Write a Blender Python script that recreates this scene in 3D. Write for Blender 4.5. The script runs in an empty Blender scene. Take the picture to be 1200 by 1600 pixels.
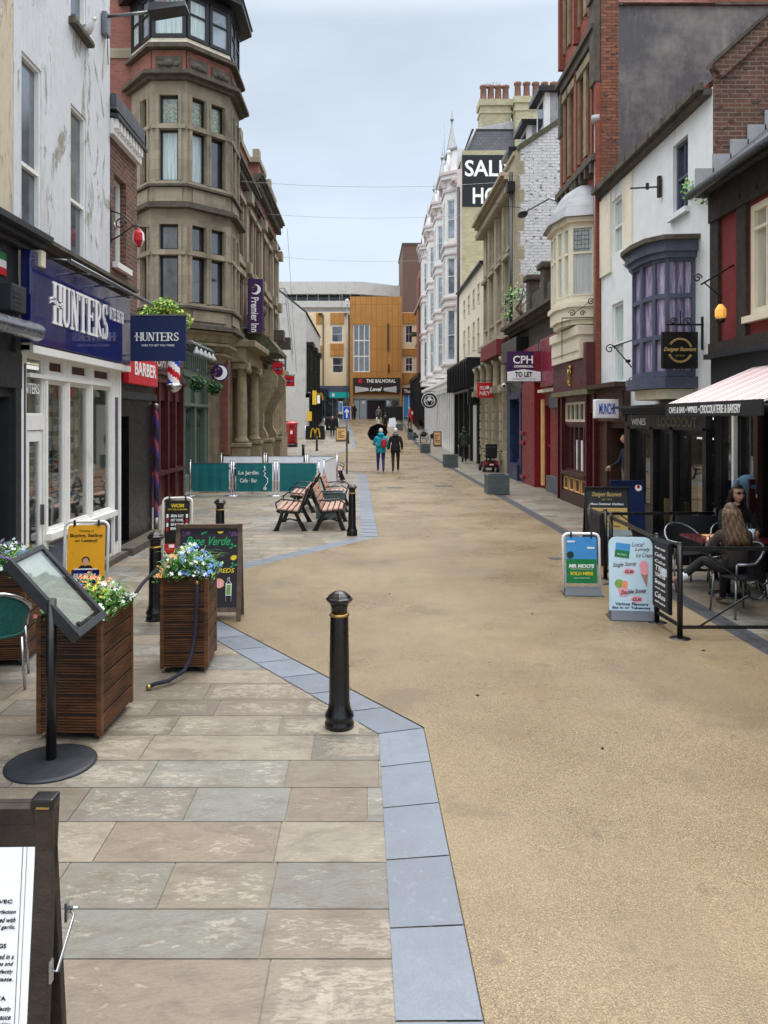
import bpy, bmesh, math, random
from mathutils import Matrix, Vector
random.seed(11)
R = math.radians
SC = bpy.context.scene
COL = SC.collection
# ------------------------------------------------------------------ camera
cd = bpy.data.cameras.new('camera'); cam = bpy.data.objects.new('camera', cd); COL.objects.link(cam)
cam.location = (0, 0, 2.25); cam.rotation_euler = (R(90), 0, 0)
cd.sensor_fit = 'VERTICAL'; cd.sensor_height = 36; cd.lens = 27
cd.shift_x = 28/1600; cd.shift_y = -145/1600
cd.clip_start = .05; cd.clip_end = 2000
SC.camera = cam
# ------------------------------------------------------------------ world
SUN_EL, SUN_ROT = 62, 200
w = bpy.data.worlds.new("World"); SC.world = w; w.use_nodes = True
nt = w.node_tree; nt.nodes.clear()
def N(nt, t, **k):
    n = nt.nodes.new(t)
    for a, b in k.items():
        if a.startswith('i_'): n.inputs[a[2:].replace('_', ' ')].default_value = b
        else: setattr(n, a, b)
    return n
out = N(nt, 'ShaderNodeOutputWorld'); bg = N(nt, 'ShaderNodeBackground'); bg2 = N(nt, 'ShaderNodeBackground'); add = N(nt, 'ShaderNodeAddShader')
sky = N(nt, 'ShaderNodeTexSky'); sky.sky_type = 'NISHITA'; sky.sun_disc = False
sky.sun_elevation = R(SUN_EL); sky.sun_rotation = R(SUN_ROT)
nt.links.new(sky.outputs[0], bg.inputs[0]); bg.inputs[1].default_value = .02
tc = N(nt, 'ShaderNodeTexCoord'); sx = N(nt, 'ShaderNodeSeparateXYZ'); nt.links.new(tc.outputs['Generated'], sx.inputs[0])
rp = N(nt, 'ShaderNodeValToRGB')
e = rp.color_ramp.elements
e[0].position = 0; e[0].color = (.66, .73, .82, 1); e[1].position = 1; e[1].color = (3.9, 3.93, 4.0, 1)
for p_, c_ in ((.1, (.58, .66, .76, 1)), (.28, (.51, .58, .67, 1)), (.46, (.49, .55, .62, 1)), (.7, (2.1, 2.12, 2.18, 1))):
    q = e.new(p_); q.color = c_
nt.links.new(sx.outputs[2], rp.inputs[0])
mp = N(nt, 'ShaderNodeMapping'); mp.inputs[3].default_value = (1, 1, 2.6); nt.links.new(tc.outputs['Generated'], mp.inputs[0])
ns = N(nt, 'ShaderNodeTexNoise'); ns.inputs['Scale'].default_value = 2.6; ns.inputs['Detail'].default_value = 5; ns.inputs['Roughness'].default_value = .5
nt.links.new(mp.outputs[0], ns.inputs[0])
mr = N(nt, 'ShaderNodeMapRange'); mr.inputs[1].default_value = .3; mr.inputs[2].default_value = .7; mr.inputs[3].default_value = .89; mr.inputs[4].default_value = 1.12
nt.links.new(ns.outputs[0], mr.inputs[0])
vm = N(nt, 'ShaderNodeVectorMath', operation='SCALE'); nt.links.new(rp.outputs[0], vm.inputs[0]); nt.links.new(mr.outputs[0], vm.inputs['Scale'])
nt.links.new(vm.outputs[0], bg2.inputs[0]); bg2.inputs[1].default_value = 1.0
nt.links.new(bg.outputs[0], add.inputs[0]); nt.links.new(bg2.outputs[0], add.inputs[1]); nt.links.new(add.outputs[0], out.inputs[0])
sl = bpy.data.lights.new('sun', 'SUN'); sl.energy = 1.0; sl.angle = R(35); sl.color = (1, .96, .9)
so = bpy.data.objects.new('sun', sl); COL.objects.link(so)
so.rotation_euler = (R(90-SUN_EL), 0, R(180-SUN_ROT+180)); so.location = (0, 0, 60)
vs = SC.view_settings; vs.view_transform = 'Standard'; vs.look = 'None'; vs.exposure = .35; vs.gamma = 1
SC.cycles.max_bounces = 6; SC.cycles.diffuse_bounces = 4; SC.cycles.glossy_bounces = 3; SC.cycles.transparent_max_bounces = 6

# ------------------------------------------------------------------ materials
def srgb(r, g, b):
    f = lambda c: c/12.92 if c <= .04045 else ((c+.055)/1.055)**2.4
    return (f(r/255), f(g/255), f(b/255), 1)
M = {}
def base(name, rough=.6, metal=0, spec=.4):
    m = bpy.data.materials.new(name); m.use_nodes = True; M[name] = m
    nt = m.node_tree; b = nt.nodes['Principled BSDF']
    b.inputs['Roughness'].default_value = rough; b.inputs['Metallic'].default_value = metal
    b.inputs['Specular IOR Level'].default_value = spec
    return m, nt, b
def noise(nt, sc, det=4, rough=.6, coord='Object', stretch=(1, 1, 1), dist=0):
    tc = N(nt, 'ShaderNodeTexCoord'); mp = N(nt, 'ShaderNodeMapping'); mp.inputs[3].default_value = stretch
    nt.links.new(tc.outputs[coord], mp.inputs[0])
    n = N(nt, 'ShaderNodeTexNoise'); n.inputs['Scale'].default_value = sc; n.inputs['Detail'].default_value = det; n.inputs['Roughness'].default_value = rough
    n.inputs['Distortion'].default_value = dist
    nt.links.new(mp.outputs[0], n.inputs[0]); return n.outputs[0]
def rng(nt, s, a, b, c=0, d=1):
    m = N(nt, 'ShaderNodeMapRange'); m.inputs[1].default_value = a; m.inputs[2].default_value = b; m.inputs[3].default_value = c; m.inputs[4].default_value = d
    nt.links.new(s, m.inputs[0]); return m.outputs[0]
def mixc(nt, f, a, b, mode='MIX'):
    m = N(nt, 'ShaderNodeMix', data_type='RGBA', blend_type=mode)
    if isinstance(f, (int, float)): m.inputs[0].default_value = f
    else: nt.links.new(f, m.inputs[0])
    for v, i in ((a, 6), (b, 7)):
        if isinstance(v, tuple): m.inputs[i].default_value = v if len(v) == 4 else v+(1,)
        else: nt.links.new(v, m.inputs[i])
    return m.outputs[2]
def mulv(nt, a, b, op='MULTIPLY'):
    m = N(nt, 'ShaderNodeMath', operation=op)
    for v, i in ((a, 0), (b, 1)):
        if isinstance(v, (int, float)): m.inputs[i].default_value = v
        else: nt.links.new(v, m.inputs[i])
    return m.outputs[0]
def bump(nt, b, h, st=.3, d=.01):
    n = N(nt, 'ShaderNodeBump'); n.inputs['Strength'].default_value = st; n.inputs['Distance'].default_value = d
    nt.links.new(h, n.inputs['Height']); nt.links.new(n.outputs[0], b.inputs['Normal'])
def sc4(c, k): return tuple(min(1, x*k) for x in c[:3])+(1,)
def P(name, col, rough=.55, metal=0, var=.12, scale=5, bmp=0, dirt=0, spec=.4, dirtcol=(.03, .028, .022, 1), coat=0):
    m, nt, b = base(name, rough, metal, spec)
    s = noise(nt, scale, 5)
    c = mixc(nt, rng(nt, s, .3, .7), sc4(col, 1-var), sc4(col, 1+var))
    if dirt:
        d = noise(nt, 1.7, 6, .7, stretch=(1, 1, .45), dist=.6)
        c = mixc(nt, rng(nt, d, .62-dirt*.3, .8, 0, .75), c, dirtcol)
    nt.links.new(c, b.inputs['Base Color'])
    r = rng(nt, noise(nt, scale*2.3, 3), .3, .7, max(0.02, rough-.1), min(1, rough+.1)); nt.links.new(r, b.inputs['Roughness'])
    if bmp: bump(nt, b, noise(nt, scale*9, 4), bmp)
    if coat: b.inputs['Coat Weight'].default_value = coat
    return m
def brickm(name, c1, c2, mortar, w=.225, h=.075, ms=.008, dark=None, bmp=.5, soot=.25, rough=.8, patch=None):
    m, nt, b = base(name, rough)
    uv = N(nt, 'ShaderNodeUVMap'); uv.uv_map = 'UVMap'
    t = N(nt, 'ShaderNodeTexBrick'); t.offset = .5
    nt.links.new(uv.outputs[0], t.inputs[0])
    t.inputs['Color1'].default_value = c1; t.inputs['Color2'].default_value = c2; t.inputs['Mortar'].default_value = mortar
    t.inputs['Scale'].default_value = 1; t.inputs['Brick Width'].default_value = w; t.inputs['Row Height'].default_value = h
    t.inputs['Mortar Size'].default_value = ms; t.inputs['Mortar Smooth'].default_value = .3; t.inputs['Bias'].default_value = 0
    c = t.outputs[0]
    s = noise(nt, 3, 8, .7); c = mixc(nt, rng(nt, s, .35, .75, 0, .5), c, sc4(c1, .55), 'MIX')
    if dark:
        s2 = noise(nt, 5.5, 3, .6, stretch=(1, 1, 2.5)); c = mixc(nt, rng(nt, s2, .58, .64, 0, .85), c, dark)
    if patch:
        s4 = noise(nt, 1.1, 7, .65, dist=.8); c = mixc(nt, rng(nt, s4, .6, .66, 0, .9), c, patch)
    s3 = noise(nt, .6, 6, .7, stretch=(1, 1, .5)); c = mixc(nt, rng(nt, s3, .48, .8, 0, soot*2), c, (.035, .03, .026, 1))
    nt.links.new(c, b.inputs['Base Color'])
    h_ = mulv(nt, rng(nt, t.outputs[1], 0, 1, 1, 0), mulv(nt, noise(nt, 40, 3), .4), 'ADD')
    bump(nt, b, h_, bmp, .012)
    return m
# masonry
P('white_render', srgb(222, 226, 226), .75, scale=3, var=.06, bmp=.25, dirt=.16, dirtcol=srgb(140, 138, 128))
P('cream_render', srgb(226, 219, 198), .75, scale=3, var=.05, bmp=.2, dirt=.2, dirtcol=srgb(150, 142, 125))
pass
P('light_concrete', srgb(186, 186, 182), .8, scale=1.5, var=.08, bmp=.2, dirt=.2, dirtcol=srgb(130, 130, 128))
P('buff_panel', srgb(226, 205, 168), .7, scale=2, var=.04, dirt=.1, dirtcol=srgb(160, 150, 130))
def ochre():
    m, nt, b = base('ochre_cladding', .5)
    uv = N(nt, 'ShaderNodeUVMap'); uv.uv_map = 'UVMap'
    t = N(nt, 'ShaderNodeTexBrick'); t.offset = 0; nt.links.new(uv.outputs[0], t.inputs[0])
    t.inputs['Color1'].default_value = srgb(190, 136, 66); t.inputs['Color2'].default_value = srgb(176, 124, 60); t.inputs['Mortar'].default_value = srgb(120, 84, 40)
    t.inputs['Scale'].default_value = 1; t.inputs['Brick Width'].default_value = .62; t.inputs['Row Height'].default_value = 2.6; t.inputs['Mortar Size'].default_value = .02
    nt.links.new(mixc(nt, rng(nt, noise(nt, 1.2, 5), .35, .75, 0, .5), t.outputs[0], srgb(160, 105, 45)), b.inputs['Base Color'])
ochre()
def peel(name, top, under, under2, amt=.6, sc=1.6):
    m, nt, b = base(name, .8)
    n1 = noise(nt, sc, 9, .72, stretch=(1.4, 1.4, .55), dist=1.2)
    n2 = noise(nt, sc*4, 6, .7, dist=.4); n3 = noise(nt, sc*9, 5, .7, stretch=(1, 1, .3))
    a = mixc(nt, rng(nt, n2, .4, .6), under, under2)
    f = rng(nt, n1, amt, amt+.045)
    t = mixc(nt, rng(nt, n3, .48, .75, 0, .5), top, sc4(top, .68))
    t = mixc(nt, rng(nt, noise(nt, sc*7, 7, .75, dist=.8), .62, .66, 0, .7), t, sc4(under, .8))
    t = mixc(nt, rng(nt, noise(nt, 2.4, 5, .7, stretch=(1, 1, .12)), .55, .75, 0, .45), t, srgb(150, 144, 132))
    t = mixc(nt, rng(nt, noise(nt, .8, 5, .7), .45, .75, 0, .35), t, srgb(190, 186, 172))
    nt.links.new(mixc(nt, f, t, a), b.inputs['Base Color'])
    bump(nt, b, mulv(nt, rng(nt, f, 0, 1, 1, 0), mulv(nt, n2, .5), 'ADD'), .7, .02)
peel('peeling_white', srgb(204, 209, 213), srgb(182, 176, 160), srgb(138, 132, 122), .56)
peel('peeling_buff', srgb(196, 184, 158), srgb(222, 218, 206), srgb(140, 122, 96), .5, 1.2)
peel('grey_render', srgb(82, 83, 86), srgb(112, 112, 112), srgb(150, 150, 148), .64, 1.3)
def stone(name, c1, c2, w=.7, h=.32, soot=.3, ms=.006):
    return brickm(name, c1, c2, sc4(c1, .62), w, h, ms, None, .35, soot, .85)
stone('sandstone', srgb(160, 150, 130), srgb(138, 129, 111), soot=.45)
stone('dark_sandstone', srgb(118, 106, 84), srgb(94, 84, 66), soot=.5)
stone('bath_stone', srgb(180, 170, 146), srgb(164, 154, 130), soot=.22)
P('carved_stone', srgb(140, 128, 102), .85, scale=4, var=.25, bmp=.6, dirt=.35)
P('weathered_stone', srgb(84, 78, 68), .9, scale=5, var=.35, bmp=.6, dirt=.4)
P('mossy_stone', srgb(80, 82, 64), .9, scale=6, var=.45, bmp=.6, dirt=.2)
brickm('red_brick', srgb(150, 92, 78), srgb(128, 76, 64), srgb(128, 108, 96), soot=.18)
brickm('orange_brick', srgb(150, 84, 62), srgb(126, 66, 50), srgb(100, 70, 58), soot=.2, ms=.005)
brickm('quoin_brick', srgb(146, 96, 70), srgb(104, 64, 50), srgb(56, 48, 46), dark=srgb(48, 38, 40), soot=.2)
brickm('old_brick', srgb(116, 76, 60), srgb(84, 58, 50), srgb(128, 112, 98), dark=srgb(58, 44, 40), soot=.25, ms=.012)
brickm('yellow_brick', srgb(196, 190, 158), srgb(176, 168, 136), srgb(160, 154, 130), soot=.15, ms=.006, patch=srgb(150, 142, 112), h=.09, w=.3)
brickm('white_painted_brick', srgb(224, 228, 230), srgb(210, 214, 216), srgb(150, 150, 148), w=.34, h=.12, ms=.010, dark=srgb(86, 78, 72), soot=.06)
brickm('brown_brick', srgb(112, 88, 78), srgb(100, 78, 70), srgb(90, 76, 70), soot=.1)
brickm('slate', srgb(86, 88, 94), srgb(70, 72, 80), srgb(40, 42, 46), w=.3, h=.2, ms=.012, soot=.2, rough=.45)
brickm('roof_tile', srgb(150, 74, 62), srgb(132, 62, 52), srgb(70, 40, 36), w=.25, h=.18, ms=.015, soot=.25)
P('lead', srgb(150, 152, 154), .5, .2, scale=3, var=.15, bmp=.2, dirt=.15)
P('clay_pot', srgb(132, 96, 82), .8, scale=6, var=.2)
P('white_paint', srgb(226, 226, 222), .45, scale=4, var=.05, dirt=.06, dirtcol=srgb(150, 145, 135))
P('cream_paint', srgb(222, 214, 190), .45, scale=4, var=.06, dirt=.08, dirtcol=srgb(150, 140, 120))
P('pale_pink', srgb(200, 186, 184), .5, scale=4, var=.06)
P('black_paint', srgb(15, 16, 18), .35, scale=7, var=.3, spec=.5)
P('cast_iron', srgb(8, 9, 11), .3, scale=14, var=.4, spec=.5, bmp=.12, coat=.15, dirt=.12, dirtcol=srgb(60, 58, 54))
P('gold', srgb(176, 146, 84), .35, .8, scale=9)
P('charcoal_paint', srgb(42, 45, 50), .45, scale=5, var=.2, dirt=.1)
P('slate_paint', srgb(78, 84, 102), .5, scale=5, var=.15, dirt=.12)
P('blue_paint', srgb(30, 44, 76), .4, scale=4, var=.3, dirt=.1, dirtcol=srgb(120, 130, 140))
P('navy_gloss', srgb(24, 30, 92), .12, scale=1.2, var=.2, spec=.6, coat=.5)
P('navy_board', srgb(16, 34, 78), .4, scale=1.2, var=.08)
P('red_paint', srgb(122, 22, 30), .4, scale=4, var=.15, dirt=.05)
P('crimson', srgb(122, 28, 50), .35, scale=3, var=.12)
P('dull_red_render', srgb(118, 44, 44), .7, scale=3, var=.12, bmp=.2, dirt=.1)
P('maroon_paint', srgb(74, 22, 26), .35, scale=4, var=.25)
P('dark_red_wood', srgb(72, 26, 24), .45, scale=5, var=.3, dirt=.1)
P('brown_paint', srgb(66, 44, 34), .5, scale=5, var=.25, dirt=.1)
P('old_timber', srgb(52, 44, 40), .85, scale=6, var=.35, bmp=.5)
P('sage_paint', srgb(84, 102, 92), .5, scale=4, var=.12, dirt=.12)
P('olive_paint', srgb(112, 106, 82), .6, scale=4, var=.12, dirt=.1)
P('tan_wood', srgb(214, 172, 112), .6, scale=4, var=.1)
P('purple_grey', srgb(98, 92, 120), .5, scale=4, var=.06)
P('plum_sign', srgb(58, 28, 78), .35, scale=2, var=.05)
P('sign_red', srgb(192, 30, 38), .4, scale=2, var=.06)
P('sign_white', srgb(236, 238, 240), .4, scale=2, var=.02)
P('letter_white', srgb(240, 240, 240), .4, var=.01)
P('letter_black', srgb(24, 24, 26), .5, var=.01)
P('letter_navy', srgb(24, 26, 70), .5, var=.01)
P('letter_gold', srgb(196, 168, 100), .5, var=.02)
P('yellow', srgb(226, 186, 50), .4, var=.03)
P('amber_poster', srgb(242, 176, 44), .35, var=.02)
P('pink_print', srgb(206, 52, 96), .4, var=.03)
P('blush_print', srgb(240, 166, 180), .4, var=.05)
P('sky_print', srgb(70, 150, 214), .35, var=.12, scale=3)
P('ice_print', srgb(198, 226, 240), .35, var=.05, scale=3)
P('green_print', srgb(24, 122, 64), .35, var=.05)
P('teal_canvas', srgb(16, 104, 108), .6, var=.15, scale=3, bmp=.1)
P('teal_sign', srgb(20, 176, 172), .4, var=.03)
P('white_canvas', srgb(232, 236, 244), .6, var=.05, scale=3)
P('chrome', srgb(180, 182, 186), .22, .9, var=.1)
P('steel', srgb(120, 124, 128), .35, .8, var=.15)
P('grey_plastic', srgb(84, 90, 98), .5, var=.1)
P('planter_grey', srgb(86, 98, 100), .6, var=.12, scale=6)
P('rubber', srgb(40, 42, 46), .7, var=.2)
P('chalkboard', srgb(38, 36, 46), .6, var=.15, scale=6)
P('board_oak', srgb(92, 78, 66), .7, var=.3, scale=9, bmp=.3)
P('weathered_board', srgb(50, 40, 33), .65, var=.5, scale=9, bmp=.4)
P('letterbox_red', srgb(188, 20, 36), .25, var=.06, coat=.3)
P('arrow_blue', srgb(24, 70, 180), .35, var=.03)
P('slat_wood', srgb(168, 132, 116), .5, var=.2, scale=14)
P('maroon_table', srgb(84, 28, 38), .25, var=.03, scale=2, coat=.3)
P('skin', srgb(214, 168, 142), .55, var=.05)
P('dark_hair', srgb(44, 30, 26), .5, var=.3, scale=30)
P('blonde_hair', srgb(80, 62, 46), .5, var=.35, scale=30)
P('tan_hair', srgb(112, 90, 64), .5, var=.2, scale=30)
P('grey_hair', srgb(196, 192, 188), .6, var=.15, scale=30)
for nm, c in (('cloth_teal', (28, 156, 176)), ('cloth_black', (26, 26, 30)), ('cloth_blue', (44, 54, 130)), ('cloth_brown', (52, 45, 42)), ('cloth_green', (48, 58, 52)),
              ('cloth_red', (176, 36, 52)), ('cloth_cream', (206, 196, 180)), ('cloth_denim', (88, 120, 142)), ('cloth_navy', (34, 36, 52)), ('cloth_grey', (110, 106, 110)), ('cloth_white', (220, 224, 232)), ('cloth_suede', (120, 96, 82))):
    P(nm, srgb(*c), .85, var=.18, scale=12, bmp=.15)
P('shoe', srgb(24, 22, 24), .5)
P('doorway_shade', srgb(30, 18, 30), .6)
P('gull_white', srgb(232, 232, 232), .7); P('gull_grey', srgb(150, 156, 164), .7)
P('leaf', srgb(62, 122, 46), .5, var=.35, scale=20); P('leaf_pale', srgb(126, 164, 84), .5, var=.3, scale=20); P('leaf_lime', srgb(156, 168, 52), .55, var=.3, scale=14); P('leaf_dark', srgb(30, 54, 36), .7, var=.4, scale=30)
for nm, c in (('petal_blue', (120, 160, 226)), ('petal_white', (236, 238, 238)), ('petal_orange', (236, 150, 110)), ('petal_yellow', (232, 226, 90)), ('petal_pink', (226, 130, 130)), ('petal_violet', (120, 86, 170))):
    P(nm, srgb(*c), .6, var=.1, scale=30)
# glass: dark, glossy, with a vague room in it
def glass(name, c1, c2, sc=1.2, rough=.05, st=(1, 1, 1)):
    m, nt, b = base(name, rough, 0, .8); b.inputs['IOR'].default_value = 1.9 if 'room' not in name else 1.45; bump(nt, b, noise(nt, .9, 2), .12, .05)
    nt.links.new(mixc(nt, rng(nt, noise(nt, sc, 3, stretch=st), .4, .62), c1, c2), b.inputs['Base Color'])
glass('glass', (.012, .016, .022, 1), (.05, .06, .075, 1))
glass('glass_sky', srgb(96, 112, 124), srgb(150, 164, 174), 1.5)
glass('glass_old', srgb(58, 68, 80), srgb(98, 108, 120), 1.2, .1)
P('pole_red', srgb(150, 64, 84), .4)
glass('blind', srgb(150, 150, 138), srgb(176, 176, 162), 3, .2, (6, 6, .3))
glass('net_curtain', srgb(150, 172, 170), srgb(190, 206, 204), 3, .15, (8, 8, .3))
glass('lilac_curtain', srgb(124, 112, 150), srgb(196, 184, 212), 5, .2, (5, 5, .5))
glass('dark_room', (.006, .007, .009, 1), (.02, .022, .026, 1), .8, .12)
glass('stained', srgb(86, 100, 84), srgb(150, 160, 130), 14, .15)
def seeglass():
    m = bpy.data.materials.new('shop_glass'); m.use_nodes = True; M['shop_glass'] = m; nt = m.node_tree; nt.nodes.clear()
    o = N(nt, 'ShaderNodeOutputMaterial'); mx = N(nt, 'ShaderNodeMixShader'); t = N(nt, 'ShaderNodeBsdfTransparent'); g = N(nt, 'ShaderNodeBsdfGlossy')
    t.inputs[0].default_value = (.86, .89, .89, 1); g.inputs['Roughness'].default_value = .02; f = N(nt, 'ShaderNodeLayerWeight'); f.inputs[0].default_value = .5
    nt.links.new(mulv(nt, mulv(nt, mulv(nt, f.outputs[1], 2.2, 'POWER'), .8), .06, 'ADD'), mx.inputs[0]); nt.links.new(t.outputs[0], mx.inputs[1]); nt.links.new(g.outputs[0], mx.inputs[2]); nt.links.new(mx.outputs[0], o.inputs[0])
seeglass()
m, nt, b = base('lamp_glow', .5); b.inputs['Base Color'].default_value = srgb(255, 190, 90); b.inputs['Emission Color'].default_value = srgb(255, 180, 80); b.inputs['Emission Strength'].default_value = .3
m, nt, b = base('strip_light', .5); b.inputs['Emission Color'].default_value = (1, .97, .9, 1); b.inputs['Emission Strength'].default_value = 1.5
# timber of the planters: grooved decking
def decking():
    m, nt, b = base('decking', .45)
    s = noise(nt, 3, 6, .7, stretch=(1, 1, 7)); s2 = noise(nt, 2.2, 5, .6)
    c = mixc(nt, rng(nt, s, .35, .65), srgb(48, 29, 18), srgb(104, 66, 38)); c = mixc(nt, rng(nt, s2, .5, .75, 0, .45), c, srgb(128, 86, 54))
    nt.links.new(c, b.inputs['Base Color']); bump(nt, b, s, .3, .004)
decking()
P('deck_shade', srgb(44, 28, 18), .6, var=.3)  # backing behind the planter ribs, groove shade painted into its colour
def awning():
    m, nt, b = base('awning_cloth', .8)
    uv = N(nt, 'ShaderNodeTexCoord'); s = N(nt, 'ShaderNodeSeparateXYZ'); nt.links.new(uv.outputs['Object'], s.inputs[0])
    f = N(nt, 'ShaderNodeMath', operation='FRACT'); nt.links.new(mulv(nt, s.outputs[1], 2.6), f.inputs[0])
    rp = N(nt, 'ShaderNodeValToRGB'); rp.color_ramp.interpolation = 'CONSTANT'; e = rp.color_ramp.elements
    e[0].position = 0; e[0].color = srgb(244, 238, 234); e[1].position = .12; e[1].color = srgb(196, 96, 100)
    for p_, c_ in ((.26, (240, 226, 222)), (.36, (178, 168, 166)), (.62, (244, 232, 228)), (.72, (216, 150, 150)), (.84, (240, 234, 230)), (.92, (186, 170, 170))):
        q = e.new(p_); q.color = srgb(*c_)
    nt.links.new(f.outputs[0], rp.inputs[0]); nt.links.new(rp.outputs[0], b.inputs['Base Color'])
awning()
# paving, kerb, road
def colattr(nt, sep=False):
    a = N(nt, 'ShaderNodeVertexColor'); a.layer_name = 'Col'; return a.outputs[0]
def slabm():
    m, nt, b = base('york_slabs', .5, 0, .5)
    c = colattr(nt)
    n1 = noise(nt, 40, 6, .66, stretch=(.42, 1, 1), dist=.9); n2 = noise(nt, 2.4, 5, .6); n3 = noise(nt, 90, 4, .6)
    va = N(nt, 'ShaderNodeVertexColor'); va.layer_name = 'Col'
    th = mulv(nt, rng(nt, va.outputs[1], 0, 1, .72, .44), mulv(nt, rng(nt, n2, .35, .65, .1, -.08), 1), 'ADD')
    df = mulv(nt, n1, th, 'SUBTRACT'); f = mulv(nt, rng(nt, df, 0, .05), .85)
    pale = mixc(nt, .5, c, srgb(176, 168, 150), 'MIX'); pale = mixc(nt, 1.0, pale, (1.1, 1.1, 1.1, 1), 'MULTIPLY')
    c2 = mixc(nt, f, c, pale)
    c2 = mixc(nt, rng(nt, noise(nt, 9, 6, .7, stretch=(.5, 1, 1), dist=.7), .46, .66, 0, .6), c2, srgb(96, 84, 72))
    c2 = mixc(nt, rng(nt, n3, .35, .7, 0, .3), c2, srgb(96, 88, 76))
    c2 = mixc(nt, rng(nt, noise(nt, .45, 5, .65), .46, .66, 0, .42), c2, srgb(92, 86, 80))
    nt.links.new(c2, b.inputs['Base Color'])
    nt.links.new(rng(nt, noise(nt, .9, 4), .35, .65, .3, .62), b.inputs['Roughness'])
    bump(nt, b, mulv(nt, n1, mulv(nt, n3, .3), 'ADD'), .6, .008)
slabm()
def kerbm():
    m, nt, b = base('kerb_granite', .45, 0, .5)
    c = colattr(nt); n3 = noise(nt, 120, 3, .7)
    c = mixc(nt, rng(nt, n3, .35, .7, 0, .4), c, srgb(84, 90, 100)); c = mixc(nt, rng(nt, noise(nt, 3.5, 7, .7), .45, .7, 0, .5), c, srgb(92, 96, 100)); c = mixc(nt, rng(nt, noise(nt, 12, 6, .7), .58, .7, 0, .35), c, srgb(150, 154, 158))
    nt.links.new(c, b.inputs['Base Color']); bump(nt, b, n3, .15, .003)
kerbm()
P('mortar', srgb(138, 130, 116), .8, var=.2, scale=8)
P('dark_setts', srgb(66, 68, 72), .5, var=.2, scale=14)
def roadm():
    m, nt, b = base('resin_road', .55, 0, .45)
    tc = N(nt, 'ShaderNodeTexCoord')
    v = N(nt, 'ShaderNodeTexVoronoi'); v.inputs['Scale'].default_value = 165; nt.links.new(tc.outputs['Object'], v.inputs[0])
    s = N(nt, 'ShaderNodeSeparateColor'); nt.links.new(v.outputs['Color'], s.inputs[0])
    c = mixc(nt, s.outputs[0], srgb(118, 101, 74), srgb(164, 145, 112))
    c = mixc(nt, rng(nt, s.outputs[1], .7, .9, 0, .8), c, srgb(82, 66, 48)); c = mixc(nt, rng(nt, s.outputs[2], .92, .98, 0, .6), c, srgb(192, 174, 138))
    c = mixc(nt, rng(nt, v.outputs[0], .25, .6, 0, .55), c, srgb(82, 66, 46))
    c = mixc(nt, rng(nt, noise(nt, .35, 6, .65), .42, .66, 0, .4), c, srgb(160, 142, 112))
    c = mixc(nt, rng(nt, noise(nt, 1.6, 6, .7), .5, .75, 0, .35), c, srgb(120, 98, 66))
    c = mixc(nt, rng(nt, noise(nt, .8, 4, .6, stretch=(1, .3, 1)), .5, .68, 0, .4), c, srgb(108, 94, 74))
    v2 = N(nt, 'ShaderNodeTexVoronoi'); v2.inputs['Scale'].default_value = 2.3; nt.links.new(tc.outputs['Object'], v2.inputs[0])
    c = mixc(nt, rng(nt, v2.outputs[0], .025, .045, .6, 0), c, srgb(70, 62, 52))
    for sc_, lo, col_ in ((1.3, .6, (98, 86, 66)), (4.5, .66, (84, 74, 60)), (.5, .58, (112, 98, 74))):
        c = mixc(nt, rng(nt, noise(nt, sc_, 3, .5, dist=.4), lo, lo+.05, 0, .4), c, srgb(*col_))
    nt.links.new(c, b.inputs['Base Color'])
    nt.links.new(rng(nt, noise(nt, .6, 5, .6), .38, .65, .24, .55), b.inputs['Roughness'])
    bump(nt, b, v.outputs[0], .5, .004)
roadm()

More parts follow.
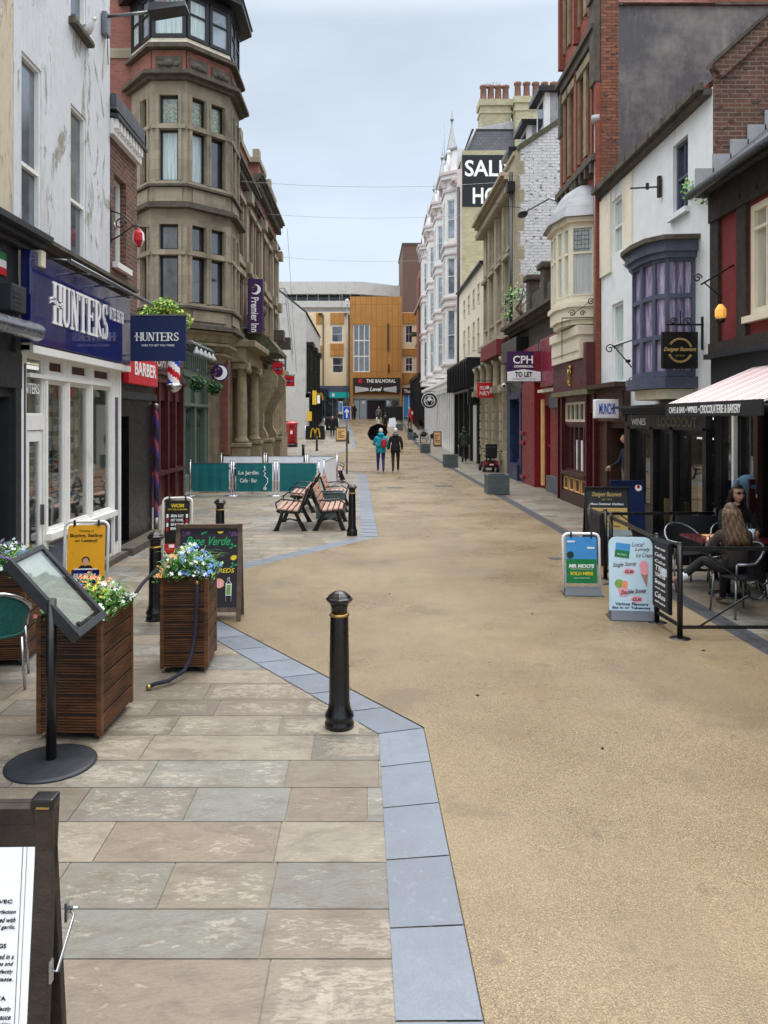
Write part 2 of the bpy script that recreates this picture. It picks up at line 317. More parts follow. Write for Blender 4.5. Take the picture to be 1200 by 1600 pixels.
# ------------------------------------------------------------------ mesh helpers
UP = Vector((0, 0, 1))
class MB:
    def __init__(s, mat='white_paint', T=None):
        s.bm = bmesh.new(); s.mats = [mat]; s.cur = 0; s.T = T or Matrix(); s.cl = None
    def mat(s, n):
        if n not in s.mats: s.mats.append(n)
        s.cur = s.mats.index(n); return s
    def face(s, pts, col=None):
        if col and s.cl is None: s.cl = s.bm.loops.layers.float_color.new('Col')
        vs = [s.bm.verts.new(s.T @ Vector(p)) for p in pts]
        try: f = s.bm.faces.new(vs)
        except ValueError: return None
        f.material_index = s.cur
        if col:
            for l in f.loops: l[s.cl] = col
        return f
    def hull8(s, p):   # p: 8 points bottom 4 (ccw) top 4
        v = [s.bm.verts.new(s.T @ Vector(q)) for q in p]
        for a in ((3, 2, 1, 0), (4, 5, 6, 7), (0, 1, 5, 4), (1, 2, 6, 5), (2, 3, 7, 6), (3, 0, 4, 7)):
            f = s.bm.faces.new([v[i] for i in a]); f.material_index = s.cur
        return v
    def box(s, x0, x1, y0, y1, z0, z1, bev=0):
        if bev > 0:
            b = min(bev, (x1-x0)*.45, (y1-y0)*.45, (z1-z0)*.45); 
            t = bmesh.new(); bmesh.ops.create_cube(t, size=1)
            for v in t.verts: v.co = Vector(((x0+x1)/2+v.co.x*(x1-x0), (y0+y1)/2+v.co.y*(y1-y0), (z0+z1)/2+v.co.z*(z1-z0)))
            bmesh.ops.bevel(t, geom=t.edges[:], offset=abs(b), segments=2, affect='EDGES', profile=.6)
            s.merge(t); t.free(); return
        s.hull8([(x0, y0, z0), (x1, y0, z0), (x1, y1, z0), (x0, y1, z0), (x0, y0, z1), (x1, y0, z1), (x1, y1, z1), (x0, y1, z1)])
    def merge(s, t, X=None):
        mp = {}
        for v in t.verts:
            c = X @ v.co if X else v.co
            mp[v.index] = s.bm.verts.new(s.T @ c)
        t.verts.index_update()
        for f in t.faces:
            try:
                g = s.bm.faces.new([mp[v.index] for v in f.verts]); g.material_index = s.cur; g.smooth = f.smooth
            except ValueError: pass
    def mesh(s, me, X):
        vs = [s.bm.verts.new(s.T @ (X @ v.co)) for v in me.vertices]
        for p in me.polygons:
            try:
                f = s.bm.faces.new([vs[i] for i in p.vertices]); f.material_index = s.cur; f.smooth = p.use_smooth
            except ValueError: pass
    def bar(s, a, b, w=.02, d=None):    # square bar between two points
        a = Vector(a); b = Vector(b); d = d or w; z = (b-a).normalized()
        x = z.cross(UP if abs(z.z) < .9 else Vector((0, 1, 0))).normalized(); y = z.cross(x)
        q = [x*(-w/2)+y*(-d/2), x*(w/2)+y*(-d/2), x*(w/2)+y*(d/2), x*(-w/2)+y*(d/2)]
        s.hull8([a+i for i in q]+[b+i for i in q])
    def cyl(s, a, b, r0, r1=None, n=12, smooth=True):
        r1 = r0 if r1 is None else r1; s.tube([a, b], [r0, r1], n, smooth)
    def tube(s, pts, r, n=8, smooth=True, caps=True):
        pts = [Vector(p) for p in pts]
        if not isinstance(r, (list, tuple)): r = [r]*len(pts)
        rings = []; px = None
        for i, p in enumerate(pts):
            d = (pts[min(i+1, len(pts)-1)]-pts[max(i-1, 0)]).normalized()
            if px is None: x = d.cross(UP if abs(d.z) < .9 else Vector((0, 1, 0))).normalized()
            else: x = (px-d*px.dot(d)).normalized()
            px = x; y = d.cross(x)
            rings.append([s.bm.verts.new(s.T @ (p+(x*math.cos(t)+y*math.sin(t))*r[i])) for t in [2*math.pi*k/n for k in range(n)]])
        for a, b in zip(rings, rings[1:]):
            for k in range(n):
                f = s.bm.faces.new((a[k], a[(k+1) % n], b[(k+1) % n], b[k])); f.material_index = s.cur; f.smooth = smooth
        if caps:
            for g in (rings[0][::-1], rings[-1]):
                f = s.bm.faces.new(g); f.material_index = s.cur
    def lathe(s, c, prof, n=24, smooth=True, sharp=()):
        c = Vector(c); rings = []
        for r, z in prof:
            rings.append([s.bm.verts.new(s.T @ (c+Vector((r*math.cos(2*math.pi*k/n), r*math.sin(2*math.pi*k/n), z)))) for k in range(n)])
        for a, b in zip(rings, rings[1:]):
            for k in range(n):
                f = s.bm.faces.new((a[k], a[(k+1) % n], b[(k+1) % n], b[k])); f.material_index = s.cur; f.smooth = smooth
        f = s.bm.faces.new(rings[0][::-1]); f.material_index = s.cur; f = s.bm.faces.new(rings[-1]); f.material_index = s.cur
    def ball(s, c, r, n=12, sq=(1, 1, 1), rot=None):
        t = bmesh.new(); bmesh.ops.create_uvsphere(t, u_segments=n, v_segments=max(6, n*2//3), radius=1)
        for f in t.faces: f.smooth = True
        X = Matrix.Translation(c) @ (rot or Matrix()) @ Matrix.Diagonal((r*sq[0], r*sq[1], r*sq[2], 1)); t.verts.index_update()
        s.merge(t, X); t.free()
    def prism(s, poly, z0, z1, top=None):   # plan polygon extruded in z ; top: other polygon
        top = top or poly; n = len(poly)
        a = [s.bm.verts.new(s.T @ Vector((p[0], p[1], z0))) for p in poly]; b = [s.bm.verts.new(s.T @ Vector((p[0], p[1], z1))) for p in top]
        for k in range(n):
            f = s.bm.faces.new((a[k], a[(k+1) % n], b[(k+1) % n], b[k])); f.material_index = s.cur
        f = s.bm.faces.new(a[::-1]); f.material_index = s.cur; f = s.bm.faces.new(b); f.material_index = s.cur
    def plate(s, poly, X, th):        # 2D outline in local xy of X, extruded along local z
        n = len(poly)
        a = [s.bm.verts.new(s.T @ (X @ Vector((p[0], p[1], 0)))) for p in poly]; b = [s.bm.verts.new(s.T @ (X @ Vector((p[0], p[1], th)))) for p in poly]
        for k in range(n):
            f = s.bm.faces.new((a[k], a[(k+1) % n], b[(k+1) % n], b[k])); f.material_index = s.cur
        f = s.bm.faces.new(a[::-1]); f.material_index = s.cur; f = s.bm.faces.new(b); f.material_index = s.cur
    def disc(s, X, r, th=.01, n=28, ry=None):
        s.plate([(r*math.cos(2*math.pi*k/n), (ry or r)*math.sin(2*math.pi*k/n)) for k in range(n)], X, th)
    def text(s, body, X, size=.1, width=None, shear=0, bold=0, th=.004, height=None):
        me = textmesh(body, shear, bold, th/size)
        xs = [v.co.x for v in me.vertices]; ys = [v.co.y for v in me.vertices]
        if not xs: return
        k = size; kx = k if width is None else width/(max(xs)-min(xs))
        if height: k = height/(max(ys)-min(ys)); kx = k if width is None else kx
        S = Matrix.Diagonal((kx, k, size, 1)) @ Matrix.Translation((-(max(xs)+min(xs))/2, -(max(ys)+min(ys))/2, 0))
        s.mesh(me, X @ S)
_tm = {}
def textmesh(body, shear, bold, th):
    key = (body, shear, bold, round(th, 3))
    if key in _tm: return _tm[key]
    cu = bpy.data.curves.new('t', 'FONT'); cu.body = body; cu.shear = shear; cu.offset = bold; cu.extrude = th/2; cu.resolution_u = 3
    ob = bpy.data.objects.new('t', cu); me = bpy.data.meshes.new_from_object(ob)
    bpy.data.objects.remove(ob); _tm[key] = me; return me
def XF(origin, right, up=UP):      # local x->right, y->up, z->right x up (towards the reader)
    r = Vector(right).normalized(); u = Vector(up).normalized(); n = r.cross(u)
    return Matrix.Translation(origin) @ Matrix((r, u, n)).transposed().to_4x4()
FACE_S = lambda x, y, z: XF((x, y, z), (1, 0, 0))        # reads facing the camera (-Y)
FACE_L = lambda x, y, z: XF((x, y, z), (0, 1, 0))        # on the left row, facing +X
FACE_R = lambda x, y, z: XF((x, y, z), (0, -1, 0))       # on the right row, facing -X
def worldloc(o):
    p = Vector((0, 0, 0))
    while o: p += o.location; o = o.parent
    return p
def obj(name, mb, parent=None, loc=None, recalc=True, smooth=None):
    bm = mb.bm
    if recalc: bmesh.ops.recalc_face_normals(bm, faces=bm.faces[:])
    uv = bm.loops.layers.uv.new('UVMap')
    for f in bm.faces:
        n = f.normal; ax = max(range(3), key=lambda i: abs(n[i]))
        for l in f.loops:
            c = l.vert.co
            l[uv].uv = (c.y, c.z) if ax == 0 else (c.x, c.z) if ax == 1 else (c.x, c.y)
    me = bpy.data.meshes.new(name)
    off = worldloc(parent) if parent else Vector(loc or (0, 0, 0))
    if parent is None and loc is None:
        if bm.verts:
            xs = [v.co.x for v in bm.verts]; ys = [v.co.y for v in bm.verts]; off = Vector(((min(xs)+max(xs))/2, (min(ys)+max(ys))/2, min(v.co.z for v in bm.verts)))
    if off.length: bmesh.ops.translate(bm, verts=bm.verts, vec=-off)
    bm.to_mesh(me); bm.free()
    for m in mb.mats: me.materials.append(M[m])
    o = bpy.data.objects.new(name, me); COL.objects.link(o)
    if parent: o.parent = parent
    else: o.location = off
    return o
def tag(o, label, cat, group=None):
    o['label'] = label; o['category'] = cat
    if group: o['group'] = group
    return o
def thing(name, label, cat, loc=(0, 0, 0), group=None):
    o = bpy.data.objects.new(name, None); COL.objects.link(o); o.location = loc; o.empty_display_size = .3
    return tag(o, label, cat, group)
def struct(o): o['kind'] = 'structure'; return o
def dup(root, loc, rotz=0, label=None, group=None, scale=None):
    def cp(o, par):
        c = o.copy(); COL.objects.link(c)
        if par: c.parent = par
        for ch in list(o.children): cp(ch, c)
        return c
    c = cp(root, None); c.location = loc; c.rotation_euler = (0, 0, rotz)
    if scale: c.scale = (scale,)*3
    if label: c['label'] = label
    if group: c['group'] = group
    return c
def gz(y): return 0 if y < 50 else 2.25*((min(y, 88)-50)/38)**1.4

# ------------------------------------------------------------------ facade helpers
def FR(X): return Matrix(((0, -1, 0, X), (1, 0, 0, 0), (0, 0, 1, 0), (0, 0, 0, 1)))   # u=Y, n=-X
def FL(X): return Matrix(((0, 1, 0, X), (1, 0, 0, 0), (0, 0, 1, 0), (0, 0, 0, 1)))
def FS(Y): return Matrix(((1, 0, 0, 0), (0, -1, 0, Y), (0, 0, 1, 0), (0, 0, 0, 1)))   # u=X, n=-Y
def FE(p, q):   # face from plan point p to q; n = left-hand normal pointing toward street side given order
    p = Vector((p[0], p[1])); q = Vector((q[0], q[1])); u = (q-p).normalized(); n = Vector((u.y, -u.x))
    return Matrix(((u.x, n.x, 0, p.x), (u.y, n.y, 0, p.y), (0, 0, 1, 0), (0, 0, 0, 1)))
def wallsheet(mb, u0, u1, z0, z1, ops, dep=.2):
    us = sorted({u0, u1, *[min(max(a, u0), u1) for o in ops for a in o[:2]]}); zs = sorted({z0, z1, *[min(max(a, z0), z1) for o in ops for a in o[2:4]]})
    for a, b in zip(us, us[1:]):
        for c, d in zip(zs, zs[1:]):
            mu, mz = (a+b)/2, (c+d)/2
            if any(o[0] < mu < o[1] and o[2] < mz < o[3] for o in ops): continue
            mb.face([(a, 0, c), (b, 0, c), (b, 0, d), (a, 0, d)])
    for o in ops:
        a, b, c, d = o[:4]
        mb.face([(a, 0, c), (a, -dep, c), (a, -dep, d), (a, 0, d)]); mb.face([(b, 0, c), (b, -dep, c), (b, -dep, d), (b, 0, d)])
        mb.face([(a, 0, c), (b, 0, c), (b, -dep, c), (a, -dep, c)]); mb.face([(a, 0, d), (b, 0, d), (b, -dep, d), (a, -dep, d)])
def win(par, F, o, dep=.2, fw=.06, nv=0, nh=1, fm='white_paint', gm='glass', sill=None, name='window', hs=None, bw=.035):
    a, b, c, d = o[:4]; mb = MB(fm, F)
    n0, n1 = -dep+.02, -dep+.09
    mb.box(a, a+fw, n0, n1, c, d); mb.box(b-fw, b, n0, n1, c, d); mb.box(a+fw, b-fw, n0, n1, c, c+fw); mb.box(a+fw, b-fw, n0, n1, d-fw, d)
    for i in range(nv):
        u = a+(b-a)*(i+1)/(nv+1); mb.box(u-bw/2, u+bw/2, n0, n1-.012, c+fw, d-fw)
    hs = hs if hs is not None else [(i+1)/(nh+1) for i in range(nh)]
    for h in hs:
        z = c+(d-c)*h; mb.box(a+fw, b-fw, n0, n1-.006, z-bw*.7, z+bw*.7)
    w_ = obj(name, mb, par)
    g = MB(gm, F); g.box(a+.002, b-.002, -dep-.03, -dep+.03, c+.002, d-.002); obj('pane', g, w_)
    if sill:
        s = MB(sill, F); s.box(a-.08, b+.08, -.01, .09, c-.1, c-.003); obj('sill', s, w_)
    return w_
def shell(mb, side, X, Y0, Y1, z0, H, depth, ops, mat, smat=None, dep=.2, nearops=None, roofslope=None):
    """closed body: street front with openings, near gable, far gable, back, flat top"""
    s = 1 if side == 'R' else -1; xb = X+s*depth
    mb.mat(mat); T0 = mb.T; mb.T = FR(X) if s > 0 else FL(X); wallsheet(mb, Y0, Y1, z0, H, ops, dep); mb.T = T0
    mb.mat(smat or mat)
    for y in (Y0, Y1):
        mb.face([(X, y, z0), (xb, y, z0), (xb, y, H), (X, y, H)])
    mb.face([(xb, Y0, z0), (xb, Y1, z0), (xb, Y1, H), (xb, Y0, H)]); mb.face([(X, Y0, H), (xb, Y0, H), (xb, Y1, H), (X, Y1, H)]); mb.mat(mat)
def strip(mb, F, u0, u1, z0, z1, n1, n0=-.005):
    T0 = mb.T; mb.T = F; mb.box(u0, u1, n0, n1, z0, z1); mb.T = T0
def cornice(mb, F, u0, u1, z, h, out, steps=3):
    T0 = mb.T; mb.T = F
    for i in range(steps):
        mb.box(u0-(.001*i), u1+(.001*i), -.006, out*(i+1)/steps, z+h*i/steps, z+h*(i+1)/steps-(.0 if i == steps-1 else .002))
    mb.T = T0
# ================================================================== GROUND
def ysteps(a, b): 
    r = []; y = a
    while y < b: r.append(y); y += .5 if y < 50 else 1.5
    return r+[b]
EDGE = [(.46, .6), (.44, 2.857), (.42, 5.57), (-1.78, 8.75), (-1.9, 11.34), (.24, 14.6), (.02, 31), (-.76, 32.9), (-2.75, 40), (-2.85, 47), (-.7, 56), (-1.25, 72), (-2.2, 87)]
def edge_x(y):
    for (x0, y0), (x1, y1) in zip(EDGE, EDGE[1:]):
        if y0 <= y <= y1: return x0+(x1-x0)*(y-y0)/(y1-y0)
    return EDGE[-1][0] if y > EDGE[-1][1] else EDGE[0][0]
g = MB('mortar')
ys = [-40, 0]+ysteps(1, 90)+[120, 260]
for a, b in zip(ys, ys[1:]): g.face([(-120, a, gz(a)-.004), (120, a, gz(a)-.004), (120, b, gz(b)-.004), (-120, b, gz(b)-.004)])
struct(obj('ground', g, loc=(0, 0, 0), recalc=False))
rd = MB('resin_road')
yy = sorted(set(ysteps(.6, 89)+[p[1] for p in EDGE if p[1] > .6]))
for a, b in zip(yy, yy[1:]):
    rd.face([(edge_x(a), a, gz(a)+.018), (3.8, a, gz(a)+.018), (3.8, b, gz(b)+.018), (edge_x(b), b, gz(b)+.018)])
struct(obj('road', rd, loc=(0, 0, 0), recalc=False))
# kerb flags along the road edge
kb = MB('kerb_granite')
def offs(i, d):
    p = Vector(EDGE[i]); n = Vector((0, 0))
    if i > 0: t = (p-Vector(EDGE[i-1])).normalized(); n += Vector((-t.y, t.x))
    if i < len(EDGE)-1: t = (Vector(EDGE[i+1])-p).normalized(); n += Vector((-t.y, t.x))
    n.normalize()
    if 0 < i < len(EDGE)-1:
        t = (Vector(EDGE[i+1])-p).normalized(); n = n/max(.4, n.dot(Vector((-t.y, t.x))))
    return p+n*d
for i in range(len(EDGE)-1):
    a0, a1 = Vector(EDGE[i]), Vector(EDGE[i+1]); b0, b1 = offs(i, .33), offs(i+1, .33)
    L = (a1-a0).length; n = max(1, round(L/.5))
    for k in range(n):
        t0, t1 = k/n+.002, (k+1)/n-.004/L*1.2
        c = random.uniform(.8, 1.12); col = sc4(srgb(116, 124, 134), c)
        q = [a0.lerp(a1, t0), a0.lerp(a1, t1), b0.lerp(b1, t1), b0.lerp(b1, t0)]
        for j in (0, 1): q[j] = q[j].lerp(q[3-j], .015)
        kb.face([(p.x, p.y, gz(p.y)+.012) for p in q], col)
struct(obj('kerb', kb, loc=(0, 0, 0), recalc=False))
PALS = [(134, 125, 109), (142, 133, 116), (127, 126, 117), (147, 138, 120), (122, 113, 99), (129, 130, 123), (133, 121, 105), (140, 130, 113), (120, 116, 106), (130, 119, 104), (132, 128, 117)]
def slabs(mb, xa, xb, y0, y1, rowh=(.32, .42), seed=3, bias=None):
    rn = random.Random(seed); y = y0
    while y < y1:
        h = rn.uniform(*rowh); x = xa-rn.uniform(0, .8); X1 = xb
        while x < X1:
            w_ = rn.choice([.5, .6, .75, .9, 1.1])*rn.uniform(.85, 1.15)
            c = sc4(srgb(*rn.choice(PALS)), rn.uniform(.8, 1.06)*(.9 if y < 3.6 else 1))
            a, b = max(x, xa), min(x+w_-.006, X1)
            if b > a+.02:
                yb = y+h-.006
                lo = c[:3]+(0,); hi = c[:3]+(rn.uniform(.35, 1),)
                o4_ = [(a, y, gz(y)+.006), (b, y, gz(y)+.006), (b, yb, gz(yb)+.006), (a, yb, gz(yb)+.006)]
                if y > 24 or b-a < .3: mb.face(o4_, hi)
                else:
                    e_ = rn.uniform(.05, .1); i4 = [(a+e_, y+e_, .006), (b-e_, y+e_, .006), (b-e_, yb-e_, .006), (a+e_, yb-e_, .006)]
                    for k in range(4):
                        f = mb.face([o4_[k], o4_[(k+1) % 4], i4[(k+1) % 4], i4[k]], lo)
                        for l, cc in zip(f.loops, (lo, lo, hi, hi)): l[mb.cl] = cc
                    mb.face(i4, hi)
            x += w_
        y += h
sb = MB('york_slabs'); slabs(sb, -6.3, .3, .6, 89, seed=5)
struct(obj('pavement', sb, loc=(0, 0, 0), recalc=False))
sb = MB('york_slabs'); slabs(sb, 4.06, 6.2, .6, 89, seed=8)
struct(obj('pavement', sb, loc=(0, 0, 0), recalc=False))
ch = MB('dark_setts'); y = 1.0
while y < 88:
    ch.face([(3.8, y, gz(y)+.012), (3.925, y, gz(y)+.012), (3.925, y+.19, gz(y+.19)+.012), (3.8, y+.19, gz(y+.19)+.012)])
    ch.face([(3.932, y+.06, gz(y)+.012), (4.055, y+.06, gz(y)+.012), (4.055, y+.25, gz(y+.19)+.012), (3.932, y+.25, gz(y+.19)+.012)]); y += .198
struct(obj('drain_channel', ch, loc=(0, 0, 0), recalc=False))
# small covers let into the road
for x, y, s in ((3.05, 12.3, .12), (.95, 25, .25), (2.6, 25.6, .3)):
    c = MB('dark_setts'); c.box(x-s, x+s, y-s*.8, y+s*.8, .0, .022); struct(obj('road', c))

# ================================================================== LEFT ROW
# --- L0 buff plaster house over the grey cafe front
def house(name, label, x, y, z=0): return thing(name, label, 'building', (x, y, z))
B = house('plaster_house', 'weathered buff plaster building over a dark grey cafe front at the left edge', -7, 6)
m = MB('peeling_buff'); ops = [(5.6, 6.5, 4.9, 7.6)]
shell(m, 'L', -4.2, 2.0, 9.14, 3.9, 14, 6, ops, 'peeling_buff'); obj('wall', m, B)
win(B, FL(-4.2), ops[0], nv=1, sill='weathered_stone')
m = MB('charcoal_paint'); sops = [(7.3, 8.62, .12, 2.5), (3, 7.1, .6, 2.5)]
shell(m, 'L', -4.0, 2.0, 8.84, 0, 4.2, 5.5, sops, 'charcoal_paint', dep=.35)
for u in (7.2, 8.73): strip(m, FL(-4.0), u-.07, u+.07, 0, 3.2, .05)
strip(m, FL(-4), 2, 8.8, 2.6, 3.0, .06); cornice(m, FL(-4.0), 2, 9.1, 4.2, .2, .3)
obj('shop_front', m, B)
m = MB('cream_paint'); strip(m, FL(-4.0), 8.86, 8.94, 3.05, 4.2, .12); obj('pilaster', m, B)
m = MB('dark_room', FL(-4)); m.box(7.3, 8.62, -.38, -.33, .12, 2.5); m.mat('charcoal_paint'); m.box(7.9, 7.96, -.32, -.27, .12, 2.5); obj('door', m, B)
m = MB('glass', FL(-4)); m.box(3, 7.1, -.38, -.33, .6, 2.5); obj('window', m, B)
m = MB('grey_plastic', FL(-4)); 
for i in range(5): m.box(7.3, 8.62, -.3+.004*i, -.25, 2.5-.07*(i+1), 2.5-.07*i-.008)
obj('roller_shutter', m, B)
m = MB('chrome'); m.cyl((-3.76, 5.2, 3.24), (-3.76, 8.78, 3.24), .1, .1, 16); m.ball((-3.76, 8.78, 3.24), .1, 12, (1, .6, 1)); m.mat('steel'); m.box(-4.0, -3.74, 8.5, 8.56, 3.2, 3.3); obj('awning_cassette', m, B)
m = MB('charcoal_paint', FL(-4)); m.box(8.25, 8.6, .01, .2, 3.42, 3.72, .02); m.mat('rubber')
for i in range(4): m.box(8.28, 8.46, .2, .206, 3.47+i*.05, 3.49+i*.05)
obj('air_vent', m, B)
m = MB('green_print', FL(-4)); m.box(8.28, 8.5, .012, .02, 4.0, 4.08); m.mat('sign_white'); m.box(8.28, 8.5, .012, .02, 3.915, 3.997); m.mat('sign_red'); m.box(8.28, 8.5, .012, .02, 3.83, 3.912); obj('tricolour_sign', m, B)
# --- L1 peeling white house with the estate agent's shop
B = house('peeling_white_house', 'tall peeling white rendered building above the navy blue shop sign', -7, 10.8)
F = FL(-4.2); ops = [(9.36, 9.94, 4.42, 6.75), (10.92, 11.52, 4.42, 6.75), (9.36, 9.94, 7.95, 10), (10.92, 11.52, 7.95, 10)]
m = MB('peeling_white'); shell(m, 'L', -4.2, 9.15, 12.59, 3.9, 14, 6, ops, 'peeling_white', dep=.11); obj('wall', m, B)
for o in ops: win(B, F, o, dep=.11, nv=0, hs=[.42], fw=.04, gm='glass_old', sill='weathered_stone')
m = MB('weathered_stone'); cornice(m, FL(-4.0), 8.98, 12.7, 4.24, .15, .25); m.mat('cream_paint'); m.T = FL(-4); m.box(8.99, 9.12, .0, .2, 4.04, 4.235, .01); obj('cornice', m, B)
X0 = -4.0; F = FL(X0)
m = MB('white_paint')
wo = [(9.05, 9.54, 2.3, 3.0), (9.07, 9.52, .1, 2.12), (9.64, 10.22, .85, 2.72), (10.38, 11.1, .85, 2.72), (11.24, 12.06, .85, 2.72), (9.7, 10.18, 2.84, 3.0), (10.44, 11.04, 2.84, 3.0), (11.3, 12.0, 2.84, 3.0)]
shell(m, 'L', X0, 8.85, 12.54, 0, 3.9, 5, wo, 'white_paint', dep=.06)
for u in (8.9, 9.59, 10.3, 11.17, 12.14, 12.45): strip(m, F, u-.03, u+.03, .0, 3.02, .02)
strip(m, F, 9.55, 12.1, .74, .82, .09); strip(m, F, 8.86, 12.54, 3.02, 3.11, .16); strip(m, F, 9.06, 12.0, 2.75, 2.8, .035)
m.mat('weathered_stone'); strip(m, F, 9.55, 12.54, 0, .1, .12)
obj('shop_front', m, B)
for a, b, c, d in ((9.68, 10.18, .16, .68), (10.4, 11.04, .16, .68), (11.26, 12.0, .16, .68), (8.955, 8.99, .3, 2.9), (12.24, 12.33, .3, 2.6)):
    m = MB('slate_paint', F); m.box(a, b, .004, .02, c, d); obj('panel', m, B)
m = MB('white_paint', F); a, b = 9.08, 9.51
m.box(a, a+.07, -.058, -.015, .1, 2.11); m.box(b-.07, b, -.058, -.015, .1, 2.11); m.box(a+.07, b-.07, -.058, -.015, 1.98, 2.11); m.box(a+.07, b-.07, -.058, -.015, .1, .66)
d_ = obj('door', m, B); m = MB('shop_glass', F); m.box(a+.07, b-.07, -.045, -.038, .66, 1.98); obj('pane', m, d_)
m = MB('slate_paint', F); m.box(a+.08, b-.08, -.0149, -.01, .16, .42); obj('panel', m, d_); m = MB('steel', F); m.box(b-.05, b-.03, -.014, .03, .95, 1.2); obj('handle', m, d_); m = MB('steel', F); m.box(9.2, 9.34, -.0149, -.008, .52, .6); obj('letter_flap', m, d_)
for i, o in enumerate(wo[2:5]+[wo[0]]+wo[5:]):
    m = MB('white_paint', F); a, b, c, d = o; k = .025
    m.box(a, a+k, -.055, -.02, c, d); m.box(b-k, b, -.055, -.02, c, d); m.box(a+k, b-k, -.055, -.02, c, c+k); m.box(a+k, b-k, -.055, -.02, d-k, d)
    w_ = obj('window', m, B); m = MB('shop_glass' if i < 4 else 'dark_red_wood', F); m.box(a+.001, b-.001, -.05, -.042, c+.001, d-.001); obj('pane', m, w_)
    if i == 3: m = MB('letter_white'); m.text('NTERS', FACE_L(X0-.035, 9.28, 2.62), .16, width=.4, height=.13, bold=.01); obj('lettering', m, w_)
m = MB('grey_render'); m.box(-5.6, -5.55, 8.9, 12.5, .1, 3.2); m.mat('olive_paint'); m.box(-5.6, -4.15, 8.9, 12.5, .05, .1); m.mat('cream_paint'); m.box(-5.5, -4.2, 8.9, 12.5, 3.05, 3.1); obj('interior', m, B)
m = MB('sign_white'); rn = random.Random(4)
for u in [9.7+i*.2 for i in range(11)]:
    for z in [1.0+j*.27 for j in range(6)]:
        if rn.random() < .85: m.mat(rn.choice(['sign_white', 'sign_white', 'ice_print', 'cream_paint'])); m.T = F; m.box(u, u+.15, -.45, -.44, z, z+.2)
        if rn.random() < .6: m.mat(rn.choice(['sky_print', 'green_print', 'navy_board'])); m.box(u+.02, u+.13, -.438, -.435, z+.09, z+.18)
m.mat('steel')
for u in [9.7+i*.2+.175 for i in range(11)]: m.box(u, u+.006, -.46, -.45, .8, 2.8)
obj('window_display', m, B)
m = MB('strip_light', F); m.box(9.7, 11.9, -.9, -.8, 2.98, 3.02); obj('ceiling_light', m, B)
# main fascia sign
SG = thing('fascia_sign', 'long glossy navy fascia sign with white serif lettering over the white shop', 'sign', (-3.85, 10.65, 3.13))
m = MB('navy_gloss', FL(-3.84)); m.box(8.8, 12.52, -.12, 0, 3.13, 4.2, .015); obj('board', m, SG)
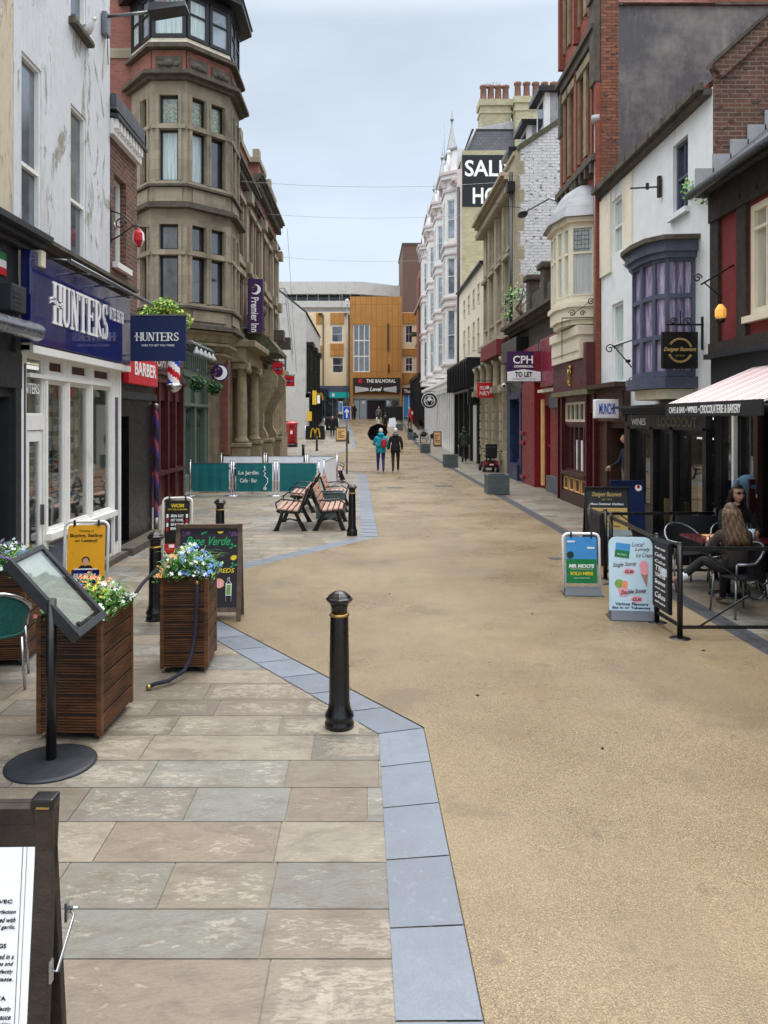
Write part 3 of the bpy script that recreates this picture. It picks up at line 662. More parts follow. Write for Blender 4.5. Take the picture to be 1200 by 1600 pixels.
# hand drawn slab serif capitals
def serif_word(mb, X, word, h, adv, wd=.62, st=.17):
    def bx(x0, x1, y0, y1): mb.plate([(x0, y0), (x1, y0), (x1, y1), (x0, y1)], X, .012)
    def poly(p): mb.plate(p, X, .012)
    x = 0; W = h*wd; t = h*st; s = h*.06; o = t*.35
    def ser(xc, y, half=.85): bx(xc-t*half, xc+t*half, y, y+s)
    for chx in word:
        if chx == 'H':
            for xx in (x+t, x+W-t*.6): bx(xx-t/2, xx+t/2, s, h*.44); bx(xx-t/2, xx+t/2, h*.58, h-s); ser(xx, 0); ser(xx, h-s)
            pts = [(x-t*.9+(W+t*1.2)*i/12, h*.52+math.sin(i/12*2*math.pi)*h*.06) for i in range(13)]
            for dy in (.035, -.045):
                poly([(a, b+dy*h+h*.022) for a, b in pts]+[(a, b+dy*h-h*.022) for a, b in reversed(pts)])
        elif chx == 'U':
            bx(x+t/2, x+t*1.5, h*.25, h-s); ser(x+t, h-s); bx(x+W-t*1.0, x+W-t*.5, h*.25, h-s); ser(x+W-t*.75, h-s, .7)
            cx, rx = (x+t/2+x+W-t*.5)/2, (W-t)/2
            po = [(cx+rx*math.cos(a), h*.25+h*.25*math.sin(a)) for a in [math.pi+math.pi*i/10 for i in range(11)]]
            pi_ = [(cx+t*.2+(rx-t*.75)*math.cos(a), h*.25+h*.18*math.sin(a)) for a in [2*math.pi-math.pi*i/10 for i in range(11)]]
            poly(po+pi_)
        elif chx == 'N':
            bx(x+t*.5, x+t*.9, s, h-s); bx(x+W-t*.9, x+W-t*.5, s, h-s); poly([(x+t*.3, h), (x+t*1.5, h), (x+W-t*.5, 0), (x+W-t*1.5, 0)]); ser(x+t*.7, 0, .7); ser(x+W-t*.7, h-s, .7)
        elif chx == 'T':
            xc = x+W/2; bx(xc-t/2, xc+t/2, s, h-s); bx(x+t*.1, x+W-t*.1, h-s*1.1, h); ser(xc, 0); bx(x+t*.1, x+t*.4, h*.8, h-s); bx(x+W-t*.4, x+W-t*.1, h*.8, h-s)
        elif chx == 'E':
            bx(x+t*.5, x+t*1.5, s, h-s); bx(x+t*.1, x+W-t*.3, h-s, h); bx(x+t*.1, x+W-t*.2, 0, s); bx(x+t*1.5, x+W-t*.9, h*.47, h*.54); bx(x+W-t*.6, x+W-t*.3, h*.78, h-s); bx(x+W-t*.5, x+W-t*.2, s, h*.24); bx(x+W-t*1.0, x+W-t*.75, h*.4, h*.62)
        elif chx == 'R':
            bx(x+t*.5, x+t*1.5, s, h-s); ser(x+t, 0); bx(x+t*.1, x+W*.6, h-s, h); bx(x+t*1.5, x+W*.6, h*.46, h*.53)
            po = [(x+W*.55+W*.33*math.cos(a), h*.73+h*.27*math.sin(a)) for a in [-math.pi/2+math.pi*i/10 for i in range(11)]]
            pi_ = [(x+W*.55+W*.33*.5*math.cos(a), h*.73+h*.2*math.sin(a)) for a in [math.pi/2-math.pi*i/10 for i in range(11)]]
            poly(po+pi_); poly([(x+W*.42, h*.46), (x+W*.64, h*.46), (x+W*1.0, 0), (x+W*.76, 0)]); bx(x+W*.76, x+W*1.06, 0, s*.8)
        elif chx == 'S':
            cx = x+W*.5; pts = []
            for i in range(25):
                a = i/24; 
                if a < .5: th = R(30+240*a*2); pts.append((cx+W*.27*math.cos(th), h*.74+h*.2*math.sin(th), .5+.5*math.sin(a*math.pi)))
                else: th = R(90-240*(a-.5)*2); pts.append((cx+W*.29*math.cos(th), h*.26+h*.2*math.sin(th), .5+.5*math.sin(a*math.pi)))
            for (a, b, k1), (c, d, k2) in zip(pts, pts[1:]):
                v = Vector((c-a, d-b)); 
                if v.length < 1e-5: continue
                n = Vector((-v.y, v.x)).normalized(); k1 = t*.5*k1; k2 = t*.5*k2
                poly([(a-n.x*k1, b-n.y*k1), (c+v.x*.2-n.x*k2, d+v.y*.2-n.y*k2), (c+v.x*.2+n.x*k2, d+v.y*.2+n.y*k2), (a+n.x*k1, b+n.y*k1)])
            bx(cx+W*.2, cx+W*.3, h*.72, h*1.0); bx(cx-W*.34, cx-W*.24, 0, h*.3)
        x += W*adv
    return x
m = MB('letter_white'); serif_word(m, XF((-3.838, 9.38, 3.42), (0, 1, 0)), 'HUNTERS', .52, 1.0, .56, .15); obj('lettering', m, SG)
m = MB('letter_white'); m.text('01723 336760', FACE_L(-3.834, 11.82, 3.84), .14, width=.66, height=.19); obj('lettering', m, SG)
m = MB('steel')
for i in range(4):
    y = 9.1+i*.95; m.tube([(-3.84, y+.1, 4.18), (-3.6, y+.12, 4.16), (-3.5, y+.2, 4.12)], .012, 6)
m.cyl((-3.5, 9.05, 4.12), (-3.5, 12.5, 4.12), .03, .03, 8); obj('sign_light', m, SG)
# projecting sign, reads towards the camera
SG = thing('projecting_sign', 'square navy projecting sign with white serif lettering beside the long navy fascia', 'sign', (-3.3, 12.35, 3.18))
m = MB('navy_board'); m.box(-3.77, -2.88, 12.27, 12.33, 3.18, 3.9, .01); obj('board', m, SG)
m = MB('letter_white'); serif_word(m, XF((-3.68, 12.266, 3.5), (1, 0, 0)), 'HUNTERS', .135, 1.0, .74, .15); m.text('HERE TO GET YOU THERE', FACE_S(-3.32, 12.262, 3.43), .04, width=.52, height=.032); obj('lettering', m, SG)
m = MB('steel'); m.box(-3.98, -3.77, 12.28, 12.32, 3.8, 3.84); m.box(-3.98, -3.77, 12.28, 12.32, 3.25, 3.29); m.mat('steel'); m.box(-3.77, -2.87, 12.26, 12.34, 3.9, 3.925); obj('bracket', m, SG)
# --- L2 narrow brick house over the black barber front
B = house('narrow_brick_house', 'narrow dark brick house with white dentil eaves above the barber shop', -7, 13.6)
ops = [(12.95, 13.6, 4.9, 6.4)]
m = MB('old_brick'); shell(m, 'L', -4.25, 12.6, 14.25, 3.4, 7.25, 5, ops, 'old_brick'); obj('wall', m, B)
win(B, FL(-4.25), ops[0], nv=0, sill='white_paint'); 
m = MB('white_paint', FL(-4.25)); m.box(12.62, 14.2, 0, .1, 6.95, 7.2)
for i in range(9): m.box(12.65+i*.17, 12.73+i*.17, .1, .16, 7.05, 7.2)
m.mat('charcoal_paint'); m.box(12.6, 14.27, -.1, .12, 7.22, 7.28); m.box(12.6, 14.27, .12, .19, 7.2, 7.27); obj('eaves', m, B)
m = MB('slate'); m.prism([(-4.1, 12.61), (-4.1, 14.24), (-9, 14.24), (-9, 12.61)], 7.35, 7.6); obj('roof', m, B)
m = MB('black_paint'); shell(m, 'L', -4.12, 12.6, 14.78, 0, 3.35, 5, [(12.85, 13.35, .14, 2.3)], 'black_paint', dep=.5)
m.mat('charcoal_paint'); strip(m, FL(-4.12), 12.6, 14.78, 2.6, 2.72, .1); obj('shop_front', m, B)
m = MB('sage_paint', FL(-4.12)); m.box(12.86, 13.34, -.48, -.43, .14, 2.3); m.mat('glass'); m.box(12.95, 13.25, -.43, -.42, 1.0, 2.1); obj('door', m, B)
m = MB('weathered_stone', FL(-4.12)); m.box(12.6, 14.8, .0, .3, 0, .13, .01); obj('step', m, B)
SG = thing('barber_sign', 'red fascia sign with white capitals beneath the navy projecting sign', 'sign', (-4.1, 13.9, 2.85))
m = MB('sign_red', FL(-4.0)); m.box(12.95, 14.76, -.11, 0, 2.86, 3.33, .01); obj('board', m, SG)
m = MB('letter_white'); m.text('BARBER', FACE_L(-3.995, 13.95, 3.14), .25, width=1.35, height=.24, bold=.02); obj('lettering', m, SG)
# barber pole, long painted strip and short glass pole
def spiral(mb, x, y, z0, z1, r, turns, cols, n=16):
    nz = max(8, int((z1-z0)/.02))
    for i in range(nz):
        za, zb = z0+(z1-z0)*i/nz, z0+(z1-z0)*(i+1)/nz
        for k in range(n):
            a0, a1 = 2*math.pi*k/n, 2*math.pi*(k+1)/n
            ph = ((k/n)+turns*i/nz) % 1; mb.mat(cols[int(ph*len(cols))])
            mb.face([(x+r*math.cos(a0), y+r*math.sin(a0), za), (x+r*math.cos(a1), y+r*math.sin(a1), za), (x+r*math.cos(a1), y+r*math.sin(a1), zb), (x+r*math.cos(a0), y+r*math.sin(a0), zb)])
T = thing('barber_pole', 'slender full height red and blue striped pole at the corner of the black barber front', 'barber pole', (-4.06, 14.86, 0))
m = MB('sign_red'); spiral(m, -4.06, 14.86, .35, 2.45, .045, 3.5, ['pole_red', 'navy_board', 'cloth_navy', 'cloth_blue']); obj('pole', m, T, recalc=False)
m = MB('steel'); m.cyl((-4.06, 14.86, .0), (-4.06, 14.86, .35), .05); m.ball((-4.06, 14.86, 2.5), .06); obj('cap', m, T)
T = thing('barber_pole', 'short fat red white and blue barber pole projecting beside the red sign', 'barber pole', (-3.95, 15.0, 2.8))
m = MB('sign_red'); spiral(m, -3.83, 15.3, 2.95, 3.5, .12, 1.0, ['sign_red', 'letter_white', 'arrow_blue', 'letter_white']); obj('pole', m, T, recalc=False)
m = MB('chrome'); m.lathe((-3.83, 15.3, 2.78), [(.02, 0), (.1, .04), (.15, .1), (.15, .17)], 18); m.lathe((-3.83, 15.3, 3.5), [(.14, 0), (.14, .06), (.05, .12), (.01, .14)], 18); m.box(-4.6, -3.85, 15.27, 15.33, 3.2, 3.25); obj('mount', m, T)
# --- L3 dark red timber pub front, single storey
B = house('red_timber_pub', 'low dark red timber shop front with slim pilasters between black barber and green shop', -8, 19)
X0 = -5.42; F = FL(X0)
m = MB('dark_red_wood'); o3 = [(19.1, 19.8, .9, 2.75), (20.0, 20.7, .9, 2.75), (20.9, 21.5, .2, 2.75), (21.7, 22.4, .9, 2.75)]
shell(m, 'L', X0, 14.8, 22.7, 0, 4.5, 5, o3, 'dark_red_wood', 'old_brick')
for u in (15.2, 16.2, 17.2, 18.2, 19.0, 19.9, 20.8, 21.6, 22.5): strip(m, F, u-.07, u+.07, 0, 3.2, .08)
strip(m, F, 14.8, 22.7, 3.2, 3.3, .14); strip(m, F, 18, 22.7, .78, .88, .1); cornice(m, F, 14.8, 22.68, 4.3, .2, .25); obj('wall', m, B)
for o in o3: win(B, F, o, nv=0, hs=[.75], fm='dark_red_wood', gm='glass')
SG = tag(obj('fascia_sign', MB('maroon_paint', F) if False else (lambda q: (q.box(17.6, 22.4, .02, .07, 3.42, 4.1, .01), q)[1])(MB('maroon_paint', F))), 'dark maroon fascia board with cream letters above the red timber front', 'sign')
m = MB('letter_white'); m.text('TOM & Co.', FACE_L(X0+.075, 20.6, 3.75), .3, width=2.6, height=.28); obj('lettering', m, SG)
# bush on the roof edge
def leafcloud(mb, c, r, n, sz, mats, seed=1, flat=.8, shape=None):
    rn = random.Random(seed)
    for i in range(n):
        while True:
            p = Vector((rn.uniform(-1, 1), rn.uniform(-1, 1), rn.uniform(-1, 1)))
            if p.length < 1: break
        p = p*(.55+.45*rn.random()) if rn.random() < .5 else p.normalized()*rn.uniform(.7, 1.05)
        q = Vector(c)+Vector((p.x*r[0], p.y*r[1], p.z*r[2]))
        mb.mat(rn.choice(mats)); s = sz*rn.uniform(.6, 1.3)
        u = Vector((rn.gauss(0, 1), rn.gauss(0, 1), rn.gauss(0, .6))).normalized(); v = u.orthogonal().normalized()*.5
        mb.face([q, q+u*s*.5+v*s, q+u*s, q+u*s*.5-v*s])
T = thing('rooftop_bush', 'rounded lime green bush growing on the low roof behind the navy square sign', 'bush', (-5.5, 20.6, 4.5))
m = MB('leaf_lime')
for c, r, s in (((-5.5, 20.4, 4.95), (.5, .5, .42), 1), ((-4.98, 20.4, 4.85), (.32, .4, .3), 2), ((-5.85, 20.5, 4.8), (.3, .4, .28), 3), ((-5.35, 20.4, 5.2), (.36, .36, .26), 4)): leafcloud(m, c, r, 900, .085, ['leaf_lime', 'leaf_lime', 'leaf_pale', 'leaf'], s)
obj('foliage', m, T, recalc=False); m = MB('old_timber'); rn = random.Random(2)
for i in range(7): m.tube([(-5.5, 20.5, 4.5), (-5.4+rn.uniform(-.4, .4), 20.4, 4.75), (-5.4+rn.uniform(-.6, .6), 20.4+rn.uniform(-.3, .3), 5.1)], [.03, .02, .006], 5)
obj('stem', m, T)
# --- L4 sage green shop
B = house('green_timber_shop', 'low sage green timber shop front with gothic arches beside the stone hotel', -8, 24.5)
X0 = -5.55; F = FL(X0); o4 = [(23.2, 24.4, .5, 2.6), (24.7, 25.9, .5, 2.6)]
m = MB('sage_paint'); shell(m, 'L', X0, 22.75, 26.65, 0, 4.6, 5, o4, 'sage_paint', 'old_brick')
for u in (22.95, 23.1, 24.5, 24.62, 26.0, 26.2, 26.5): strip(m, F, u-.05, u+.05, 0, 3.6, .1)
strip(m, F, 22.75, 26.6, 2.65, 2.75, .14); strip(m, F, 22.75, 26.6, 3.55, 3.65, .16); cornice(m, F, 22.75, 26.6, 4.4, .2, .3); strip(m, F, 22.8, 26.6, 3.66, 4.35, .05)
for k in range(12): strip(m, F, 22.9+k*.3, 23.0+k*.3, 3.8, 4.25, .09)
obj('wall', m, B)
for o in o4:
    w_ = win(B, F, o, nv=3, nh=0, fm='sage_paint'); m = MB('sage_paint', F)
    for i in range(4):
        a = o[0]+i*.3; m.tube([(a, -.06, 2.0), (a+.03, -.06, 2.25), (a+.15, -.06, 2.5), (a+.27, -.06, 2.25), (a+.3, -.06, 2.0)], .022, 6)
    obj('tracery', m, w_)
for i in range(5):
    y = 23.1+i*.62; m = MB('steel'); m.tube([(X0, y, 4.5), (X0+.3, y, 4.62), (X0+.45, y, 4.5), (X0+.45, y, 4.4)], .015, 6); m.mat('lead'); m.lathe((X0+.45, y, 4.18), [(.13, 0), (.11, .08), (.04, .2), (.03, .24)], 14)
    o = obj('wall_lamp', m); tag(o, 'small grey conical lamp in a row along the green shop cornice', 'wall lamp', 'conical lamps above the green shop')
for y, x, lb in ((22.6, -4.95, 'dark green topiary ball hanging in front of the green shop, nearer the barber'), (25.9, -5.1, 'dark green topiary ball hanging just below the round moon sign')):
    m = MB('leaf_dark'); leafcloud(m, (x, y, 3.3), (.24, .24, .24), 700, .06, ['leaf_dark', 'leaf_dark', 'leaf'], 5); m.ball((x, y, 3.3), .19, 12)
    m.mat('steel'); m.cyl((x, y, 3.5), (x, y, 3.75), .008); m.box(X0, x+.03, y-.01, y+.01, 3.74, 3.77); tag(obj('topiary_ball', m, recalc=False), lb, 'topiary ball')
# --- L5 stone and brick hotel with corner oriel
B = house('stone_brick_hotel', 'tall sandstone and red brick hotel with a canted corner oriel on the left', -10, 38)
F = FL(-5.6)
m = MB('red_brick')
hops = []
for i, y in enumerate((31.2, 33.3, 36.2, 38.4, 41.0, 43.2, 45.8)):
    for z0, z1 in ((6.3, 8.4), (9.5, 11.7)): hops.append((y, y+1.1, z0, z1))
shell(m, 'L', -5.6, 26.7, 48, 5.4, 13.1, 9, hops, 'red_brick', 'red_brick')
m.box(-11, -5.65, 26.72, 32.6, 13.1, 17.5); m.box(-11, -5.62, 38.2, 47.98, 13.1, 14.2)
obj('wall', m, B)
for o in hops: win(B, F, o, fm='black_paint', gm='glass', nv=1, hs=[.62], fw=.08, sill='sandstone')
m = MB('sandstone', F)
for o in hops: m.box(o[0]-.18, o[0]-.01, -.002, .1, o[2]-.12, o[3]+.2); m.box(o[1]+.01, o[1]+.18, -.002, .1, o[2]-.12, o[3]+.2); m.box(o[0]-.28, o[1]+.28, -.003, .2, o[3]+.2, o[3]+.42)
for z in (5.9, 9.1, 12.0): m.box(29.5, 48, -.004, .14, z, z+.22)
for y in (30.2, 35.3, 40.2, 45.1, 47.7): m.box(y-.28, y+.28, -.005, .16, 5.4, 13.1); m.box(y-.4, y+.4, 0, .36, 8.9, 9.4); m.box(y-.4, y+.4, 0, .42, 12.1, 12.6)
for z in (8.2, 10.4, 12.6, 14.8): m.T = FS(26.7); m.box(-9.5, -6.9, -.01, .03, z, z+.34); m.T = F
obj('stone_dressing', m, B)
m = MB('weathered_stone'); cornice(m, F, 29.6, 38.2, 12.9, .4, .42, 4); cornice(m, F, 38.2, 48.3, 14.0, .5, .5, 4); cornice(m, F, 38.2, 48.1, 12.7, .25, .25, 2); cornice(m, F, 29.6, 48.2, 5.2, .5, .5)
m.T = F
for k in range(44): m.box(29.8+k*.42, 29.98+k*.42, .0, .3, *((12.66, 12.9) if k < 20 else (13.76, 14.0)))
m.box(47.4, 48.2, 0, .9, 6.6, 7.3); m.box(45.2, 46, 0, .75, 6.9, 7.5)
obj('cornice', m, B)
for yy_, hh, z0_ in ((34.4, 14.2, 13.3), (40.2, 15.3, 14.5), (44.9, 15.2, 14.5)):
    m = MB('red_brick', F); m.box(yy_-1.1, yy_+1.1, -.5, .12, z0_, hh); m.mat('sandstone'); m.prism([(yy_-1.3, -.55), (yy_+1.3, -.55), (yy_+1.3, .22), (yy_-1.3, .22)], hh, hh+.25); m.box(yy_-.3, yy_+.3, -.3, .05, hh+.25, hh+1.0); obj('dormer', m, B)
m = MB('slate'); m.prism([(-5.9, 33.9), (-5.9, 47.9), (-14, 47.9), (-14, 33.9)], 14.25, 16.5, [(-8, 33.9), (-8, 47.9), (-12, 47.9), (-12, 33.9)]); obj('roof', m, B)
# ground floor stonework and portal
m = MB('dark_sandstone'); go = [(30.9, 33.4, .3, 4.0), (36.2, 38.2, .1, 3.9), (39.4, 41.4, .9, 3.9), (42.6, 44.6, .9, 3.9)]
shell(m, 'L', -5.55, 26.7, 48, -.1, 5.35, 9, go, 'dark_sandstone', dep=.5)
for u in (30.1, 34.2, 38.8, 42.0, 45.4, 47.6): strip(m, FL(-5.55), u-.4, u+.4, 0, 5.2, .25)
m.mat('red_brick'); strip(m, FL(-5.55), 29.3, 29.7, .9, 4.6, .28); m.mat('dark_sandstone')
obj('ground_floor', m, B)
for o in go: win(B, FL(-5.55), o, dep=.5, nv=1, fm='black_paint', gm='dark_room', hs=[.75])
for y in (30.6, 34.0):
    P_ = MB('carved_stone'); P_.box(-5.3, -4.65, y-.35, y+.35, 0, 1.15, .04); P_.box(-5.34, -4.6, y-.4, y+.4, 1.15, 1.3, .02)
    P_.lathe((-4.97, y, 1.3), [(.3, 0), (.3, .12), (.23, .2), (.22, .3), (.235, 1.2), (.2, 2.6), (.2, 2.75), (.27, 2.85), (.3, 2.95)], 20)
    P_.box(-5.3, -4.62, y-.34, y+.34, 4.22, 4.5, .05)
    for s in (-1, 1): P_.ball((-4.68, y+s*.26, 4.2), .13, 10, (.6, 1, 1))
    obj('portal_column', P_, B)
P_ = MB('carved_stone'); P_.box(-5.5, -4.75, 30.2, 34.5, 4.5, 5.1, .03); P_.box(-5.5, -4.35, 30.1, 34.6, 5.101, 5.35, .04); obj('lintel', P_, B)
pts = [(-5.3, 4.6), (-4.3, 4.5), (-4.05, 4.2), (-4.1, 3.7), (-4.45, 3.1), (-4.7, 2.5), (-4.7, 1.9), (-4.5, 1.5), (-4.5, 1.2), (-5.3, 1.2)]
for y in (35.0, 38.6): P_ = MB('carved_stone'); P_.plate([(a, b) for a, b in pts], Matrix.Translation((0, y+.5, 0)) @ Matrix.Rotation(R(90), 4, 'X'), .5); P_.box(-5.4, -4.3, y-.1, y+.65, 0, 1.2, .05); P_.box(-5.4, -4.22, y-.14, y+.7, 1.2, 1.36, .03); obj('buttress', P_, B)
P_ = MB('carved_stone'); P_.box(-5.4, -4.9, 44.6, 47.9, 0, 1.4, .05); obj('plinth', P_, B)
for k in range(5): P_ = MB('carved_stone'); P_.lathe((-5.1, 42.2+k*1.25, 1.3), [(.26, 0), (.2, .2), (.17, 3.2), (.26, 3.4)], 12); obj('column', P_, B)
P_ = MB('carved_stone'); P_.box(-5.5, -4.8, 41.7, 47.8, 4.7, 5.2, .04); obj('entablature', P_, B)
m = MB('mossy_stone'); m.plate([(-5.5, 6.35), (-5.0, 6.3), (-4.4, 5.95), (-3.95, 5.4), (-3.95, 5.25), (-5.5, 5.25)], Matrix.Translation((0, 38.2, 0)) @ Matrix.Rotation(R(90), 4, 'X'), 3.6); obj('canopy', m, B)
m = MB('weathered_stone')
for k in range(2):   # carved figures over the canopy
    y = 34.2+k*.5; m.ball((-4.95, y, 7.5), .3, 10, (1, 1, 1.5)); m.ball((-4.95, y, 8.15), .17, 10); m.ball((-4.8, y, 7.1), .32, 10); m.box(-5.4, -4.6, y-.4, y+.4, 6.3, 6.85, .05)
obj('statue', m, B)
# corner oriel
OP = [(-8.15, 26.68), (-7.15, 25.55), (-5.97, 25.55), (-4.75, 26.85), (-4.75, 28.7), (-5.58, 29.5)]
def grow(pl, d, back=2):
    c = Vector((-6.2, 28.2)); r = []
    for i, p in enumerate(pl):
        p = Vector(p)
        if i in (0, len(pl)-1): r.append((p.x+(d if i else -d), p.y) if i == 0 else (p.x, p.y+d)); continue
        a = (p-Vector(pl[i-1])).normalized(); b = (Vector(pl[i+1])-p).normalized(); n = (Vector((a.y, -a.x))+Vector((b.y, -b.x))).normalized()
        r.append(tuple(p+n*d/max(.5, n.dot(Vector((a.y, -a.x))))))
    return r
def closed(pl): return pl+[(-6.2, 29.5), (-6.2, 27.3), (-8.15, 27.3)]
m = MB('sandstone')
levels = [(6.05, 9.05), (10.1, 13.35)]; oriel_w = []
faces = list(zip(OP, OP[1:]))
lights = {0: [(.52, .82)], 1: [(.24, .76)], 2: [(.12, .43), (.55, .86)], 3: [(.12, .42), (.56, .86)], 4: [(.25, .75)]}
for i, (p, q) in enumerate(faces):
    L = (Vector(q)-Vector(p)).length; FF = FE(p, q); m.T = FF
    ops = []
    for (z0, z1) in levels:
        zt = z0+(z1-z0)*.58
        for a, b in lights[i]:
            ops += [(a*L, b*L, z0+.1, zt-.08), (a*L, b*L, zt+.12, z1-.3)]
    m.mat('sandstone'); wallsheet(m, 0, L, 5.4, 13.5, ops, .22); oriel_w.append((FF, ops))
    m.mat('sandstone')
    for (z0, z1) in levels:
        zt = z0+(z1-z0)*.58; m.box(.02, L-.02, .0, .07, zt-.07, zt+.06); m.box(.02, L-.02, 0, .1, z0-.05, z0+.05)
        for a, b in lights[i]: 
            for e_ in (a*L-.12, b*L+.02): m.box(e_, e_+.1, .002, .05, z0+.1, z1-.3)
    m.box(L*.12, L*.88, 0, .05, 9.5, 9.95); m.box(L*.12, L*.88, 0, .06, 5.55, 5.9)
    m.mat('red_brick'); m.box(.03, L-.03, -.3, .01, 13.72, 14.52); m.mat('weathered_stone')
    if i in (1, 2, 3):
        k = 1 if i == 1 else 2
        for j in range(k):
            c0 = L*(j+.5)/k; ww = L*.36 if k == 1 else L*.2; m.box(c0-ww, c0+ww, .01, .06, 13.85, 14.3); m.ball((c0, .06, 14.07), .13, 10, (1.6, .6, 1)); m.ball((c0-ww*.6, .06, 14.05), .1, 8, (1.3, .5, 1)); m.ball((c0+ww*.6, .06, 14.05), .1, 8, (1.3, .5, 1))
m.T = Matrix(); m.mat('weathered_stone')
for z, h, d in ((9.35, .12, .14), (9.25, .1, .26), (13.5, .12, .18), (13.62, .12, .36), (14.55, .1, .22), (14.65, .1, .12), (9.98, .08, .14), (5.95, .08, .14), (5.28, .14, .2)):
    m.prism(closed(grow(OP, d)), z, z+h)
m.mat('carved_stone')
prev = closed(grow(OP, .05))
# corbel under the oriel, tapering to the wall
steps_ = [(5.28, .1), (4.9, -.15), (4.6, -.35), (4.2, -.7), (3.7, -1.0), (3.3, -1.15)]
for (za, da), (zb, db) in zip(steps_, steps_[1:]):
    pa, pb = [], []
    for p in closed(OP):
        v = Vector((-6.3, 28.0)); P0 = Vector(p)
        pa.append(tuple(P0+(v-P0)*max(0, -da)*.55)); pb.append(tuple(P0+(v-P0)*max(0, -db)*.55))
    m.prism(pb, zb, za-.02, pa)
    m.prism([tuple(Vector(p)+(Vector(p)-Vector((-6.3, 28))).normalized()*.06) for p in pa], za-.12, za-.03)
obj('oriel', m, B)
rn = random.Random(9)
for FF, ops in oriel_w:
    for o in ops:
        up = o[2] % 1 > 0 and (o[3]-o[2]) < 1.2
        hi = o[2] > 9.5
        win(B, FF, o, dep=.22, nh=0, nv=0, fw=.06, fm='black_paint', gm=('stained' if up and hi else 'glass' if (up or rn.random() < .6) else 'net_curtain'))
# top floor of the oriel: dark framed casements
m = MB('cream_render'); m.prism(closed(grow(OP, -.02)), 14.75, 14.95); obj('sill', m, B)
for p, q in faces:
    L = (Vector(q)-Vector(p)).length; FF = FE(p, q)
    for k in range(2 if L > 1.3 else 1):
        n_ = 2 if L > 1.3 else 1; a, b = L*k/n_+.02, L*(k+1)/n_-.02
        win(B, FF, (a, b, 14.96, 16.4), dep=.06, hs=[.58], nv=0, fw=.12, fm='black_paint', gm='net_curtain' if k == 0 else 'glass_sky')
m = MB('grey_render'); m.prism(closed(grow(OP, -.5)), 14.96, 16.5); obj('room', m, B)
m = MB('black_paint'); m.prism(closed(grow(OP, .05)), 16.4, 16.6); m.prism(closed(grow(OP, .45)), 16.62, 16.82); m.mat('slate'); m.prism(closed(grow(OP, .5)), 16.84, 19.6, [(-6.9+.3*(i % 3-1), 27.4+.2*(i % 2)) for i in range(9)]); obj('roof', m, B)
# hotel signs
SG = thing('hotel_banner', 'tall vertical purple banner sign with crescent moon and sideways white lettering', 'sign', (-4.4, 30, 5.6))
m = MB('plum_sign'); m.box(-4.62, -4.02, 29.9, 30.05, 5.62, 7.72, .02); obj('board', m, SG)
def moon(mb, X, r, c1='letter_white', c2='plum_sign', star=True):
    mb.mat(c1); mb.disc(X, r, .006); mb.mat(c2)
    mb.disc(X @ Matrix.Translation((-r*.38, r*.16, .007)), r*.8, .006)
    if star:
        mb.mat('letter_gold')
        for dx, dy in ((-.55, .4), (-.55, -.1), (-.2, .55)): mb.disc(X @ Matrix.Translation((r*dx, r*dy, .014)), r*.09, .004, 8)
m = MB('letter_white'); moon(m, FACE_S(-4.3, 29.895, 7.3), .2); obj('emblem', m, SG)
m = MB('letter_white'); m.text('Premier Inn', XF((-4.33, 29.895, 6.32), (0, 0, -1), (1, 0, 0)), .3, width=1.35, height=.3, bold=.015); obj('lettering', m, SG)
m = MB('steel'); m.box(-5.3, -4.62, 29.95, 30.0, 7.5, 7.55); m.box(-5.3, -4.62, 29.95, 30.0, 5.8, 5.85); obj('bracket', m, SG)
SG = thing('moon_sign', 'round purple disc sign with a white crescent moon under the stone oriel', 'sign', (-5.1, 26.5, 3.7))
m = MB('plum_sign'); m.cyl((-5.05, 26.45, 3.85), (-5.05, 26.6, 3.85), .31, .31, 32, False); obj('disc', m, SG)
m = MB('letter_white'); moon(m, FACE_S(-5.03, 26.445, 3.85), .25); obj('emblem', m, SG)
m = MB('steel'); m.box(-5.9, -5.3, 26.5, 26.55, 3.83, 3.87); obj('bracket', m, SG)
for x, y, z, w_, h, lb in ((-5.05, 41.5, 4.6, .55, .72, 'small red hanging sign against the hotel stonework, nearer of the two'), (-4.9, 45.5, 4.2, .65, .62, 'small red hanging sign past the hotel portal, farther of the two')):
    SG = thing('hanging_sign', lb, 'sign', (x, y, z)); m = MB('sign_red'); m.box(x, x+w_, y, y+.06, z, z+h); obj('board', m, SG)
    m = MB('letter_white'); m.mat('plum_sign'); m.disc(FACE_S(x+w_/2, y-.003, z+h/2), .17, .004, ry=.1); m.mat('letter_white'); m.text('virgin money', FACE_S(x+w_/2, y-.01, z+h/2), .07, width=w_*.7, height=.07); obj('lettering', m, SG)
    m = MB('black_paint'); m.box(-5.6, x+w_+.05, y+.01, y+.05, z+h+.02, z+h+.06); obj('bracket', m, SG)
# low brown wall past the hotel
m = MB('brown_brick'); m.box(-7.6, -5.45, 58.4, 58.8, 0, 2.0); m.mat('weathered_stone'); m.box(-7.65, -5.4, 58.35, 58.85, 2.0, 2.1); tag(obj('boundary_wall', m), 'low brown brick wall behind the red post box', 'wall')
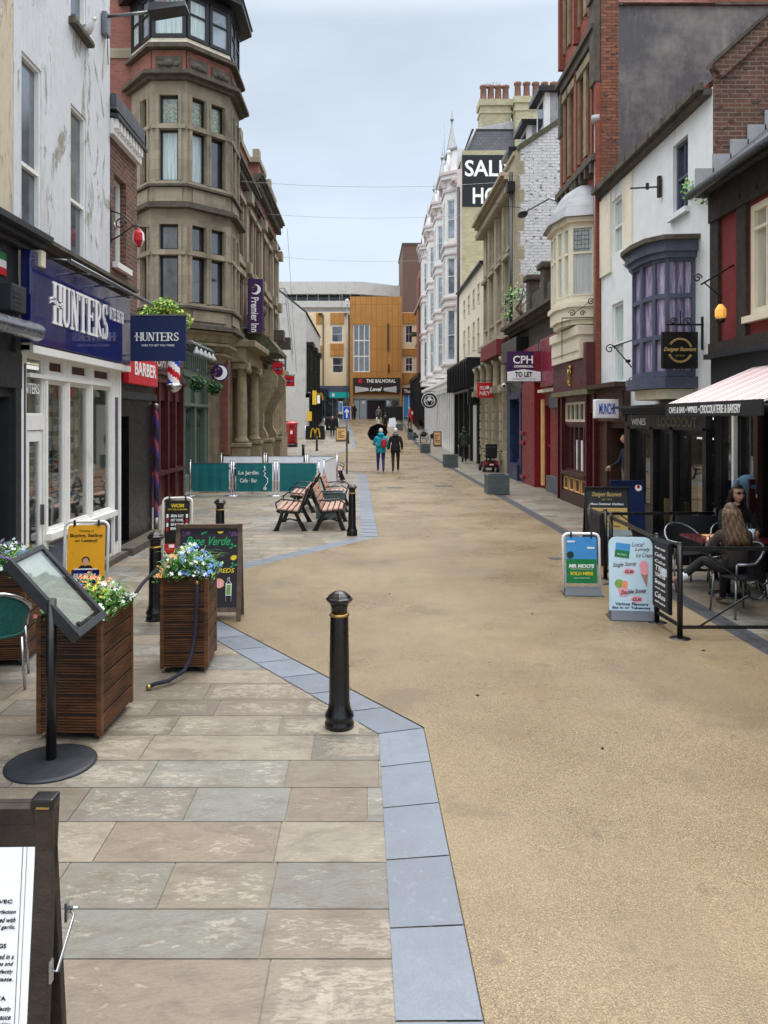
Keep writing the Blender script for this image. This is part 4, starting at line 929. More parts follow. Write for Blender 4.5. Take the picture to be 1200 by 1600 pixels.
# rooftop mesh cage past the hotel
m = MB('steel')
for x in (-6.6, -5.9, -5.2):
    m.bar((x, 49, 10.6), (x+.5, 49, 6.0), .03); m.bar((x, 49, 10.6), (x, 50.5, 10.6), .03); m.bar((x, 50.5, 10.6), (x+.4, 50.5, 6.5), .03)
m.bar((-6.6, 49, 10.6), (-5.2, 49, 10.6), .03); m.bar((-6.6, 50.5, 10.6), (-5.2, 50.5, 10.6), .03); m.bar((-6.5, 49, 9.6), (-5.1, 49, 9.6), .03); m.bar((-4.95, 48.3, 14.2), (-4.4, 48.5, 5.2), .02)
for k in range(3): m.box(-6.62+k*.7, -6.5+k*.7, 49, 49.1, 5, 6.1)
m.box(-7.2, -5.0, 48.6, 50.8, 4.9, 5.1); m.box(-7.2, -5.55, 48.65, 50.8, 0, 4.9); tag(obj('roof_cage', m), 'thin metal safety cage on the roof just past the stone hotel', 'metal cage')
# --- L6 pale gable house with black bay windows
B = house('pale_gable_pub', 'pale rendered gable house with black framed bay windows beyond the hotel', -8, 75)
Y0, Y1, XL = 66, 87, -5.2; gm_ = MB('light_concrete')
gm_.prism([(XL, Y0), (XL, Y1), (XL-7, Y1), (XL-7, Y0)], -.2, 11.39)
gm_.bm.verts.ensure_lookup_table()
gm_.plate([(XL, 11.4), (XL-3.2, 14.0), (XL-7, 14.4), (XL-7, 11.4)], Matrix.Translation((0, Y1, 0)) @ Matrix.Rotation(R(90), 4, 'X'), Y1-Y0-.1); obj('wall', gm_, B)
m = MB('slate'); m.plate([(XL+.12, 11.5), (XL-3.2, 14.2), (XL-7, 14.6), (XL-7, 14.41), (XL-3.2, 14.02), (XL+.1, 11.41)], Matrix.Translation((0, Y1, 0)) @ Matrix.Rotation(R(90), 4, 'X'), Y1-Y0-.15); obj('roof', m, B)
for i, y in enumerate((68, 73, 79)):
    m = MB('black_paint', FL(XL)); m.box(y-1.0, y+1.0, 0, .5, 4.7, 5.0, .03); m.box(y-1.1, y+1.1, 0, .62, 8.6, 9.0, .05); m.box(y-.9, y-.8, 0, .42, 5, 8.6); m.box(y+.8, y+.9, 0, .42, 5, 8.6); m.box(y-.05, y+.05, .36, .42, 5, 8.6); m.box(y-.9, y+.9, .36, .4, 6.7, 6.8)
    w_ = obj('bay_window', m, B); m = MB('glass_sky', FL(XL)); m.box(y-.8, y+.8, .02, .36, 5.01, 8.58); obj('pane', m, w_)
m = MB('black_paint', FL(XL)); m.box(66.05, 86.5, 0, .25, .2, 4.4); m.box(66.0, 86.6, 0, .6, 4.1, 4.5); 
for k in range(9): m.box(66.2+k*2.3, 66.5+k*2.3, .25, .36, .3, 4.1)
m.mat('glass')
for k in range(8): m.box(66.7+k*2.3, 68.2+k*2.3, .24, .27, 1.2, 3.4)
m.mat('light_concrete'); m.box(66.0, 66.04, .0, .3, 0.4, 4.4); obj('shop_front', m, B)
m = MB('yellow', FS(65.9)); m.box(-4.6, -4.25, 0, .1, 3.5, 4.7); m.mat('letter_white'); m.box(-4.2, -3.95, 0, .1, 3.6, 4.3); SGo = tag(obj('shop_sign', m), 'yellow lit shop sign on the black front of the pale gable house', 'sign')
def arches(mb, X, h, t):
    for s in (-1, 1):
        pts = [(s*h*.42*(1-math.cos(a))*.62 if False else s*(h*.26+h*.26*math.cos(a)), h*math.sin(a)) for a in [math.pi*i/14 for i in range(15)]]
        for (a, b), (c, d) in zip(pts, pts[1:]):
            v = Vector((c-a, d-b)); 
            if v.length < 1e-6: continue
            n = Vector((-v.y, v.x)).normalized()*t/2; e_ = v*.1
            mb.plate([(a-n.x-e_.x, b-n.y-e_.y), (c-n.x+e_.x, d-n.y+e_.y), (c+n.x+e_.x, d+n.y+e_.y), (a+n.x-e_.x, b+n.y-e_.y)], X, .02)
SG = thing('hanging_sign', 'black hanging sign with yellow double arch above the far left pavement', 'sign', (-4.3, 70, 4))
m = MB('black_paint'); m.box(-4.75, -3.8, 70, 70.12, 3.75, 4.95); obj('board', m, SG)
m = MB('yellow'); arches(m, FACE_S(-4.27, 69.98, 4.0), .62, .12); obj('emblem', m, SG)
m = MB('black_paint'); m.box(-5.2, -3.8, 70.02, 70.1, 4.97, 5.05); obj('bracket', m, SG)

# ================================================================== END OF STREET: shopping centre
B = house('shopping_centre', 'shopping centre with ochre cladding and cream render closing the far end of street', 0, 92, 2.25)
ZB = 2.25; F = FS(90); S = 13.33
def px(x): return (x-572)/S
def pz(y): return 2.25+(655-y)/S
wc = [(px(518), px(536), pz(535), pz(509)), (px(519), px(537), pz(583), pz(558))]
m = MB('buff_panel'); m.T = F; wallsheet(m, px(470), px(547), ZB-.3, pz(488), wc, .15); m.T = Matrix(); m.box(px(470), px(547), 90.4, 96, ZB, pz(488)); obj('wall', m, B)
for o in wc: win(B, F, o, dep=.12, fw=.1, nv=0, nh=1)
for a, b, c, d in ((516, 537, 506, 489), (516, 537, 556, 537), (494, 503, 506, 489), (494, 503, 560, 540)): m = MB('ochre_cladding', F); m.box(px(a), px(b), 0, .12, pz(c), pz(d)); obj('panel', m, B)
m = MB('black_paint', F)
for x in (503, 543): m.box(px(x-5), px(x+1), 0, .4, pz(492), pz(490)); m.box(px(x+2)-.05, px(x+2)+.05, 0, .2, ZB, pz(492))
m.mat('slate_paint'); m.box(px(470), px(547)-.02, .0, .3, ZB+2.6, pz(603)); m.box(px(470), px(547)-.02, .0, .25, ZB, ZB+.3); obj('shop_front', m, B)
m = MB('teal_sign', F); m.box(px(515), px(547)-.1, .31, .4, pz(622), pz(613)); m.mat('letter_white'); m.box(px(519), px(523), .41, .43, pz(620), pz(615)); m.mat('navy_board'); m.box(px(508), px(513), .31, .5, pz(618), pz(608)); obj('shop_sign', m, B)
m = MB('glass', F); m.box(px(500), px(545), .1, .2, ZB+.3, ZB+2.6); m.mat('white_paint'); m.box(px(529), px(536), .2, .24, ZB+.6, ZB+2.1); m.mat('sky_print'); m.box(px(530), px(535), .25, .27, ZB+.9, ZB+1.9); m.mat('steel')
for x in (508, 520, 527, 538): m.box(px(x)-.04, px(x)+.04, .2, .26, ZB+.3, ZB+2.6)
obj('window', m, B)
gx = [(px(552), px(578), pz(582), pz(508))]
m = MB('ochre_cladding'); m.T = FS(89.2); wallsheet(m, px(547), px(627), ZB+4.6, pz(465), gx, .2); m.T = Matrix()
m.box(px(547), px(627), 89.6, 96, ZB+2.9, pz(465)); m.box(px(547), px(552), 89.2, 90.2, ZB, ZB+4.6); m.box(px(624), px(627), 89.2, 90.2, ZB, ZB+4.6)
for xx in (547, 627): m.face([(px(xx), 89.2, ZB), (px(xx), 89.6, ZB), (px(xx), 89.6, pz(465)), (px(xx), 89.2, pz(465))])
m.face([(px(547), 89.2, pz(465)), (px(627), 89.2, pz(465)), (px(627), 89.6, pz(465)), (px(547), 89.6, pz(465))]); obj('tower', m, B)
win(B, FS(89.2), gx[0], dep=.2, nv=2, hs=[.33, .66], fw=.12, gm='glass', bw=.1)
m = MB('brown_paint', FS(89.2)); m.box(px(605), px(607), 0, .2, pz(550), pz(507)); m.box(px(606), px(608), 0, .2, pz(583), pz(570)); obj('lamp_strip', m, B)
m = MB('old_timber', FS(89.2)); m.box(px(552), px(625), -.1, .15, pz(613), pz(591)); m.mat('letter_white')
cx = px(587); cz = pz(609)
m.T = Matrix()
for k in range(-7, 8):
    sg_ = 1 if k > 0 else -1; kk = abs(k)-4
    if k: m.plate([(sg_*.5, kk*.03-.012), (sg_*2.4, kk*.11-.03), (sg_*2.4, kk*.11+.03), (sg_*.5, kk*.03+.012)], FACE_S(cx, 89.04, cz), .01)
m.mat('black_paint'); m.T = FS(89.2); m.box(px(576), px(599), .19, .2, pz(612), pz(605)); obj('sign_board', m, B)
m = MB('letter_white'); m.text('THE BALMORAL', FACE_S(px(595), 89.03, pz(596)), .5, width=3.4, height=.42, bold=.02); m.text('Level', FACE_S(cx, 88.99, pz(608.5)), .6, width=1.4, height=.5, shear=.3, bold=.03); m.mat('sign_red'); m.T = FS(89.2); m.box(px(560), px(566), .15, .18, pz(599), pz(593)); obj('lettering', m, B)
m = MB('dark_room', FS(89.9)); m.box(px(552), px(624), -.1, 0, ZB, ZB+2.6); m.mat('doorway_shade'); m.box(px(574), px(602), .001, .03, ZB, ZB+2.2); m.mat('glass'); m.box(px(552), px(573), .0, .06, ZB, ZB+2.2); m.box(px(603), px(624), 0, .06, ZB, ZB+2.2); m.mat('steel'); m.box(px(552), px(624), .0, .12, ZB+2.2, ZB+2.4)  # near-black sheet paints the shade in the middle of the doorway
for x in (553, 562, 573, 603, 612, 623): m.box(px(x)-.05, px(x)+.05, .06, .12, ZB, ZB+2.2)
m.mat('letter_white'); m.box(px(566), px(570), .12, .14, ZB+1.8, ZB+2.15); m.box(px(604), px(608), .12, .14, ZB+1.8, ZB+2.15); m.mat('buff_panel'); m.box(px(552), px(624), 0, .1, ZB+2.4, pz(613)-.02); obj('entrance', m, B)
wr = [(px(633), px(645), pz(536), pz(508)), (px(633), px(645), pz(581), pz(558))]
m = MB('buff_panel'); m.T = F; wallsheet(m, px(627), px(690), ZB+2.8, pz(488), wr, .15); m.T = Matrix(); m.box(px(627.2), px(690), 90.4, 96, ZB, pz(488)); obj('wall', m, B)
for o in wr: win(B, F, o, dep=.12, fw=.1, nv=1, nh=1)
for a, b, c, d in ((629, 660, 506, 489), (629, 660, 556, 545), (627.5, 660, 600, 583)): m = MB('ochre_cladding', F); m.box(px(a), px(b), 0, .12, pz(c), pz(d)); obj('panel', m, B)
m = MB('maroon_paint', F); m.box(px(628), px(665), 0, .3, pz(617), pz(606)); m.mat('letter_white'); m.T = Matrix(); m.text('The Ed', FACE_S(px(640), 89.68, pz(611.5)), .5, width=1.4, height=.42, bold=.02); m.T = F
m.mat('sky_print'); m.box(px(629), px(665), .0, .1, ZB+.2, pz(617)); m.mat('white_paint'); m.box(px(629), px(631), .1, .2, ZB, pz(617)); m.box(px(638), px(639), .1, .2, ZB, pz(617)); obj('shop_front', m, B)
m = MB('light_concrete')
S2 = 1200/108; qx = lambda x: (x-572)/S2; qz = lambda y: 2.25+(655-y)/S2
m = MB('light_concrete'); m.box(qx(400), qx(690), 108, 130, 0, qz(487)); m.box(qx(400), qx(690), 108.6, 130, qz(487), qz(478)); m.box(qx(400), qx(690), 108.0, 109, qz(480), qz(470)); m.T = FS(108)
m.plate([(qx(430), qz(459)), (qx(430), qz(440)), (qx(555), qz(440)), (qx(625), qz(447)), (qx(625), qz(464)), (qx(555), qz(459))], Matrix.Rotation(R(90), 4, 'X') @ Matrix.Diagonal((1, 1, 1, 1)), .5) if False else None
m.T = Matrix(); m.plate([(qx(425), qz(459)), (qx(555), qz(459)), (qx(625), qz(464)), (qx(625), qz(447)), (qx(565), qz(440)), (qx(425), qz(440))], Matrix.Translation((0, 109, 0)) @ Matrix.Rotation(R(90), 4, 'X'), 1)
m.mat('dark_room'); m.box(qx(430), qx(640), 109.5, 110, qz(478), qz(440)-.3); m.mat('light_concrete')
for k in range(12): m.box(qx(445+k*17), qx(446+k*17), 108.8, 109.1, qz(474), qz(459))
tag(obj('car_park', m), 'grey concrete multistorey car park deck rising behind the ochre shopping centre', 'car park')
m = MB('brown_brick'); m.box(qx(625), qx(700), 100, 112, 0, qz(403)); m.mat('weathered_stone'); m.box(qx(625)-.1, qx(700), 99.9, 112, qz(403), qz(400)); tag(obj('brick_tower', m), 'tall plain brown slab tower behind the right end of the shopping centre', 'tower')
m = MB('steel'); m.cyl((-2.2, 89, ZB), (-2.2, 89, 15.6), .06, .04); m.mat('white_paint'); m.ball((-2.2, 89, 16.0), .2); m.box(-2.35, -2.05, 88.9, 89.1, 15.6, 15.75); tag(obj('lamp_post', m), 'slim post with white globe top against the cream end of the shopping centre', 'lamp post')
# ================================================================== RIGHT ROW
XW = 5.6
def bay(par, OPp, z0, z1, wins, mat, dep=.12, fm='white_paint', inner=None, name='bay', caps=(), ctr=None, apron=None):
    """canted bay on the right row; plan points from far to near; wins: dict face -> list of (a,b) fractions"""
    m = MB(mat); L_ = []
    for i, (p, q) in enumerate(zip(OPp, OPp[1:])):
        L = (Vector(q)-Vector(p)).length; m.T = FE(p, q); ops = [(a*L, b*L, c, d) for (a, b, c, d) in wins.get(i, [])]
        wallsheet(m, 0, L, z0, z1, ops, dep); L_.append((FE(p, q), ops))
    m.T = Matrix(); back = XW+.05 if ctr is None else ctr+.05
    pl = OPp+[(back, OPp[-1][1]), (back, OPp[0][1])]
    def gr(d):
        r = []
        for i, p in enumerate(OPp):
            p = Vector(p)
            if i == 0: r.append((p.x, p.y+d)); continue
            if i == len(OPp)-1: r.append((p.x, p.y-d)); continue
            a = (p-Vector(OPp[i-1])).normalized(); b = (Vector(OPp[i+1])-p).normalized(); n = (Vector((a.y, -a.x))+Vector((b.y, -b.x))).normalized()
            r.append(tuple(p+n*d/max(.5, n.dot(Vector((a.y, -a.x))))))
        return r+[(back, OPp[-1][1]-d), (back, OPp[0][1]+d)]
    for (za, zb, d, mt) in caps: m.mat(mt); m.prism(gr(d), za, zb)
    return m, L_, gr
# --- R0 timber house with awning cafe
B = house('red_timber_house', 'dark timbered house with red render panels above the striped awning', 8, 10)
F = FR(XW); uo = [(10.35, 11.2, 3.75, 5.35), (8.3, 9.3, 3.75, 5.35)]
m = MB('dull_red_render'); shell(m, 'R', XW, 2, 12.38, 3.3, 5.85, 6, uo, 'dull_red_render', 'old_brick', dep=.12)
m.mat('old_timber')
for a, b in ((12.1, 12.38), (11.22, 11.5), (10.05, 10.33), (7.9, 8.2)): strip(m, F, a, b, 3.4, 5.6, .06)
strip(m, F, 2, 12.38, 5.4, 5.86, .09); strip(m, F, 2, 12.38, 3.3, 3.46, .09)
for k in range(8): strip(m, F, 11.3-k*.5, 11.36-k*.5, 5.5, 5.56, .12)
obj('wall', m, B)
for o in uo:
    w_ = win(B, F, o, dep=.1, nv=1, hs=[.78], fw=.1, gm='blind', sill='cream_paint', fm='cream_paint')
m = MB('slate'); m.prism([(XW-.35, 2), (XW-.35, 12.36), (XW+6, 12.36), (XW+6, 2)], 5.88, 5.96); 
v = [(XW-.4, 5.9), (XW+3, 8.7), (XW+6, 8.7), (XW+6, 5.9)]; m.plate(v, Matrix.Translation((0, 12.3, 0)) @ Matrix.Rotation(R(90), 4, 'X'), 10.2); m.mat('black_paint'); m.cyl((XW-.4, 2, 5.84), (XW-.4, 12.35, 5.84), .07); obj('roof', m, B)
m = MB('lead')
for k in range(12): x = XW-.3+k*.28; z = 5.96+k*.235; m.box(x, x+.3, 12.36, 12.385, z-.15, z+.33)
obj('flashing', m, B)
m = MB('black_paint'); so_ = [(11.7, 12.2, .1, 2.35), (11.0, 11.55, .3, 2.35), (9.9, 10.8, .1, 2.35), (8.2, 9.7, .75, 2.35), (4, 7.8, .6, 2.35)]
shell(m, 'R', XW, 2, 12.38, 0, 3.28, 5, so_, 'black_paint', dep=.12)
m.mat('charcoal_paint'); strip(m, F, 2, 12.38, 2.42, 2.62, .1); strip(m, F, 2, 12.3, 2.72, 3.2, .08); strip(m, F, 2, 12.3, 3.2, 3.28, .2)
m.mat('old_timber')
for k in range(7): m.ball((XW-.1, 11.9-k*.55, 2.5), .035, 8)
m.mat('white_paint'); strip(m, F, 11.58, 11.64, .1, 2.4, .06); m.mat('brown_paint'); strip(m, F, 10.85, 10.97, .1, 2.4, .07); obj('shop_front', m, B)
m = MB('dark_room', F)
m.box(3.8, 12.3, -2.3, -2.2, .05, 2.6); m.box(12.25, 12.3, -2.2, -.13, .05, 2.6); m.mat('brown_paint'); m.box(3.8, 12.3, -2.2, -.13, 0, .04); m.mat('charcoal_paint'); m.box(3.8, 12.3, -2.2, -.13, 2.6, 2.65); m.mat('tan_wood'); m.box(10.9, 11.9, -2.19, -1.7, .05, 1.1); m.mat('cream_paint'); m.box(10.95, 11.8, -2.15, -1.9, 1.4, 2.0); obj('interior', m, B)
m = MB('strip_light', F); m.box(10.5, 11.9, -1.3, -1.24, 2.54, 2.58); obj('ceiling_light', m, B)
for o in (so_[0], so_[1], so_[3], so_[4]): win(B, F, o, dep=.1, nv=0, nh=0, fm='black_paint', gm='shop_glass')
m = MB('dull_red_render', F); m.box(8.2, 9.7, .01, .12, .1, .74); m.mat('olive_paint'); m.box(8.1, 9.8, .0, .2, .75, .8); obj('counter', m, B)
# awning
A = thing('awning', 'pink white and grey striped shop awning with black lettered valance on the right', 'awning', (5, 9.5, 2.3))
m = MB('awning_cloth'); y0, y1 = 8.3, 10.95
m.hull8([(4.3, y0, 2.44), (5.59, y0, 2.98), (5.59, y1, 2.98), (4.3, y1, 2.44), (4.3, y0, 2.47), (5.59, y0, 3.02), (5.59, y1, 3.02), (4.3, y1, 2.47)]); obj('canopy', m, A)
m = MB('charcoal_paint'); m.box(4.27, 4.3, y0, y1, 2.29, 2.47); obj('valance', m, A)
m = MB('letter_white'); m.text('CAFE & BAR • WINES •', FACE_R(4.265, 10.32, 2.375), .09, width=.98, height=.085, bold=.01); m.text('CHOCOLATERIE & BAKERY', FACE_R(4.265, 9.28, 2.375), .1, width=1.06, height=.105, bold=.015); obj('lettering', m, A)
m = MB('steel'); m.tube([(5.58, 8.5, 2.5), (4.9, 8.6, 2.42), (4.32, 8.5, 2.42)], .018, 6); m.tube([(5.58, 10.7, 2.5), (4.9, 10.6, 2.42), (4.32, 10.7, 2.42)], .018, 6); obj('arm', m, A)
# hanging poster under the awning
SG = thing('hanging_poster', 'blue and green ice cream poster hanging behind the awning end at the right edge', 'poster', (5.0, 9.3, 1.75))
m = MB('sky_print'); m.box(4.93, 5.5, 9.3, 9.32, 1.95, 2.25); m.mat('green_print'); m.box(4.93, 5.5, 9.3, 9.32, 1.7, 1.949); obj('board', m, SG)
m = MB('letter_white'); m.text("MR MOO'S", FACE_S(5.2, 9.297, 1.9), .08, width=.48, height=.07, bold=.02); m.mat('yellow'); m.text('SOLD HERE', FACE_S(5.2, 9.297, 1.78), .07, width=.42, height=.06, bold=.02); obj('lettering', m, SG)
# --- R1 white rendered house
B = house('white_rendered_house', 'white rendered house with slate blue bow window and brick gable on the right', 8, 15)
ops = [(13.36, 14.02, 5.95, 7.22), (16.72, 17.5, 5.95, 7.2), (16.72, 17.5, 3.05, 4.85)]
m = MB('white_render'); m.T = FR(XW); wallsheet(m, 12.4, 18.28, 2.4, 7.62, ops, .16); m.T = Matrix()
m.mat('old_brick'); Z = 7.62
m.face([(XW+.002, 12.4, 2.4), (12, 12.4, 2.4), (12, 12.4, 11.8), (XW+4.4, 12.4, 11.8), (XW+.002, 12.4, Z+.2)])
m.face([(XW+.002, 18.28, 2.4), (12, 18.28, 2.4), (12, 18.28, 11.6), (XW+4.4, 18.28, 11.6), (XW+.002, 18.28, Z)])
m.face([(12, 12.4, 2.4), (12, 18.28, 2.4), (12, 18.28, 11.6), (12, 12.4, 11.6)])
obj('wall', m, B)
m = MB('old_brick')    # raised verge
m.plate([(XW+.12, Z+.12), (XW+4.4, 11.62), (XW+4.4, 11.92), (XW+.0, Z+.34)], Matrix.Translation((0, 12.55, 0)) @ Matrix.Rotation(R(90), 4, 'X'), .22); m.mat('weathered_stone')
for k in range(16):
    x = XW-.02+k*.275; z = Z+.345+k*.243; m.hull8([(x, 12.28, z), (x+.27, 12.28, z+.238), (x+.27, 12.6, z+.238), (x, 12.6, z), (x, 12.28, z+.07), (x+.27, 12.28, z+.308), (x+.27, 12.6, z+.308), (x, 12.6, z+.07)])
obj('verge', m, B)
m = MB('roof_tile'); m.plate([(XW-.1, 7.66), (XW+4.4, 11.55), (XW+6.4, 11.55), (XW+6.4, 7.66)], Matrix.Translation((0, 18.2, 0)) @ Matrix.Rotation(R(90), 4, 'X'), 5.65); obj('roof', m, B)
m = MB('weathered_stone'); m.T = FR(XW); 
m.box(12.42, 18.3, .0, .14, 7.5, 7.6); m.box(12.42, 18.3, .14, .24, 7.58, 7.7)
for k in range(9): m.box(12.6+k*.66, 12.66+k*.66, .24, .26, 7.57, 7.71)
m.T = Matrix(); obj('gutter', m, B)
win(B, FR(XW), ops[0], dep=.16, nv=1, hs=[.5], fm='slate_paint', gm='glass', sill='white_render'); win(B, FR(XW), ops[1], dep=.14, nv=0, hs=[.5], gm='net_curtain'); win(B, FR(XW), ops[2], dep=.14, nv=0, hs=[.5], gm='net_curtain', sill='white_render')
m = MB('cream_render', FR(XW)); m.box(17.5, 18.26, .0, .05, 5.6, 7.4); m.box(16.1, 16.68, .0, .04, 5.6, 7.45); obj('pilaster', m, B)
BP = [(XW, 14.75), (5.12, 14.62), (4.95, 14.3), (4.92, 13.75), (4.98, 13.3), (5.12, 13.1), (XW, 13.05)]
z0, z1 = 2.98, 5.0; zz = [(2.98+.1, 3.62), (3.7, 4.32), (4.4, 4.95)]
wn = {}
for i in range(6):
    e_ = .1; k = 3 if i in (5,) else 1 if i in (1, 3, 4) else 1
    wn[i] = [(e_+(1-2*e_)*j/k+.02, e_+(1-2*e_)*(j+1)/k-.02, a, b) for j in range(k) for a, b in zz]
m, L_, gr = bay(B, BP, z0, z1, wn, 'slate_paint', .06, caps=[(2.78, 2.97, .1, 'slate_paint'), (2.6, 2.77, -.05, 'cream_paint'), (5.0, 5.1, .06, 'slate_paint'), (5.1, 5.28, .12, 'slate_paint'), (5.28, 5.36, .2, 'weathered_stone')])
m.mat('weathered_stone'); m.prism(gr(.16), 5.362, 5.6, [(5.5+.0*i, 13.9) for i in range(len(gr(0)))]) ; bw_ = obj('bow_window', m, B)
rn = random.Random(5)
g = MB('lilac_curtain'); g.prism([(XW, 14.7), (5.15, 14.56), (5.01, 14.28), (4.98, 13.76), (5.03, 13.34), (5.15, 13.16), (XW, 13.11)], 3.0, 4.99); obj('pane', g, bw_)
# shop under it: black cast shopfront + brown shop
m = MB('black_paint'); so_ = [(12.75, 13.75, .5, 2.0), (13.95, 14.7, .1, 2.0), (14.9, 15.9, .5, 2.0)]
m.T = FR(XW); wallsheet(m, 12.4, 16.2, 0, 2.4, so_, .1); m.T = Matrix()
for u in (12.5, 13.85, 14.8, 16.1): strip(m, FR(XW), u-.07, u+.07, 0, 2.1, .1)
m.mat('charcoal_paint'); cornice(m, FR(XW), 12.45, 16.3, 2.36, .16, .36); strip(m, FR(XW), 12.45, 16.2, 2.06, 2.34, .1); m.mat('white_render'); m.T = FR(XW)
wallsheet(m, 16.2, 16.4, 0, 2.4, [], .5); m.mat('brown_paint'); wallsheet(m, 16.4, 18.28, 0, 2.4, [(16.45, 17.6, .1, 2.05)], .5); m.T = Matrix(); obj('shop_front', m, B)
for o in so_: win(B, FR(XW), o, dep=.1, nh=0, fm='black_paint', gm='shop_glass', fw=.04)
m = MB('cream_paint', FR(XW)); m.box(12.45, 16.15, -1.9, -1.8, .05, 2.3); m.mat('brown_paint'); m.box(12.45, 16.15, -1.8, -.12, .0, .05); m.box(12.42, 12.47, -1.8, -.12, .05, 2.3); m.box(16.13, 16.18, -1.8, -.12, .05, 2.3); m.mat('tan_wood')
for z in (.5, 1.0, 1.5): m.box(12.6, 15.9, -1.79, -1.5, z, z+.03)
rn = random.Random(7)
for z in (.53, 1.03, 1.53):
    for k in range(20): m.mat(rn.choice(['maroon_paint', 'olive_paint', 'tan_wood', 'cream_paint', 'green_print', 'navy_board'])); m.box(12.65+k*.16, 12.75+k*.16, -1.7, -1.6, z, z+rn.uniform(.12, .3))
m.mat('tan_wood'); m.box(12.8, 13.7, -.7, -.3, .1, .62); m.box(14.95, 15.85, -.7, -.3, .1, .62); obj('interior', m, B)
m = MB('strip_light', FR(XW)); m.box(12.85, 13.7, -.34, -.3, 1.9, 1.93); m.box(13.0, 15.8, -1.0, -.94, 2.24, 2.28); obj('ceiling_light', m, B)
m = MB('cream_paint', FR(XW)); m.box(12.45, 16.15, -1.8, -.12, 2.3, 2.35); obj('ceiling', m, B)
m = MB('olive_paint'); m.text('LOCODOUT', FACE_R(XW-.105, 13.6, 2.2), .2, width=1.7, height=.17, bold=.02); m.mat('letter_white'); m.text('WINES', FACE_R(XW-.105, 15.5, 2.2), .15, width=.8, height=.13); obj('lettering', m, B)
m = MB('sign_white', FR(XW)); 
for z in (1.0, 1.3, 1.6): m.box(14.1, 14.4, -.14, -.13, z, z+.2)
m.mat('green_print'); m.box(14.1, 14.4, -.14, -.13, .72, .95); obj('notice', m, B)
m = MB('brown_paint', FR(XW)); m.box(16.25, 16.42, .0, .08, 0, 2.2); m.box(17.62, 17.8, 0, .08, 0, 2.2); m.box(17.82, 18.27, 0, .05, 0, 2.2); m.box(16.25, 18.27, .0, .12, 2.2, 2.95); m.box(16.2, 18.3, .12, .35, 2.95, 3.05); m.box(16.35, 18.1, .12, .14, 2.3, 2.85); 
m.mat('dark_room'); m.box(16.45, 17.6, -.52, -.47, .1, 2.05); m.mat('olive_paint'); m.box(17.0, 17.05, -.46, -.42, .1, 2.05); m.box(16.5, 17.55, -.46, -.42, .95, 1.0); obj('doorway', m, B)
SG = thing('box_sign', 'white lightbox sign with blue capitals over the brown doorway', 'sign', (5.35, 16.9, 2.45))
m = MB('sign_white'); m.box(4.95, 5.48, 16.6, 16.78, 2.27, 2.68, .02); obj('box', m, SG); m = MB('arrow_blue'); m.text('MUNCHR', FACE_S(5.215, 16.595, 2.475), .2, width=.36, height=.24, bold=.02); obj('lettering', m, SG)
# brackets and hanging signs
def scroll(mb, c, r, turns=1.4, t=.012, start=0, sgn=1, plane='S'):
    pts = []
    for i in range(22):
        a = start+sgn*turns*2*math.pi*i/21; rr = r*(1-.8*i/21)
        pts.append((c[0]+rr*math.cos(a), c[1], c[2]+rr*math.sin(a)) if plane == 'S' else (c[0], c[1]+rr*math.cos(a), c[2]+rr*math.sin(a)))
    mb.tube(pts, t, 6)
SG = thing('projecting_sign', 'square black hanging sign with gold ring emblem beside the bow window', 'sign', (5.2, 12.75, 3.1))
m = MB('black_paint'); m.box(4.9, 5.5, 12.72, 12.78, 3.09, 3.7, .01); obj('board', m, SG)
m = MB('letter_gold')
for a0, a1 in ((.25, 2.6), (3.5, 5.9)): 
    for rr in (.2, .18): m.tube([(5.2+rr*math.cos(a0+(a1-a0)*i/16), 12.714, 3.39+rr*math.sin(a0+(a1-a0)*i/16)) for i in range(17)], .006, 5)
m.text('Designer Basement', FACE_S(5.2, 12.712, 3.4), .1, width=.54, height=.085, shear=.4, bold=.01); m.text('EST 1979', FACE_S(5.2, 12.712, 3.3), .03, width=.14); obj('lettering', m, SG)
m = MB('black_paint'); m.bar((4.98, 12.75, 3.82), (5.75, 12.75, 3.82), .03); m.bar((5.58, 12.75, 3.4), (5.58, 12.75, 3.95), .03); m.bar((5.0, 12.75, 3.7), (5.0, 12.75, 3.82), .012); m.bar((5.4, 12.75, 3.7), (5.4, 12.75, 3.82), .012); scroll(m, (5.1, 12.75, 3.88), .06); scroll(m, (5.35, 12.75, 3.88), .06, sgn=-1, start=math.pi); m.bar((5.22, 12.75, 3.82), (5.22, 12.75, 4.05), .014); obj('bracket', m, SG)
T = thing('wall_bracket', 'ornate empty black scroll bracket on the white wall left of the bow window', 'bracket', (5.3, 15.6, 3.3))
m = MB('black_paint'); m.bar((5.6, 15.6, 3.92), (5.0, 15.6, 3.72), .025); m.bar((5.05, 15.6, 3.72), (5.4, 15.6, 3.3), .02); scroll(m, (4.95, 15.6, 3.68), .1); scroll(m, (5.4, 15.6, 3.05), .1, sgn=-1, start=1.5); m.bar((5.5, 15.6, 3.1), (5.5, 15.6, 3.5), .02); m.box(5.28, 5.36, 15.56, 15.64, 3.4, 3.46); obj('scroll', m, T)
T = thing('wall_lantern', 'amber lantern hanging from a black scroll bracket on red render', 'lantern', (5.3, 11.7, 3.8))
m = MB('black_paint'); m.bar((5.6, 11.7, 4.6), (5.1, 11.7, 4.3), .025); m.bar((5.15, 11.7, 4.33), (5.42, 11.7, 4.1), .015); scroll(m, (5.05, 11.7, 4.4), .07); m.bar((5.4, 11.7, 4.1), (5.4, 11.7, 4.0), .012); m.cyl((5.4, 11.7, 3.72), (5.4, 11.7, 3.78), .05, .08, 10); obj('bracket', m, T)
m = MB('lamp_glow'); m.lathe((5.4, 11.7, 3.78), [(.06, 0), (.085, .04), (.085, .14), (.03, .22)], 8, False); obj('lamp', m, T)
